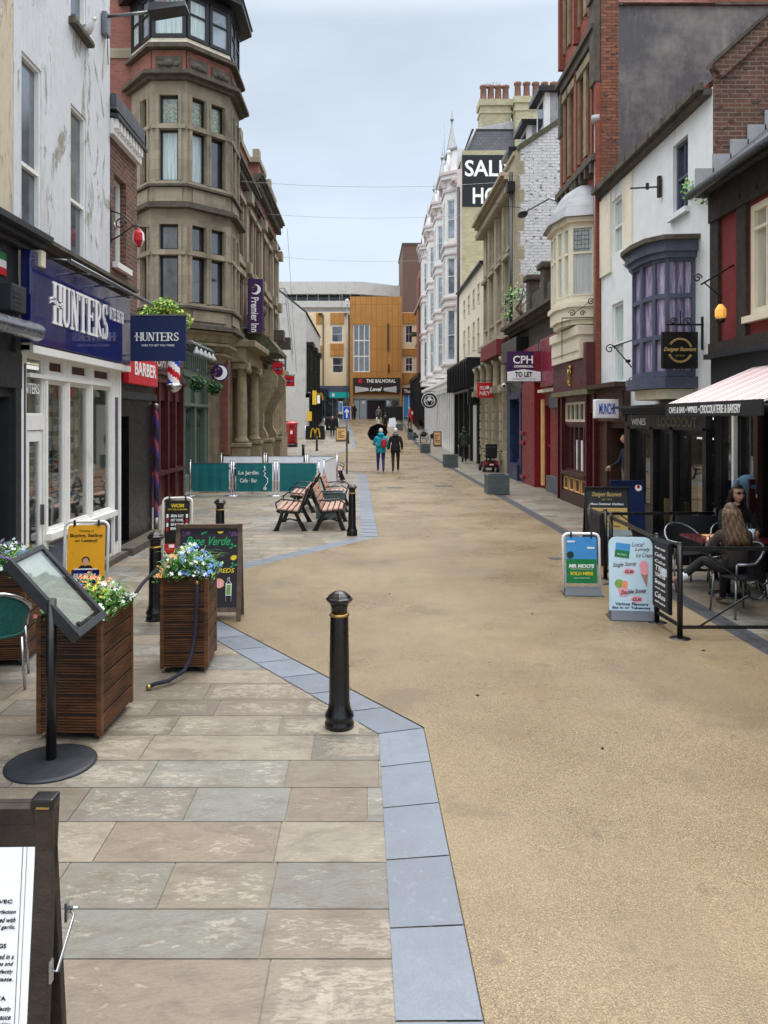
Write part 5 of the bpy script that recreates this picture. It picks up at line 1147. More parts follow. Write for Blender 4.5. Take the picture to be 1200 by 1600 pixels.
T = thing('wall_bracket', 'small rusty iron bracket fixed high on the white wall below the gutter', 'bracket', (5.4, 14.8, 6.6)); m = MB('old_timber'); m.box(5.52, 5.58, 14.5, 14.58, 6.45, 6.85); m.bar((5.55, 14.54, 6.65), (5.0, 14.54, 6.62), .025); m.box(5.3, 5.35, 14.52, 14.56, 6.6, 6.72); obj('bracket_arm', m, T)
T = thing('wall_plant', 'sprays of weeds growing from the white wall by the brick gable', 'plant', (5.5, 12.6, 5.9)); m = MB('leaf')
for c, r, s in (((5.52, 12.5, 5.95), (.12, .2, .14), 1), ((5.5, 12.75, 6.05), (.1, .3, .12), 2), ((5.5, 13.15, 6.2), (.06, .3, .16), 3), ((5.5, 12.35, 5.8), (.2, .15, .1), 4)): leafcloud(m, c, r, 60, .06, ['leaf', 'leaf_pale'], s)
obj('foliage', m, T, recalc=False)
# --- R2 tall red brick building
B = house('tall_brick_building', 'tall orange brick building with grey rendered gable and lead domed bay window', 9, 20)
ops = [(18.9, 19.35, 8.9, 11.1), (19.6, 20.05, 8.9, 11.1), (20.5, 20.95, 8.9, 11.1), (21.15, 21.55, 8.9, 11.1), (18.9, 19.35, 12.5, 15), (19.6, 20.05, 12.5, 15), (20.5, 20.95, 12.5, 15), (21.15, 21.55, 12.5, 15)]
m = MB('orange_brick'); m.T = FR(XW); wallsheet(m, 18.3, 21.9, 2.9, 16.5, ops, .2); m.T = Matrix(); 
m.face([(XW, 21.9, 0), (14, 21.9, 0), (14, 21.9, 16.5), (XW, 21.9, 16.5)]); m.mat('quoin_brick'); m.face([(XW, 18.3, 2.9), (XW+.42, 18.3, 2.9), (XW+.42, 18.3, 16.5), (XW, 18.3, 16.5)])
m.mat('grey_render'); m.face([(XW+.42, 18.3, 2.4), (14, 18.3, 2.4), (14, 18.3, 12.1), (XW+.42, 18.3, 12.1)])
m.mat('orange_brick'); m.face([(14, 18.3, 0), (14, 21.9, 0), (14, 21.9, 12.1), (14, 18.3, 12.1)]); m.face([(XW+.42, 18.5, 12.1), (XW+.42, 21.9, 12.1), (XW+.42, 21.9, 16.5), (XW+.42, 18.5, 16.5)]); m.face([(XW, 18.3, 16.5), (XW+.42, 18.3, 16.5), (XW+.42, 21.9, 16.5), (XW, 21.9, 16.5)])
m.box(8.2, 14, 18.8, 21.8, 12.1, 13.6); obj('wall', m, B)
m = MB('roof_tile'); m.hull8([(6.1, 18.2, 12.12), (8.3, 18.2, 12.12), (8.3, 21.8, 12.12), (6.1, 21.8, 12.12), (6.1, 18.8, 12.5), (8.3, 18.8, 12.5), (8.3, 21.8, 12.5), (6.1, 21.8, 12.5)]); m.mat('weathered_stone'); m.box(XW+.42, 14, 18.24, 18.36, 12.1, 12.17); obj('roof', m, B)
for o in ops: win(B, FR(XW), o, dep=.2, nv=0, hs=[.6], fm='cream_paint', gm='glass', fw=.05)
m = MB('weathered_stone'); F = FR(XW)
strip(m, F, 18.35, 21.9, 8.45, 8.62, .22); strip(m, F, 18.4, 21.9, 11.4, 11.62, .14); strip(m, F, 18.4, 21.9, 11.62, 11.74, .22)
for k in range(8): strip(m, F, 18.5+k*.45, 18.62+k*.45, 8.2, 8.45, .2)
m.mat('weathered_stone'); m.T = F; m.box(18.32, 18.75, 0, .16, 10.3, 12.3, .03); m.box(18.32, 18.75, 0, .22, 12.3, 12.5); m.mat('carved_stone')
for o in ops: m.box(o[0]-.12, o[0]-.01, 0, .06, o[2], o[3]); m.box(o[1]+.01, o[1]+.12, 0, .06, o[2], o[3]); m.box(o[0]-.14, o[1]+.14, 0, .1, o[3], o[3]+.22)
m.mat('orange_brick'); m.box(18.32, 18.5, .0, .12, 2.9, 10.29); 
for a in (18.78, 20.2, 21.7): m.box(a-.08, a+.08, 0, .1, 8.65, 11.4); m.box(a-.08, a+.08, 0, .16, 12.1, 16)
m.mat('weathered_stone'); m.box(20.1, 20.3, .0, .2, 7.9, 8.6, .03); m.box(21.6, 21.88, .0, .14, 10.2, 11.6, .03); m.T = Matrix()
obj('stone_dressing', m, B)
m = MB('lead'); m.cyl((5.52, 18.42, 3), (5.52, 18.42, 9.3), .045); m.mat('teal_sign') if False else m.mat('lead'); m.lathe((5.52, 18.42, 9.3), [(.05, 0), (.12, .1), (.12, .22)], 10); obj('downpipe', m, B)
QP = [(XW, 21.3), (4.98, 20.7), (4.9, 19.75), (5.05, 19.0), (XW, 18.82)]
wn = {0: [(.1, .9, 5.3, 7.0)], 1: [(.06, .48, 5.3, 7.0), (.54, .94, 5.3, 7.0)], 2: [(.08, .46, 5.3, 7.0), (.56, .94, 5.3, 7.0)], 3: [(.06, .97, 5.3, 7.0)]}
m, L_, gr = bay(B, QP, 5.1, 7.1, wn, 'cream_paint', .08, caps=[(4.72, 5.08, .02, 'cream_paint'), (5.02, 5.14, .08, 'cream_paint'), (7.1, 7.22, .1, 'cream_paint'), (4.6, 4.71, -.06, 'cream_paint')])
m.mat('lead'); st = [(7.222, .22), (7.5, .12), (7.8, -.04), (8.02, -.22), (8.12, -.4)]
for (a, da), (b, db) in zip(st, st[1:]): m.prism(gr(da), a, b-.001, gr(db))
bw_ = obj('bay_window', m, B)
for i, (FF, ops_) in enumerate(L_):
    for o in ops_: win(bw_, FF, o, dep=.08, fw=.04, nv=0, hs=[.62], fm='cream_paint', gm='blind' if i == 3 else 'net_curtain')
m = MB('stained'); m.T = FE(QP[3], QP[4]); m.box(.09, .46, -.045, -.03, 6.42, 6.92); m.mat('black_paint')
for k in range(5): m.box(.09+k*.085, .098+k*.085, -.03, -.022, 6.42, 6.92)
for k in range(5): m.box(.09, .46, -.03, -.022, 6.45+k*.11, 6.458+k*.11)
obj('leaded_light', m, bw_)
# cream fascia apron + maroon sign band + shop
m = MB('cream_paint', FR(XW)); m.box(18.75, 21.6, .0, .45, 4.32, 4.55, .02); m.box(18.8, 21.6, 0, .38, 3.75, 4.32); m.box(18.85, 21.5, .38, .41, 3.95, 4.2); m.mat('olive_paint'); m.box(18.3, 21.8, .0, .34, 2.86, 2.98); m.mat('maroon_paint'); m.box(18.6, 21.75, .0, .3, 2.98, 3.72); m.box(18.35, 18.6, 0, .34, 2.98, 4.1); obj('fascia', m, B)
m = MB('gold'); m.T = FR(XW-.3); m.tube([(19.9+.13*math.cos(a), .02, 3.32+.2*math.sin(a)) for a in [R(-60+i*30) for i in range(8)]], .03, 6); m.tube([(19.85, .02, 3.1), (20.1, .02, 3.2), (20.05, .02, 3.55)], .03, 6); m.ball((19.8, .03, 3.58), .06, 8)
for k in range(4): m.bar((19.86+k*.05, .02, 3.15), (19.86+k*.05, .02, 3.45), .012)
obj('emblem', m, B)
m = MB('maroon_paint'); so_ = [(19.1, 21.3, .85, 2.1), (19.1, 21.3, 2.18, 2.7), (18.42, 18.9, .1, 2.4)]
m.T = FR(XW-.1); wallsheet(m, 18.3, 21.9, 0, 2.86, so_, .15); m.T = Matrix(); m.face([(XW-.1, 18.3, 0), (XW+.3, 18.3, 0), (XW+.3, 18.3, 2.86), (XW-.1, 18.3, 2.86)])
for u in (18.36, 19.0, 21.4, 21.8): strip(m, FR(XW-.1), u-.06, u+.06, 0, 2.86, .07)
m.mat('brown_paint'); strip(m, FR(XW-.1), 19.06, 21.34, .74, .84, .1); strip(m, FR(XW-.1), 19.06, 21.34, 0, .3, .06); m.mat('olive_paint')
for k in range(4):
    a = 19.12+k*.56; m.T = FR(XW-.1); m.mat('tan_wood')
    m.box(a, a+.05, 0, .03, .34, .7); m.box(a+.4, a+.45, 0, .03, .34, .7); m.box(a+.05, a+.4, 0, .03, .34, .38); m.box(a+.05, a+.4, 0, .03, .66, .7)
m.T = Matrix(); obj('shop_front', m, B)
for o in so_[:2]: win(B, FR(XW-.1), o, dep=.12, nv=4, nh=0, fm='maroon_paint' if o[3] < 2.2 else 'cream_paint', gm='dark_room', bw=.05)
m = MB('letter_white', FR(XW-.1))
for a in (19.8, 20.3): m.box(a, a+.15, -.09, -.08, .9, 1.7)
m.mat('dark_room'); m.box(18.42, 18.9, -.14, -.1, .1, 2.4); obj('curtain', m, B)
T = thing('sign_bracket', 'long scrolled iron sign bracket with thin rod below the lead domed bay', 'bracket', (5.2, 18.6, 4.9))
m = MB('black_paint'); m.bar((5.6, 18.62, 4.72), (4.75, 18.62, 4.7), .025); m.bar((4.75, 18.62, 4.7), (4.75, 18.62, 3.7), .015); m.bar((5.5, 18.62, 5.15), (4.95, 18.62, 4.75), .015); scroll(m, (5.45, 18.62, 5.1), .09); scroll(m, (5.0, 18.62, 4.82), .09, sgn=-1, start=math.pi); scroll(m, (5.25, 18.62, 4.82), .07); obj('scroll', m, T)
# street lamp on an arm from the brick building
T = thing('street_lamp', 'grey street lamp on a long horizontal arm across the white brick gable', 'street lamp', (5.5, 24, 8.9))
m = MB('steel'); m.tube([(5.6, 21.6, 8.3), (5.4, 22.6, 8.75), (5.15, 24.5, 8.9)], [.035, .03, .025], 8); obj('arm', m, T)
m = MB('charcoal_paint'); m.ball((5.1, 25.0, 8.92), .3, 12, (.55, 1.2, .32)); m.tube([(5.0, 24.4, 8.95), (4.1, 24.4, 9.1)], .012, 5); obj('lamp_head', m, T)
# --- R3 low shops: red and blue
B = house('low_stone_shops', 'low soot dark stone building over the crimson and blue shop fronts', 9, 26)
XW3 = 5.78; F = FR(XW3)
m = MB('weathered_stone'); shell(m, 'R', XW3, 21.92, 30.38, 3.6, 5.6, 6, [], 'weathered_stone'); cornice(m, F, 22, 30.3, 5.45, .35, .5, 3)
for u in (22.4, 24.6, 26.8): m.T = F; m.box(u, u+.5, -.3, .1, 5.8, 7.1, .05); m.box(u-.1, u+.6, -.4, .2, 7.1, 7.3, .05)
m.box(22.2, 27.3, -.3, 0, 5.8, 6.6); m.T = Matrix(); obj('parapet', m, B)
m = MB('crimson', F); m.box(21.95, 24.2, .0, .3, 3.25, 4.75, .02); m.box(24.25, 27.2, 0, .22, 3.5, 4.7, .02); m.mat('black_paint'); m.box(27.3, 30.3, 0, .45, 4.4, 5.2, .03); m.box(27.5, 30.3, 0, .2, 3.2, 4.4); obj('fascia', m, B)
m = MB('red_paint'); so_ = [(22.1, 23.3, .5, 3.0), (24.1, 24.8, .1, 2.7), (27.9, 29.6, .75, 2.9)]
m.T = F; wallsheet(m, 21.92, 27.5, 0, 3.6, so_[:2], .2); m.mat('blue_paint'); wallsheet(m, 27.5, 30.38, 0, 3.6, so_[2:], .2); m.mat('red_paint')
m.box(25.4, 27.4, .0, .22, 0, 3.5); 
for z in (.15, 1.35, 1.7): m.box(26.9, 27.45, .2, .3, z, z+.12, .02)
m.mat('cream_paint'); m.box(22.0, 25.0, 0, .2, 3.1, 3.2); m.mat('blue_paint'); m.box(27.6, 27.9, 0, .22, 0, 3.4); m.box(29.7, 30.3, 0, .22, 0, 3.4); m.box(27.9, 29.7, 0, .3, 0, .6); m.box(27.5, 30.3, 0, .25, 3.0, 3.2)
m.mat('tan_wood'); m.box(24.82, 25.2, .0, .05, .1, 2.9); m.mat('grey_plastic'); m.box(22.1, 23.9, .01, .08, 2.6, 3.1); m.box(22.0, 24.0, 0, .15, 0, .5); m.T = Matrix(); obj('shop_front', m, B)
win(B, F, so_[0], dep=.15, fm='red_paint'); win(B, F, so_[1], dep=.15, fm='red_paint', gm='dark_room'); win(B, F, so_[2], dep=.15, nv=1, nh=0, fm='blue_paint', gm='glass')
peel('peeled_poster', srgb(58, 82, 98), srgb(206, 206, 196), srgb(150, 150, 140), .56, 3)
m = MB('peeled_poster', F); m.box(28.0, 28.7, -.1, -.09, .85, 2.8); obj('torn_poster', m, B)
SG = thing('letting_board', 'purple and white letting board projecting over the blue shop', 'sign', (5.0, 24.0, 3.5))
k_ = 1200/24.0; X_ = lambda x: (x-572)/k_; Z_ = lambda y: 2.25+(655-y)/k_
m = MB('plum_sign'); m.box(X_(792), X_(845), 24.0, 24.05, Z_(596), Z_(549)); m.mat('crimson'); m.box(X_(834), X_(845), 23.985, 23.999, Z_(580), Z_(550)); obj('board', m, SG)
m = MB('sign_white'); m.plate([(X_(792.5), Z_(595.5)), (X_(844.5), Z_(595.5)), (X_(844.5), Z_(581)), (X_(818), Z_(577)), (X_(792.5), Z_(581))], Matrix.Translation((0, 23.99, 0)) @ Matrix.Rotation(R(90), 4, 'X'), .01)
m.mat('letter_white'); m.text('CPH', FACE_S(X_(817), 23.98, Z_(562)), .4, width=.62, height=.25, bold=.02); m.text('COMMERCIAL', FACE_S(X_(818), 23.98, Z_(572.5)), .1, width=.6, height=.075, bold=.03); m.mat('letter_black'); m.text('TO LET', FACE_S(X_(818), 23.97, Z_(585)), .2, width=.54, height=.16, bold=.03); m.text('CPHPROPERTY.CO.UK', FACE_S(X_(818), 23.97, Z_(592)), .04, width=.74, height=.03); obj('lettering', m, SG)
m = MB('steel'); m.bar((5.4, 24.08, 3.4), (5.4, 24.08, 4.7), .05); obj('post', m, SG)
m = MB('white_paint'); m.ball((5.35, 29.8, 3.55), .1, 10); m.mat('black_paint'); m.ball((5.33, 29.72, 3.54), .055, 8); m.box(5.35, 5.8, 29.78, 29.82, 3.6, 3.64); tag(obj('security_camera', m), 'white dome security camera on the dark blue shop front', 'camera')
T = thing('wall_plant', 'leafy buddleia bush growing out of the parapet against white brick', 'plant', (5.9, 28, 5.9)); m = MB('leaf')
for c, r, s in (((5.7, 29.5, 7.0), (.4, .6, .4), 1), ((6.2, 28.6, 7.2), (.6, .7, .6), 2), ((5.5, 30.0, 6.5), (.3, .3, .5), 3), ((6.5, 28, 6.4), (.5, .5, .5), 4)): leafcloud(m, c, r, 110, .1, ['leaf', 'leaf_dark', 'leaf_pale'], s)
obj('foliage', m, T, recalc=False); m = MB('old_timber'); rn = random.Random(3)
for i in range(8): m.tube([(6, 28.6, 5.8), (6+rn.uniform(-.4, .4), 28.8, 6.4), (6+rn.uniform(-.9, .7), 29+rn.uniform(-.6, .9), 7.5)], [.03, .02, .006], 5)
obj('stem', m, T)
# --- R4 bath stone bank with white painted gable
B = house('classical_stone_building', 'buff stone classical building with painted white brick gable and deep cornice', 9, 34)
X4 = 5.9; F = FR(X4); Y0, Y1 = 30.4, 38.65
ops = [(31.2+i*1.9, 32.1+i*1.9, z0, z1) for i in range(4) for z0, z1 in ((6.6, 8.6), (9.3, 11.2))]
m = MB('bath_stone'); m.T = F; wallsheet(m, Y0, Y1, 5.8, 12.7, ops, .25); m.T = Matrix(); m.mat('white_painted_brick')
m.face([(X4+.15, Y0, 0), (16, Y0, 0), (16, Y0, 16.4), (X4+3.6, Y0, 15.2), (X4+.15, Y0, 12.9)]); m.mat('bath_stone'); m.face([(X4, Y0, 0), (X4+.15, Y0, 0), (X4+.15, Y0, 12.9), (X4, Y0, 12.9)])
m.face([(X4, Y1, 0), (16, Y1, 0), (16, Y1, 14.5), (X4+3.6, Y1, 14.5), (X4, Y1, 12.7)])
for k in range(13): m.box(X4+.14, X4+.14+(.22 if k % 2 else .06), Y0-.012, Y0+.1, 5.8+k*.56, 6.3+k*.56)
obj('wall', m, B)
for o in ops: win(B, F, o, dep=.22, nv=0, hs=[.5], fm='cream_paint', gm='glass', sill='bath_stone')
m = MB('bath_stone'); cornice(m, F, 30.3, Y1, 11.45, .55, .6, 4)
m.T = F
for k in range(26): m.box(30.4+k*.32, 30.52+k*.32, .0, .42, 11.2, 11.44)
for i in range(4):
    a = 31.2+i*1.9; m.box(a-.25, a+1.15, 0, .22, 8.85, 9.0); m.box(a-.15, a, 0, .1, 6.5, 8.85); m.box(a+.9, a+1.05, 0, .1, 6.5, 8.85)
    m.box(a-.75, a-.35, .0, .12, 5.9, 11.2) if i else None
m.box(30.4, 38.6, 0, .3, 5.55, 5.8); m.box(30.4, 38.6, 0, .08, 12.7, 12.85)
m.T = Matrix(); obj('cornice', m, B)
go = [(31.2+i*1.9, 32.3+i*1.9, .9, 4.2) for i in range(4)]
m = MB('bath_stone'); m.T = FR(X4-.15); wallsheet(m, Y0, Y1, 0, 5.5, go, .4); m.T = Matrix(); m.face([(X4-.15, Y0, 0), (X4+.02, Y0, 0), (X4+.02, Y0, 5.5), (X4-.15, Y0, 5.5)])
for z in [.5+.42*k for k in range(9)]:
    for a in (30.45, 32.45, 34.35, 36.25, 38.05): strip(m, FR(X4-.15), a, a+.55, z, z+.36, .05)
for i in range(5):
    a = 30.75+i*1.9; m.lathe((X4-.35, a, 3.6), [(.2, 0), (.16, .1), (.15, .9), (.22, 1.0), (.24, 1.15)], 12); m.box(X4-.6, X4-.1, a-.25, a+.25, 3.35, 3.6, .02)
m.mat('dull_red_render'); m.T = FR(X4-.15); m.box(31.0, 35.5, .05, .15, 4.95, 5.5) ; m.box(31.0, 35.2, .15, .5, 4.85, 5.5, .02); m.mat('weathered_stone'); m.box(30.4, 38.6, .0, .35, 4.72, 4.84); m.T = Matrix(); obj('ground_floor', m, B)
for o in go: win(B, FR(X4-.15), o, dep=.4, nv=1, hs=[.7], fm='cream_paint', gm='glass')
m = MB('slate'); m.plate([(X4+.3, 13.05), (X4+3.6, 15.15), (16, 16.2), (16, 13.0)], Matrix.Translation((0, Y1-.1, 0)) @ Matrix.Rotation(R(90), 4, 'X'), Y1-Y0-.3); m.mat('mossy_stone')
m.hull8([(X4+.1, Y0-.08, 12.88), (X4+3.6, Y0-.08, 15.18), (X4+3.6, Y0+.25, 15.18), (X4+.1, Y0+.25, 12.88), (X4+.1, Y0-.08, 13.08), (X4+3.6, Y0-.08, 15.38), (X4+3.6, Y0+.25, 15.38), (X4+.1, Y0+.25, 13.08)]); m.hull8([(X4+3.61, Y0-.08, 15.18), (16, Y0-.08, 16.4), (16, Y0+.25, 16.4), (X4+3.61, Y0+.25, 15.18), (X4+3.61, Y0-.08, 15.38), (16, Y0-.08, 16.6), (16, Y0+.25, 16.6), (X4+3.61, Y0+.25, 15.38)])
obj('roof', m, B)
for y, x, z in ((30.9, 7.2, 14.3), (33.3, 7.0, 13.9), (35.8, 6.9, 13.6)):
    m = MB('white_paint'); m.box(x, x+2.6, y, y+1.5, z-.9, z+1.1); m.mat('black_paint'); m.box(x-.3, x+2.8, y-.2, y+1.7, z+1.1, z+1.3); m.mat('lead'); m.box(x+.2, x+2.6, y-.01, y+.05, z-.9, z+1.1); d_ = obj('dormer', m, B)
    m = MB('glass'); m.box(x-.02, x+.02, y+.3, y+1.2, z-.3, z+.9); obj('pane', m, d_)
m = MB('black_paint'); m.cyl((5.72, 30.3, 0), (5.72, 30.3, 12), .07, .07, 8); m.box(5.55, 5.85, 30.15, 30.45, 11.2, 11.6); obj('downpipe', m, B)
SG = thing('hanging_sign', 'square bright red hanging sign with thin white capitals past the stone bank', 'sign', (5.3, 33.5, 3.2))
m = MB('sign_red'); m.box(4.93, 5.63, 34, 34.12, 3.2, 3.87, .02); obj('board', m, SG)
m = MB('letter_white'); m.text('mo', FACE_S(5.17, 33.99, 3.63), .2, width=.26, height=.16); m.disc(FACE_S(5.38, 33.99, 3.65), .08, .006); m.text('NEY', FACE_S(5.26, 33.99, 3.4), .2, width=.46, height=.18); obj('lettering', m, SG)
m = MB('black_paint'); m.bar((5.75, 34.05, 3.95), (4.9, 34.05, 3.95), .03); obj('bracket', m, SG)
# --- R5 narrow cream house
B = house('narrow_cream_house', 'narrow plain cream rendered house with black bowed shop fascia', 9, 44)
ops = [(39.8, 40.6, 6, 7.6), (41.6, 42.4, 6, 7.6), (43.6, 44.4, 6, 7.6), (45.6, 46.4, 6, 7.6), (39.8, 40.6, 8.3, 9.4), (41.6, 42.4, 8.3, 9.4), (43.6, 44.4, 8.3, 9.4), (45.6, 46.4, 8.3, 9.4)]
m = MB('cream_render'); shell(m, 'R', X4, 38.68, 48.95, 0, 10.2, 6, ops, 'cream_render', dep=.08); obj('wall', m, B)
for o in ops: win(B, F, o, dep=.06, nv=0, nh=1, fm='cream_paint', gm='blind')
m = MB('black_paint'); cornice(m, F, 38.7, 48.9, 10.1, .15, .2, 2); m.T = F
m.plate([(0, 3.7), (.35, 3.8), (.75, 4.9), (.8, 5.4), (0, 5.4)], Matrix(((0, 0, 1, 38.9), (1, 0, 0, 0), (0, 1, 0, 0), (0, 0, 0, 1))), 9.8)
for k in range(12): m.box(39+k*.82, 39.08+k*.82, .3, .84, 3.9, 5.3)
for u in (38.85, 41.5, 44, 46.4, 48.7): m.box(u-.12, u+.12, 0, .3, 0, 3.8)
m.box(38.8, 48.9, 0, .12, 0, .6); m.box(38.8, 39.1, 0, .75, 3.0, 3.8); m.mat('glass'); m.box(38.8, 48.9, .02, .1, .6, 3.7); m.mat('light_concrete'); m.box(38.9, 41.2, .12, .16, 0, 3.0); obj('shop_front', m, B)
# --- R6 white ornate hotel with yellow brick gable
B = house('white_ornate_hotel', 'ornate white gothic terrace with yellow brick gable and chimney stacks', 9, 60)
Y0, Y1 = 49.0, 73.9
m = MB('white_paint'); ops = []
for z0, z1 in ((6.3, 8.8), (9.9, 12.2), (13.4, 15.6)):
    for y in (53.2, 60.2, 67.2): ops += [(y, y+.9, z0, z1), (y+1.3, y+2.2, z0, z1)]
m.T = F; wallsheet(m, Y0, Y1, 0, 17.6, ops, .2); m.T = Matrix(); m.mat('yellow_brick')
m.face([(X4, Y0, 0), (18, Y0, 0), (18, Y0, 19.4), (X4+.25, Y0, 19.4), (X4, Y0, 17.6)]); m.face([(X4, Y1, 0), (18, Y1, 0), (18, Y1, 18), (X4, Y1, 18)]); m.face([(X4, Y0, 17.6), (X4, Y1, 17.6), (8, Y1, 18), (8, Y0, 19.4)]); m.face([(8, Y0, 19.4), (18, Y0, 19.4), (18, Y1, 18), (8, Y1, 18)])
m.mat('tan_wood'); m.box(X4+.02, 10, Y0-.06, Y0, 8.75, 8.95); m.mat('pale_pink'); m.box(X4-.1, X4+.22, Y0-.03, Y0+.3, .1, 18.2); obj('wall', m, B)
for o in ops: win(B, F, o, dep=.15, nv=0, nh=1, gm='glass_sky')
for bi, y in enumerate((49.9, 56.6, 63.6, 70.4)):
    pl = [(X4, y+3.0), (5.2, y+2.5), (5.2, y+.55), (X4, y)]
    wn = {i: [(.16, .84, z0, z1) for z0, z1 in ((6.1, 9.4), (10.4, 12.8), (14.0, 16.6))] for i in (0, 2)}
    wn[1] = [(.06, .46, z0, z1) for z0, z1 in ((6.1, 9.4), (10.4, 12.8), (14.0, 16.6))]+[(.54, .94, z0, z1) for z0, z1 in ((6.1, 9.4), (10.4, 12.8), (14.0, 16.6))]
    caps = [(z, z+.14, d, 'pale_pink') for z, d in ((9.6, .1), (10.1, .14), (13.0, .1), (13.55, .14), (17.1, .1), (5.75, .12))]+[(17.9, 18.15, .3, 'white_paint'), (18.16, 18.35, .42, 'pale_pink'), (5.3, 5.74, .02, 'white_paint')]
    m, L_, gr = bay(B, pl, 5.3, 17.9, wn, 'white_paint', .12, caps=caps, ctr=X4)
    for z in (17.4,):
        for (px_, py_) in pl[1:3]: m.mat('pale_pink'); m.box(px_-.22, px_+.05, py_-.1, py_+.1, z, z+.5)
    m.mat('white_paint'); m.prism(gr(-.1), 18.36, 19.9, gr(-.25)); m.mat('lead'); c0 = (5.75, y+1.5); m.prism(gr(-.12), 19.9, 20.02); m.prism(gr(-.2), 20.02, 22.2-bi*.3, [(c0[0]+.02*(i % 2), c0[1]+.03*(i % 3)) for i in range(len(gr(0)))]); m.cyl((c0[0], c0[1], 21.5-bi*.3), (c0[0], c0[1], 23.3-bi*.3), .07, .02, 6); m.ball((c0[0], c0[1], 22.3-bi*.3), .14, 8)
    m.mat('white_paint')
    for (px_, py_) in pl[1:3]: m.cyl((px_+.25, py_, 18.3), (px_+.25, py_, 19.6), .12, .12, 8); m.ball((px_+.25, py_, 19.75), .18, 8)
    bo = obj('bay_window', m, B)
    for FF, ops_ in L_:
        for o in ops_: win(bo, FF, o, dep=.12, nv=0, nh=1, gm='glass_sky', fw=.07)
m = MB('pale_pink'); cornice(m, F, 49.1, 73.8, 17.4, .3, .4, 2); strip(m, F, 49, 73.9, 9.3, 9.5, .12); strip(m, F, 49, 73.9, 12.9, 13.1, .12); m.mat('lead'); m.T = F
for y in (54.3, 61.2, 68.2): m.plate([(y-.8, 17.8), (y+.8, 17.8), (y+.8, 19.6), (y, 21.4), (y-.8, 19.6)], Matrix(((1, 0, 0, 0), (0, 0, -1, .1), (0, 1, 0, 0), (0, 0, 0, 1))), 1.2)
m.T = Matrix(); m.mat('slate'); m.prism([(X4+.4, Y0+.1), (X4+.4, Y1-.1), (16, Y1-.1), (16, Y0+.1)], 19.42, 20.9, [(X4+1.1, Y0+.5), (X4+1.1, Y1-.5), (15.5, Y1-.5), (15.5, Y0+.5)]); m.mat('lead'); m.hull8([(X4+.9, Y0+.4, 20.92), (15.6, Y0+.4, 20.92), (15.6, Y1-.4, 20.92), (X4+.9, Y1-.4, 20.92), (X4+4, Y0+.6, 21.6), (15.4, Y0+.6, 22.4), (15.4, Y1-.4, 22.4), (X4+4, Y1-.4, 21.6)])
m.cyl((X4+.5, Y0+.05, 19.4), (X4+1.15, Y0+.4, 20.95), .08, .08, 6)
m.cyl((5.9, 58, 20), (5.9, 58, 24.8), .04, .02, 5); obj('roof', m, B)
for x0, x1, y, z0, z1, n, nm in ((7.4, 9.35, 49.6, 19.4, 22.9, 4, 0), (9.5, 12.3, 48.9, 14, 22.8, 5, 1)):
    m = MB('yellow_brick'); m.box(x0, x1, y, y+1.2, z0, z1-.4); m.box(x0-.1, x1+.1, y-.1, y+1.3, z1-.4, z1); m.box(x0-.06, x1+.06, y-.06, y+1.26, z1-.9, z1-.75); c_ = obj('chimney', m, B)
    for k in range(n):
        m = MB('clay_pot'); xx = x0+.25+(x1-x0-.5)*k/(n-1); m.lathe((xx, y+.5, z1), [(.24, 0), (.22, .1), (.19, .9), (.25, .95), (.25, 1.08), (.2, 1.1)], 12); obj('chimney_pot', m, c_)
m = MB('black_paint'); m.box(6.13, 12, Y0-.03, Y0-.001, 15.8, 19.1); m.cyl((X4-.02, Y0-.2, 0), (X4-.02, Y0-.2, 17), .09, .09, 8)
sgo = obj('painted_panel', m, B)
m = MB('letter_white'); m.text('SALISBURY', XF((9.5, Y0-.04, 18.25), (1, 0, 0)), 1.5, width=6.4, height=1.05, bold=.02); m.text('HOTEL', XF((8.5, Y0-.04, 16.5), (1, 0, 0)), 1.5, width=3.4, height=1.05, bold=.02); obj('lettering', m, sgo)
m = MB('white_paint'); m.T = F; m.box(49.2, 73.5, .0, .45, 4.4, 4.9); m.box(49.2, 73.5, .45, .6, 4.75, 5.0)
for k in range(18): m.box(49.4+k*1.4, 49.7+k*1.4, 0, .3, 0, 4.4)
for k in range(17): m.box(49.7+k*1.4, 50.8+k*1.4, 0, .12, 0, .7)
for k in range(34): m.box(49.5+k*.7, 49.62+k*.7, .3, .5, 4.1, 4.4)
m.mat('glass'); m.box(49.3, 73.4, -.02, .08, .7, 4.3); m.T = Matrix(); obj('shop_front', m, B)
for zz_ in (): pass
SG = thing('round_sign', 'round black and white coffee shop sign hanging from the white terrace', 'sign', (5.0, 60, 3.3))
m = MB('sign_white'); m.cyl((4.95, 60.0, 3.7), (4.95, 60.1, 3.7), .62, .62, 28, False); obj('board', m, SG)
m = MB('black_paint'); X = FACE_S(4.95, 59.99, 3.7)
m.tube([(4.95+.52*math.cos(2*math.pi*i/28), 59.98, 3.7+.52*math.sin(2*math.pi*i/28)) for i in range(29)], .07, 6); m.disc(X, .36, .01); m.mat('sign_white'); m.disc(X @ Matrix.Translation((0, .1, .012)), .12, .01, ry=.14)
for s in (-1, 1):
    m.tube([(4.95+s*.13, 59.97, 3.85), (4.95+s*.22, 59.97, 3.65), (4.95+s*.12, 59.97, 3.45)], .03, 5); m.tube([(4.95+s*.28, 59.97, 3.82), (4.95+s*.3, 59.97, 3.6)], .03, 5)
m.plate([(-.14, .24), (-.1, .33), (-.05, .27), (0, .36), (.05, .27), (.1, .33), (.14, .24)], X @ Matrix.Translation((0, 0, .012)), .01); obj('emblem', m, SG)
m = MB('black_paint'); m.bar((5.9, 60.05, 4.4), (4.6, 60.05, 4.4), .04); obj('bracket', m, SG)
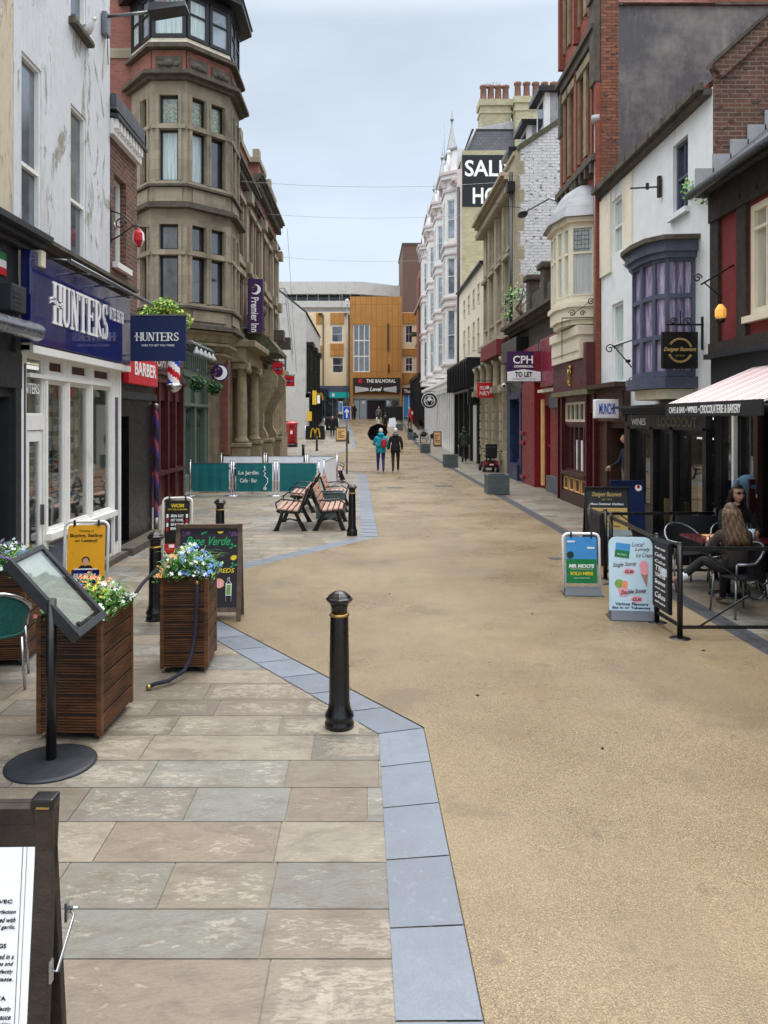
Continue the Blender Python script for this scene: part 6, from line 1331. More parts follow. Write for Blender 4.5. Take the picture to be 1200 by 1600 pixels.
# --- R7 red brick at the end
B = house('red_brick_terrace', 'dark red brick gabled building at the far right end of the street', 9, 80)
X7 = 5.85; F = FR(X7); ops = [(76+i*2.6, 77+i*2.6, z, z+2) for i in range(5) for z in (8, 11.5, 15)]
m = MB('red_brick'); shell(m, 'R', X7, 74, 88, 0, 18.5, 8, ops, 'red_brick'); m.T = F
m.box(74.1, 76, 0, .5, 5, 19.5); m.box(80, 83, 0, .4, 7, 17); m.mat('sandstone'); m.box(74.05, 76.1, 0, .6, 17.6, 18.0); m.box(74.0, 87, 0, .5, 14, 14.3); m.box(74.0, 87, 0, .3, 10.4, 10.6); m.T = Matrix(); m.mat('red_brick')
m.hull8([(5.2, 74, 18.5), (7.5, 74, 18.5), (7.5, 76, 18.5), (5.2, 76, 18.5), (5.8, 74.3, 22), (6.8, 74.3, 22), (6.8, 75.8, 22), (5.8, 75.8, 22)]); m.mat('mossy_stone'); m.box(5.0, 5.9, 84, 86, 11.5, 11.8); obj('wall', m, B)
for o in ops: win(B, F, o, nv=0)
m = MB('black_paint', F); m.box(74.1, 88, 0, .7, 2.2, 6.3, .05); m.box(74.0, 88, 0, .9, 6.3, 6.7); m.mat('glass'); m.box(74.5, 87, .7, .72, 3, 5.4); m.mat('black_paint')
for k in range(8): m.box(74.2+k*1.8, 74.6+k*1.8, .72, .85, 1, 6.2)
obj('shop_front', m, B)
# --- overhead cables
for i, (ya, za, yb, zb) in enumerate(((30, 11.6, 30.5, 11.7), (38, 12.45, 38.2, 12.5), (46, 12.0, 47, 12.1))):
    m = MB('steel'); xa, xb = -5.5, 5.9; pts = [(xa+(xb-xa)*t/12, ya+(yb-ya)*t/12, za+(zb-za)*t/12-.25*4*(t/12)*(1-t/12)) for t in range(13)]; m.tube(pts, .008, 4)
    tag(obj('overhead_cable', m), ['thin cable across the street high in the sky, topmost of the three', 'thin cable across the street, middle one of the three', 'thin cable across the street, lowest of the three'][i], 'cable')
# ================================================================== STREET FURNITURE
# bollards
t = thing('bollard', 'black cast iron bollard with gold ring, largest, standing by the kerb corner', 'bollard', (-.195, 5.6, 0), 'black cast iron bollards')
def loc0(o): return o.location.copy()
m = MB('cast_iron', Matrix.Translation((-.195, 5.6, 0)))
m.lathe((0, 0, .01), [(.106, 0), (.108, .03), (.1, .045), (.098, .065), (.108, .08), (.102, .1), (.085, .13), (.075, .19), (.0735, .4), (.066, .8), (.064, .815)], 28)
m.lathe((0, 0, .835), [(.06, -.01), (.06, .05), (.068, .062), (.062, .07)], 28)
m.lathe((0, 0, .9), [(.066, 0), (.09, .022), (.097, .034), (.097, .046), (.088, .052), (.076, .068), (.05, .088), (.02, .098), (.003, .1)], 8, False)
obj('post', m, t)
m = MB('gold', Matrix.Translation((-.195, 5.6, 0))); m.lathe((0, 0, .815), [(.066, 0), (.074, .006), (.074, .016), (.066, .024)], 28); obj('ring', m, t)
m = MB('mortar', Matrix.Translation((-.195, 5.6, 0))); m.box(-.14, .14, -.14, .14, .0, .0095); obj('base_stone', m, t)
for x, y, lb in ((-2.35, 8.57, 'black bollard standing behind the middle timber planter, rope tied to it'), (-2.3, 12.1, 'black bollard rising just behind the chalkboard, before the cafe screens'), (-.27, 14.8, 'black bollard at the kerb corner right of the benches'),
                 (-3.15, 38.5, 'distant black bollard just behind the white cafe screens'), (-3.4, 53, 'distant black bollard standing before the black arch screens'), (-1.4, 60, 'distant black bollard beside the kerb past the blue arrow sign')):
    dup(t, (x, y, gz(y)), 0, lb)
# timber planters
def planter(x, y, rot, w_, d_, h_, label):
    t = thing('timber_planter', label, 'planter', (x, y, 0), 'timber planters on castors'); T0 = Matrix.Translation((x, y, 0))
    n = 6; bh = (h_-.06)/n
    for side in range(4):
        m = MB('decking'); L = w_ if side % 2 == 0 else d_; D = d_ if side % 2 == 0 else w_
        m.T = T0 @ Matrix.Rotation(side*math.pi/2, 4, 'Z')
        for i in range(n):
            z = .06+i*bh; a = -L/2+(.035 if side % 2 == 0 else .004); b = L/2-(.035 if side % 2 == 0 else .004)
            m.mat('deck_shade'); m.box(a, b, -D/2+.0115, -D/2+.03, z+.003, z+bh-.009); m.mat('decking')
            for k in range(6): zz = z+.006+k*(bh-.018)/6; m.box(a, b, -D/2+.003, -D/2+.0125, zz, zz+(bh-.018)/6-.009)
        m.mat('deck_shade'); m.box(-L/2+.036, L/2-.036, -D/2+.0135, -D/2+.016, .07, h_-.02); obj('side_panel', m, t)
    for sx_ in (-1, 1):
        for sy in (-1, 1): m = MB('decking', T0); m.box(sx_*(w_/2-.017)-.017, sx_*(w_/2-.017)+.017, sy*(d_/2-.02)-.02, sy*(d_/2-.02)+.02, .05, h_+.01); obj('corner_post', m, t)
    m = MB('rubber', T0); m.box(-w_/2+.035, w_/2-.035, -d_/2+.035, d_/2-.035, .07, h_-.08); obj('liner', m, t)
    for sx_ in (-1, 1):
        for sy in (-1, 1):
            m = MB('steel', T0); cx, cy = sx_*(w_/2-.06), sy*(d_/2-.07); m.box(cx-.02, cx+.02, cy-.02, cy+.02, .045, .07); m.mat('rubber'); m.cyl((cx-.015, cy, .027), (cx+.015, cy, .027), .027, .027, 14); m.mat('steel'); m.cyl((cx-.018, cy, .027), (cx+.018, cy, .027), .012, .012, 8); obj('castor', m, t)
    t.rotation_euler = (0, 0, rot); return t
def flowers(x, y, rot, w_, d_, z, label, cols, seed, n=260, spill=.05):
    t = thing('flower_display', label, 'flowers', (x, y, z)); rn = random.Random(seed); T0 = Matrix.Translation((x, y, z))
    m = MB('leaf', T0); f = MB(cols[0], T0)
    def hgt(px_, py_): return .05+.22*max(0, 1-(px_/(w_*.62))**2)*max(.1, 1-(py_/(d_*.62))**2)
    for i in range(int(n*9)):
        px_, py_ = rn.uniform(-w_/2-spill, w_/2+spill), rn.uniform(-d_/2-spill, d_/2+spill); zz = rn.uniform(-.03, 1)*hgt(px_, py_); s = rn.uniform(.025, .07)
        m.mat(rn.choice(['leaf', 'leaf', 'leaf_pale', 'leaf_dark'] if zz < .1 else ['leaf', 'leaf_pale']))
        a = rn.uniform(0, 6.28); u = Vector((math.cos(a), math.sin(a), rn.uniform(-.2, 1.2))).normalized(); v = u.cross(UP).normalized()*rn.uniform(.15, .3); q = Vector((px_, py_, zz))
        m.face([q, q+u*s*.5+v*s, q+u*s, q+u*s*.5-v*s])
    for i in range(int(n*.9)):   # grass blades
        px_, py_ = rn.uniform(-w_/2, w_/2), rn.uniform(-d_/2, d_/2); q = Vector((px_, py_, 0)); a = rn.uniform(0, 6.28); o = Vector((math.cos(a), math.sin(a), 0)); L = rn.uniform(.1, .24)
        m.mat(rn.choice(['leaf', 'leaf_pale'])); sd = o.cross(UP)*.004
        pts = [q, q+o*L*.15+UP*L*.6, q+o*L*.5+UP*L*.95, q+o*L*.85+UP*L*.9]
        for p0, p1 in zip(pts, pts[1:]): m.face([p0-sd, p0+sd, p1+sd*.6, p1-sd*.6])
    obj('foliage', m, t, recalc=False)
    for i in range(n):
        px_, py_ = rn.uniform(-w_/2-spill, w_/2+spill), rn.uniform(-d_/2-spill, d_/2+spill); zz = hgt(px_, py_)*rn.uniform(.8, 1.15); q = Vector((px_, py_, zz))
        k = int((px_/w_+.5)*len(cols)+rn.gauss(0, .8)); f.mat(cols[max(0, min(len(cols)-1, k))]); s = rn.uniform(.009, .019)
        nn = Vector((rn.gauss(0, .6), rn.gauss(-.5, .5), 1)).normalized(); u = nn.orthogonal().normalized(); v = nn.cross(u)
        for pt in range(5):
            a = pt*1.2566; d = u*math.cos(a)+v*math.sin(a); e_ = nn.cross(d)
            f.face([q, q+d*s+e_*s*.5+nn*.004, q+d*s*1.5, q+d*s-e_*s*.5+nn*.004])
        f.mat('petal_yellow'); f.face([q+nn*.003+u*.003, q+nn*.003+v*.003, q+nn*.003-u*.003, q+nn*.003-v*.003])
    obj('blossom', f, t, recalc=False); t.rotation_euler = (0, 0, rot); return t
planter(-2.06, 5.68, R(-2), .46, .66, .87, 'dark slatted timber planter nearest the camera, behind the tilted menu case')
flowers(-2.06, 5.68, R(-2), .4, .6, .82, 'orange pink and blue flowers with ferny leaves in the nearest planter', ['petal_pink', 'petal_white', 'petal_blue', 'petal_orange', 'petal_orange', 'petal_yellow', 'petal_white'], 3, 150)
planter(-1.62, 7.05, R(3), .42, .56, .87, 'square timber planter in the middle with a dark rope hanging on its face')
flowers(-1.62, 7.05, R(3), .38, .5, .82, 'pale blue and white flowers in the middle planter before the chalkboard', ['petal_orange', 'petal_white', 'petal_white', 'petal_blue', 'petal_blue', 'petal_white', 'petal_blue'], 5, 170, .07)
planter(-3.38, 7.25, R(6), .5, .6, .87, 'timber planter cut by the left edge behind the teal chair')
flowers(-3.38, 7.25, R(6), .44, .54, .82, 'violet and white flowers in the planter at the left edge', ['petal_violet', 'petal_violet', 'petal_white', 'petal_white', 'petal_blue'], 8, 200)
# ropes
def rope(pts, label, r=.02, mat='cloth_navy', hooks=True):
    t = thing('rope', label, 'rope', pts[0]); m = MB(mat); m.tube(pts, r, 8); obj('cord', m, t)
    m = MB('gold'); m.ball(pts[-1], r*1.4, 10); m.cyl(pts[0], Vector(pts[0])+Vector((0, 0, .03)), r*1.15, r*1.15, 8); obj('hook', m, t)
rope([(-1.485, 6.75, .8), (-1.487, 6.735, .62), (-1.495, 6.72, .4), (-1.52, 6.68, .2), (-1.56, 6.6, .09), (-1.66, 6.46, .05), (-1.76, 6.38, .05), (-1.8, 6.36, .03)], 'dark velvet rope hanging down the middle planter and curling onto the slabs', .017)
rope([(-2.28, 8.4, .62), (-2.3, 7.9, .56), (-2.2, 7.2, .56), (-2.1, 6.6, .66), (-2.03, 6.02, .84)], 'black rope slung from the bollard to the nearest flower planter', .018, 'cloth_black')
# tilted menu case on a post
t = thing('menu_stand', 'black menu stand with tilted glazed case on a round floor base', 'menu stand', (-2.05, 5.0, 0))
m = MB('charcoal_paint'); m.lathe((-2.05, 5.0, .006), [(.285, 0), (.285, .012), (.26, .02), (.03, .035)], 40); obj('base', m, t)
m = MB('black_paint'); m.cyl((-2.05, 5.0, .03), (-2.05, 5.0, 1.08), .033, .033, 16); obj('post', m, t)
A0 = Vector((-2.32, 4.97, 1.33)); a_ = Vector((.46, 0, -.50)); b_ = Vector((.03, .42, .04))
ua, ub = a_.normalized(), b_.normalized(); un = ua.cross(ub).normalized(); ub = un.cross(ua)
X = Matrix.Translation(A0) @ Matrix((ua, ub, un)).transposed().to_4x4(); La, Lb = a_.length, b_.length
m = MB('charcoal_paint', X); m.box(0, La, 0, Lb, -.055, -.02, .004); m.box(0, La, 0, .035, -.0199, .02, .003); m.box(0, La, Lb-.035, Lb, -.0199, .02, .003); m.box(0, .035, .035, Lb-.035, -.0199, .02, .003); m.box(La-.05, La, .035, Lb-.035, -.0199, .02, .003); m.mat('black_paint'); m.box(La-.09, La-.06, .09, .12, .0, .012); obj('case', m, t)
P('menu_sheet', srgb(206, 208, 196), .5, var=.12, scale=9, dirt=.15, dirtcol=srgb(130, 134, 130))
m = MB('menu_sheet', X); m.box(.04, La-.08, .045, Lb-.05, -.0195, -.012); obj('menu_sheet', m, t)
m = MB('shop_glass', X); m.box(.035, La-.05, .035, Lb-.035, .004, .008); obj('glass', m, t)
# wooden menu A board bottom left
def slope_frame(x, y, w_, h_, lean, rot=0):     # front panel frame: local x across, y up the panel, z towards reader
    T0 = Matrix.Translation((x, y, 0)) @ Matrix.Rotation(rot, 4, 'Z')
    Fp = T0 @ Matrix.Translation((0, -lean, 0)) @ Matrix.Rotation(math.pi/2-math.atan2(lean, h_), 4, 'X')
    Bp = T0 @ Matrix.Translation((0, lean, 0)) @ Matrix.Rotation(math.pi, 4, 'Z') @ Matrix.Rotation(math.pi/2-math.atan2(lean, h_), 4, 'X')
    return T0, Fp, Bp
def aboard(x, y, w_, h_, lean, rot, label, fm, pm, fw=.06, th=.03, leg=.1, name='pavement_sign'):
    t = thing(name, label, 'pavement sign', (x, y, 0)); T0, Fp, Bp = slope_frame(x, y, w_, h_, lean, rot); L = math.hypot(lean, h_)
    for X, nm in ((Fp, 'frame'), (Bp, 'back_frame')):
        m = MB(fm, X); m.box(-w_/2, -w_/2+fw, 0, L, -th, 0, .004); m.box(w_/2-fw, w_/2, 0, L, -th, 0, .004); m.box(-w_/2+fw, w_/2-fw, L-fw, L-.004, -th+.002, -.002, .003); m.box(-w_/2+fw, w_/2-fw, leg, leg+fw, -th+.002, -.002, .003)
        f = obj(nm, m, t)
        m = MB(pm, X); m.box(-w_/2+fw, w_/2-fw, leg+fw, L-fw, -th+.004, -.008); obj('panel', m, f)
    return t, Fp, L
t, X, L = aboard(-1.275, 2.36, .64, 1.075, .13, R(1), 'wooden framed menu board with white printed sheet at the bottom left corner', 'weathered_board', 'weathered_board', .056, .035, .06, 'menu_board')
m = MB('sign_white', X); m.box(-.262, .262, .14, L-.085, -.0079, -.001); obj('menu_sheet', m, t)
m = MB('letter_black', X); m.box(.225, .2265, .16, L-.13, 0, .0006); m.box(.238, .239, .15, L-.118, 0, .0006); m.box(-.2, .2265, L-.1315, L-.13, 0, .0006); m.box(-.2, .239, L-.119, L-.118, 0, .0006)
zz = L-.29
for hd, lines in (('CHICKEN KIEV, VEC', ('cooked to perfection', 'and stacked with', 'butter and garlic.')), ('CHOPS AND WINGS', ('marinated in a', 'blend of spices and', 'herbs. Perfectly', 'satisfying taste.')), ('PASTA OR RISOTTA', ('vegetables, perfectly', 'flavourful sauce', 'slow cooking')), ('MOUSSAKA', ('layers of aubergine', 'potato, all baked', 'with cream, melted', 'cheese. Matched dish')), ('', ('pepper', ))):
    if hd: m.text(hd, Matrix.Translation((.1, zz, 0)), .018, width=.012*len(hd), height=.012)
    zz -= .03
    for l in lines: m.text(l, Matrix.Translation((.214-.0068*len(l)/2*1.0, zz, 0)), .018, width=.0068*len(l), height=.014, shear=.3, bold=-.006); zz -= .0215
    zz -= .03
obj('lettering', m, t)
m = MB('chrome'); q1 = X @ Vector((.325, L*.62, -.01)); q2 = Matrix.Translation((-1.24, 2.36, 0)) @ Vector((.325, .03, .79)); 
q1 = Vector((-.94, 2.30, .60)); q2 = Vector((-.935, 2.42, .70)); m.tube([q1, q1+Vector((.015, .0, -.005)), q2+Vector((.015, 0, -.01)), q2], .0045, 6); m.box(q1.x-.006, q1.x+.0, q1.y-.01, q1.y+.01, q1.z-.035, q1.z+.03); m.box(q2.x-.012, q2.x-.004, q2.y-.01, q2.y+.01, q2.z-.03, q2.z+.03); m.cyl(q2+Vector((-.004, -.0, .01)), q2+Vector((.03, 0, .01)), .006, .006, 8); obj('hook', m, t)
m = MB('black_paint'); m.box(-1.02, -.95, 2.33, 2.39, 1.06, 1.095, .008); m.mat('gold'); m.box(-1.0, -.96, 2.325, 2.33, 1.068, 1.073); obj('hinge', m, t)
# chalkboard
t, X, L = aboard(-1.76, 8.62, .74, 1.08, .17, R(2), 'chalkboard with green script name and painted fruit behind the middle planter', 'board_oak', 'chalkboard', .05, .03, .12, 'chalkboard')
P('chalk_green', srgb(48, 160, 100), .8); P('lemon', srgb(228, 204, 50), .6, var=.15, scale=30); P('grape', srgb(96, 66, 112), .7)
m = MB('chalk_green', X); m.text('Pepe Verde', Matrix.Translation((-.01, L-.21, -.006)), .15, width=.5, height=.13, shear=.5, bold=.01)
for (a, b) in ((-.02, L-.09), (.27, L-.26), (.28, L-.47), (-.05, L-.1)):
    for k in range(3): m.plate([(0, 0), (.03, .012), (.045, 0), (.03, -.012)], Matrix.Translation((a, b, -.006)) @ Matrix.Rotation(k*1.6+.4, 4, 'Z'), .004)
m.mat('lemon')
for (a, b) in ((.13, L-.085), (-.27, L-.29), (.28, L-.38), (-.24, L-.55)): m.disc(Matrix.Translation((a, b, -.006)) @ Matrix.Rotation(.3, 4, 'Z'), .036, .004, 16, ry=.027)
m.text('SPRITZ & REDS', Matrix.Translation((.04, L-.52, -.006)), .1, width=.5, height=.05, bold=.01, shear=.2)
m.mat('grape'); rn = random.Random(1)
for cx in (-.25, .27):
    for k in range(16): m.disc(Matrix.Translation((cx+rn.gauss(0, .03), L-.1+rn.gauss(0, .022), -.006+k*.0001)), .011, .003, 8)
m.mat('blush_print'); m.disc(Matrix.Translation((.12, L-.66, -.006)), .055, .004, 18, ry=.045); m.mat('lemon'); m.tube([(.12+.06*math.cos(a*.5), L-.66+.05*math.sin(a*.5), -.004) for a in range(13)], .004, 5)
m.mat('letter_white'); m.plate([(.2, .3), (.26, .3), (.26, .43), (.2, .43)], Matrix.Translation((0, 0, -.006)), .004); m.mat('leaf_pale'); m.plate([(.206, .31), (.254, .31), (.254, .42), (.206, .42)], Matrix.Translation((0, 0, -.0015)), .002)
m.mat('maroon_paint'); m.plate([(.22, .45), (.238, .45), (.238, .52), (.22, .52)], Matrix.Translation((0, 0, -.006)), .004); m.mat('letter_white'); m.tube([(.2, .24, -.004), (.2, .43, -.004), (.222, .46, -.004), (.222, .5, -.004)], .003, 5); m.tube([(.26, .24, -.004), (.26, .43, -.004), (.236, .46, -.004), (.236, .5, -.004)], .003, 5)
obj('chalk_drawing', m, t)
# swing pavement signs
def rrect(w_, h_, r, n=6, bottom=False):
    p = []
    for cx, cy, a0 in ((w_/2-r, h_-r, 0), (-w_/2+r, h_-r, 90)):
        for i in range(n+1): a = R(a0+90*i/n); p.append((cx+r*math.cos(a), cy+r*math.sin(a)))
    return p+[(-w_/2, 0), (w_/2, 0)]
def swing(x, y, w_, h_, rot, label, fm, pm, lean=.1, tube=True, basem='grey_plastic', z0=.1):
    t = thing('pavement_sign', label, 'pavement sign', (x, y, 0)); T0 = Matrix.Translation((x, y, 0)) @ Matrix.Rotation(rot, 4, 'Z')
    X = T0 @ Matrix.Rotation(math.pi/2-lean, 4, 'X')
    m = MB(basem, T0); 
    m.hull8([(-w_/2-.01, -.14, 0), (w_/2+.01, -.14, 0), (w_/2+.01, .14, 0), (-w_/2-.01, .14, 0), (-w_/2+.01, -.06, z0), (w_/2-.01, -.06, z0), (w_/2-.01, .06, z0), (-w_/2+.01, .06, z0)]); m.mat('rubber'); m.box(-w_/2-.02, w_/2+.02, -.16, .16, .0, .022, .008); obj('base', m, t)
    if tube:
        m = MB(fm, X); pts = [(w_/2, z0*.3, 0)]+[(a, b, 0) for a, b in rrect(w_, h_, .07)[:-2]]+[(-w_/2, z0*.3, 0)]; m.tube(pts, .017, 10); m.mat('rubber')
        for s in (-1, 1): m.box(s*w_*.28-.012, s*w_*.28+.012, h_-.05, h_+.02, -.02, .024, .004)
        obj('frame', m, t); pw, ph0, ph1 = w_-.07, z0+.05, h_-.04
        m = MB(pm, X); m.plate([(a, b+ph0) for a, b in rrect(pw, ph1-ph0, .03)], Matrix.Translation((0, 0, -.008)), .016)
    else:
        pw, ph0, ph1 = w_, z0, h_; m = MB(pm, X); m.plate([(a, b+ph0) for a, b in rrect(pw, ph1-ph0, .09)], Matrix.Translation((0, 0, -.014)), .024)
    obj('panel', m, t); return t, X, pw, ph0, ph1
t, X, pw, a, b = swing(-3.3, 9.0, .5, 1.04, R(4), 'white framed pavement sign with yellow poster beside the white shop', 'white_paint', 'amber_poster')
m = MB('letter_black', X); Tz = lambda x, y, z=.009: Matrix.Translation((x, y, z))
m.text('Thinking of', Tz(0, b-.07), .04, width=.17, height=.03); m.text('Buying, Selling', Tz(0, b-.125), .06, width=.37, height=.05, bold=.02); m.text('or Letting?', Tz(0, b-.185), .06, width=.26, height=.045, bold=.02)
m.mat('navy_gloss'); m.box(-.16, .16, a+.17, a+.33, .009, .011); m.mat('pink_print'); m.box(-.155, .155, a+.06, a+.165, .009, .011); m.mat('navy_gloss'); m.box(-.2, .2, a+.01, a+.05, .009, .011)
m.mat('letter_black'); m.plate([(-.1, a+.33), (.1, a+.33), (.06, a+.38), (-.06, a+.38)], Tz(0, 0), .002); m.mat('skin'); m.disc(Tz(0, a+.42, .0095), .035, .002, 16, ry=.045); m.mat('blonde_hair'); m.disc(Tz(0, a+.44, .0085), .048, .0015, 16, ry=.045); m.mat('letter_white'); m.box(-.13, .13, a+.33, a+.345, .0115, .0125)
serif_word(m, X @ Tz(-.135, a+.225, .0115) if False else Tz(-.135, a+.225, .0115), 'HUNTERS', .06, 1.0, .63, .15); m.text('our experts', Tz(0, a+.12, .0115), .04, width=.22, height=.03); m.text('are here to help', Tz(0, a+.08, .0115), .03, width=.24, height=.02); obj('print', m, t)
t, X, pw, a, b = swing(-2.95, 11.95, .45, 1.02, R(3), 'white framed pavement sign with black price list by the barber doorway', 'white_paint', 'black_paint')
m = MB('lemon', X); m.text('WOM', Tz(0, b-.08), .08, width=.2, height=.06, bold=.03); m.text('OUR TURKISH BARBERS', Tz(0, b-.14), .03, width=.3, height=.025); m.mat('letter_white')
for i, s_ in enumerate(('SKIN CUT', 'HOT TOWEL', 'SHAVE', 'BEARD TRIM')): m.text(s_, Tz(0, b-.24-i*.065), .05, width=.2, height=.042, bold=.03)
for s in (-1, 1): 
    for k in range(4): m.mat('letter_white' if k % 2 else 'sign_red'); m.box(s*.15-.015, s*.15+.015, b-.48+k*.07, b-.42+k*.07, .009, .011)
m.mat('sign_red'); m.box(-.18, .18, a+.02, a+.16, .009, .0105); m.mat('letter_white'); m.box(-.12, -.04, a+.1, a+.15, .011, .012); m.box(0, .08, a+.1, a+.15, .011, .012); obj('print', m, t)
t, X, pw, a, b = swing(2.76, 9.82, .46, .78, R(-3), 'small white framed ice cream sign with blue sky and green field print', 'sign_white', 'sky_print', .08)
m = MB('green_print', X); m.box(-pw/2+.004, pw/2-.004, a+.004, a+(b-a)*.52, .009, .0105); m.mat('letter_white')
for cx, cy in ((-.13, b-.06), (.12, b-.14)): 
    for k in range(3): m.disc(Tz(cx-.03+k*.03, cy, .009+k*.0004), .02, .002, 12, ry=.012)
m.text("MR MOO'S", Tz(0, a+.22, .0107), .07, width=.32, height=.05, bold=.04, shear=.15); m.text('Yorkshire Dairy Ice Cream', Tz(0, a+.18, .0107), .02, width=.28, height=.016); m.mat('lemon'); m.text('SOLD HERE', Tz(0, a+.125, .0107), .06, width=.29, height=.045, bold=.03); m.mat('letter_white'); m.text('www.mrmoos.co.uk', Tz(0, a+.07, .0107), .02, width=.2, height=.014); m.mat('leaf_dark'); m.disc(Tz(-.14, a+.36, .0107), .045, .002); obj('print', m, t)
t, X, pw, a, b = swing(2.98, 8.62, .48, .92, R(-6), 'pale blue rounded ice cream price board with pink cone picture', 'sign_white', 'ice_print', .07, False)
m = MB('maroon_paint', X); Tz2 = lambda x, y, z=.0105: Matrix.Translation((x, y, z))
for s_, x, y, w__ in (('Local', .06, b-.08, .14), ('Lovely', .11, b-.14, .17), ('Ice Cream', .13, b-.2, .19)): m.text(s_, Tz2(x+.02, y), .06, width=w__, height=.05, shear=.4)
m.text('Single Scoop', Tz2(-.07, b-.31) @ Matrix.Rotation(.1, 4, 'Z'), .07, width=.26, height=.06, shear=.4, bold=.01); m.text('Double Scoop', Tz2(.02, b-.61, .017) @ Matrix.Rotation(.12, 4, 'Z'), .07, width=.28, height=.06, shear=.4, bold=.01)
m.mat('blush_print'); m.disc(Tz2(-.02, b-.385), .065, .002, ry=.035); m.disc(Tz2(.06, b-.69), .065, .002, ry=.035); m.mat('maroon_paint'); m.text('£2.30', Tz2(-.02, b-.385, .013), .05, width=.09, height=.035, bold=.03); m.text('£3.50', Tz2(.06, b-.69, .013), .05, width=.09, height=.035, bold=.03)
m.mat('letter_navy'); m.text('Various Flavours', Tz2(0, a+.075), .05, width=.36, height=.035, bold=.03); m.text('Eat in or Takeaway', Tz2(0, a+.03), .05, width=.42, height=.035, bold=.03)
m.mat('sky_print'); Xr = Tz2(-.09, b-.15) @ Matrix.Rotation(-.12, 4, 'Z'); m.plate([(-.08, -.08), (.08, -.08), (.08, .08), (-.08, .08)], Xr, .002); m.mat('green_print'); m.plate([(-.08, -.08), (.08, -.08), (.08, 0), (-.08, 0)], Xr @ Tz2(0, 0, .0022), .001); m.mat('letter_white'); m.text("Mr Moo's", Xr @ Tz2(0, -.045, .0034), .03, width=.1, height=.02)
m.mat('blush_print'); m.disc(Tz2(.14, b-.32), .05, .003, 18, ry=.06); m.disc(Tz2(.145, b-.38), .045, .0035, 18, ry=.04); m.mat('slat_wood'); m.plate([(.105, b-.4), (.185, b-.4), (.17, b-.56)], Tz2(0, 0), .003); m.mat('leaf_pale'); m.disc(Tz2(-.13, b-.52), .05, .003, 16); m.mat('petal_orange'); m.disc(Tz2(-.07, b-.53), .035, .0034, 16, ry=.045); m.mat('blush_print'); m.plate([(-.15, b-.57), (-.03, b-.57), (-.05, b-.66), (-.13, b-.66)], Tz2(0, 0), .003)
obj('print', m, t)
t, X, L = aboard(4.1, 13.1, .74, 1.1, .2, R(-4), 'black and cream pavement board for mens clothing before the brown doorway', 'black_paint', 'charcoal_paint', .035, .025, .1)
m = MB('letter_gold', X); m.text('Designer Basement', Tz(0, L-.14, -.004), .1, width=.5, height=.1, shear=.4, bold=.01); m.text('EST 1979', Tz(0, L-.22, -.004), .04, width=.16, height=.025); m.mat('letter_white'); m.text('Mens Designer Clothing', Tz(0, L-.3, -.004), .07, width=.55, height=.05, bold=.02); m.mat('letter_gold'); m.box(-.33, .33, .18, L-.36, -.0078, -.004); m.mat('letter_black')
for i in range(6): m.text(('All Major Labels', 'From Hugo Boss', 'Fred Perry Lyle', 'Open Seven Days', 'This way in', 'Downstairs')[i], Tz(0, L-.43-i*.08, -.0036), .05, width=.4, height=.035, bold=.01)
obj('print', m, t)
t, X, L = aboard(4.72, 13.9, .6, 1.15, .15, R(-4), 'navy pavement board half hidden behind the black and cream board', 'navy_board', 'navy_board', .03, .025, .08)
m = MB('letter_white', X); m.disc(Tz(.2, L-.14, -.004), .06, .002); m.mat('sign_red'); m.disc(Tz(.2, L-.12, -.0015), .03, .002); obj('print', m, t)
# cafe railings on the right
def rail_post(m, x, y, h_=.98):
    m.cyl((x, y, .012), (x, y, h_), .028, .028, 12); m.ball((x, y, h_+.005), .03, 10, (1, 1, .5)); m.lathe((x, y, .004), [(.12, 0), (.12, .012), (.03, .025)], 20)
def railing(p, q, label, ring=True, nx=1, post0=True, post1=True):
    t = thing('cafe_railing', label, 'railing', (p[0], p[1], 0)); p, q = Vector((p[0], p[1], 0)), Vector((q[0], q[1], 0))
    for e_, f in ((p, post0), (q, post1)):
        if f: m = MB('black_paint'); rail_post(m, e_.x, e_.y); obj('post', m, t)
    m = MB('black_paint'); m.bar(p+UP*.93, q+UP*.93, .032, .04); m.bar(p+UP*.13, q+UP*.13, .03); obj('rail', m, t)
    if ring:
        m = MB('black_paint'); d = (q-p); Ld = d.length; u = d.normalized()
        for k in range(nx):
            a = p+d*(k+.12)/nx; b = p+d*(k+.88)/nx; c = (a+b)/2+UP*.5
            for e_, f in ((a, 1), (b, -1)):
                for z in (.13, .93):
                    e2 = e_+UP*z; v = (c-e2).normalized(); m.bar(e2, c-v*.09, .016)
            m.tube([c+u*.09*math.cos(2*math.pi*i/18)+UP*.09*math.sin(2*math.pi*i/18) for i in range(19)], .011, 6)
        obj('cross_brace', m, t)
    return t
railing((3.2, 7.83), (4.75, 7.83), 'black cafe railing with crossed bars and ring facing the camera')
railing((3.2, 8.45), (3.22, 7.9), 'short black side railing carrying the narrow chalk menu panel', False, post1=False)
railing((3.3, 10.35), (3.22, 8.6), 'black side railing running back along the road behind the ice cream boards', False, post1=False)
railing((3.34, 10.72), (4.92, 10.8), 'black rear cafe railing with crossed bars in front of the dark shop', True, 1)
t = thing('chalk_menu', 'narrow grey chalk menu panel hung on the side of black railing', 'menu board', (3.15, 8.2, .3))
m = MB('black_paint'); m.box(3.14, 3.17, 7.95, 8.42, .22, .96); obj('frame', m, t); m = MB('chalkboard'); m.box(3.132, 3.139, 7.97, 8.4, .24, .94); obj('panel', m, t)
m = MB('letter_white')
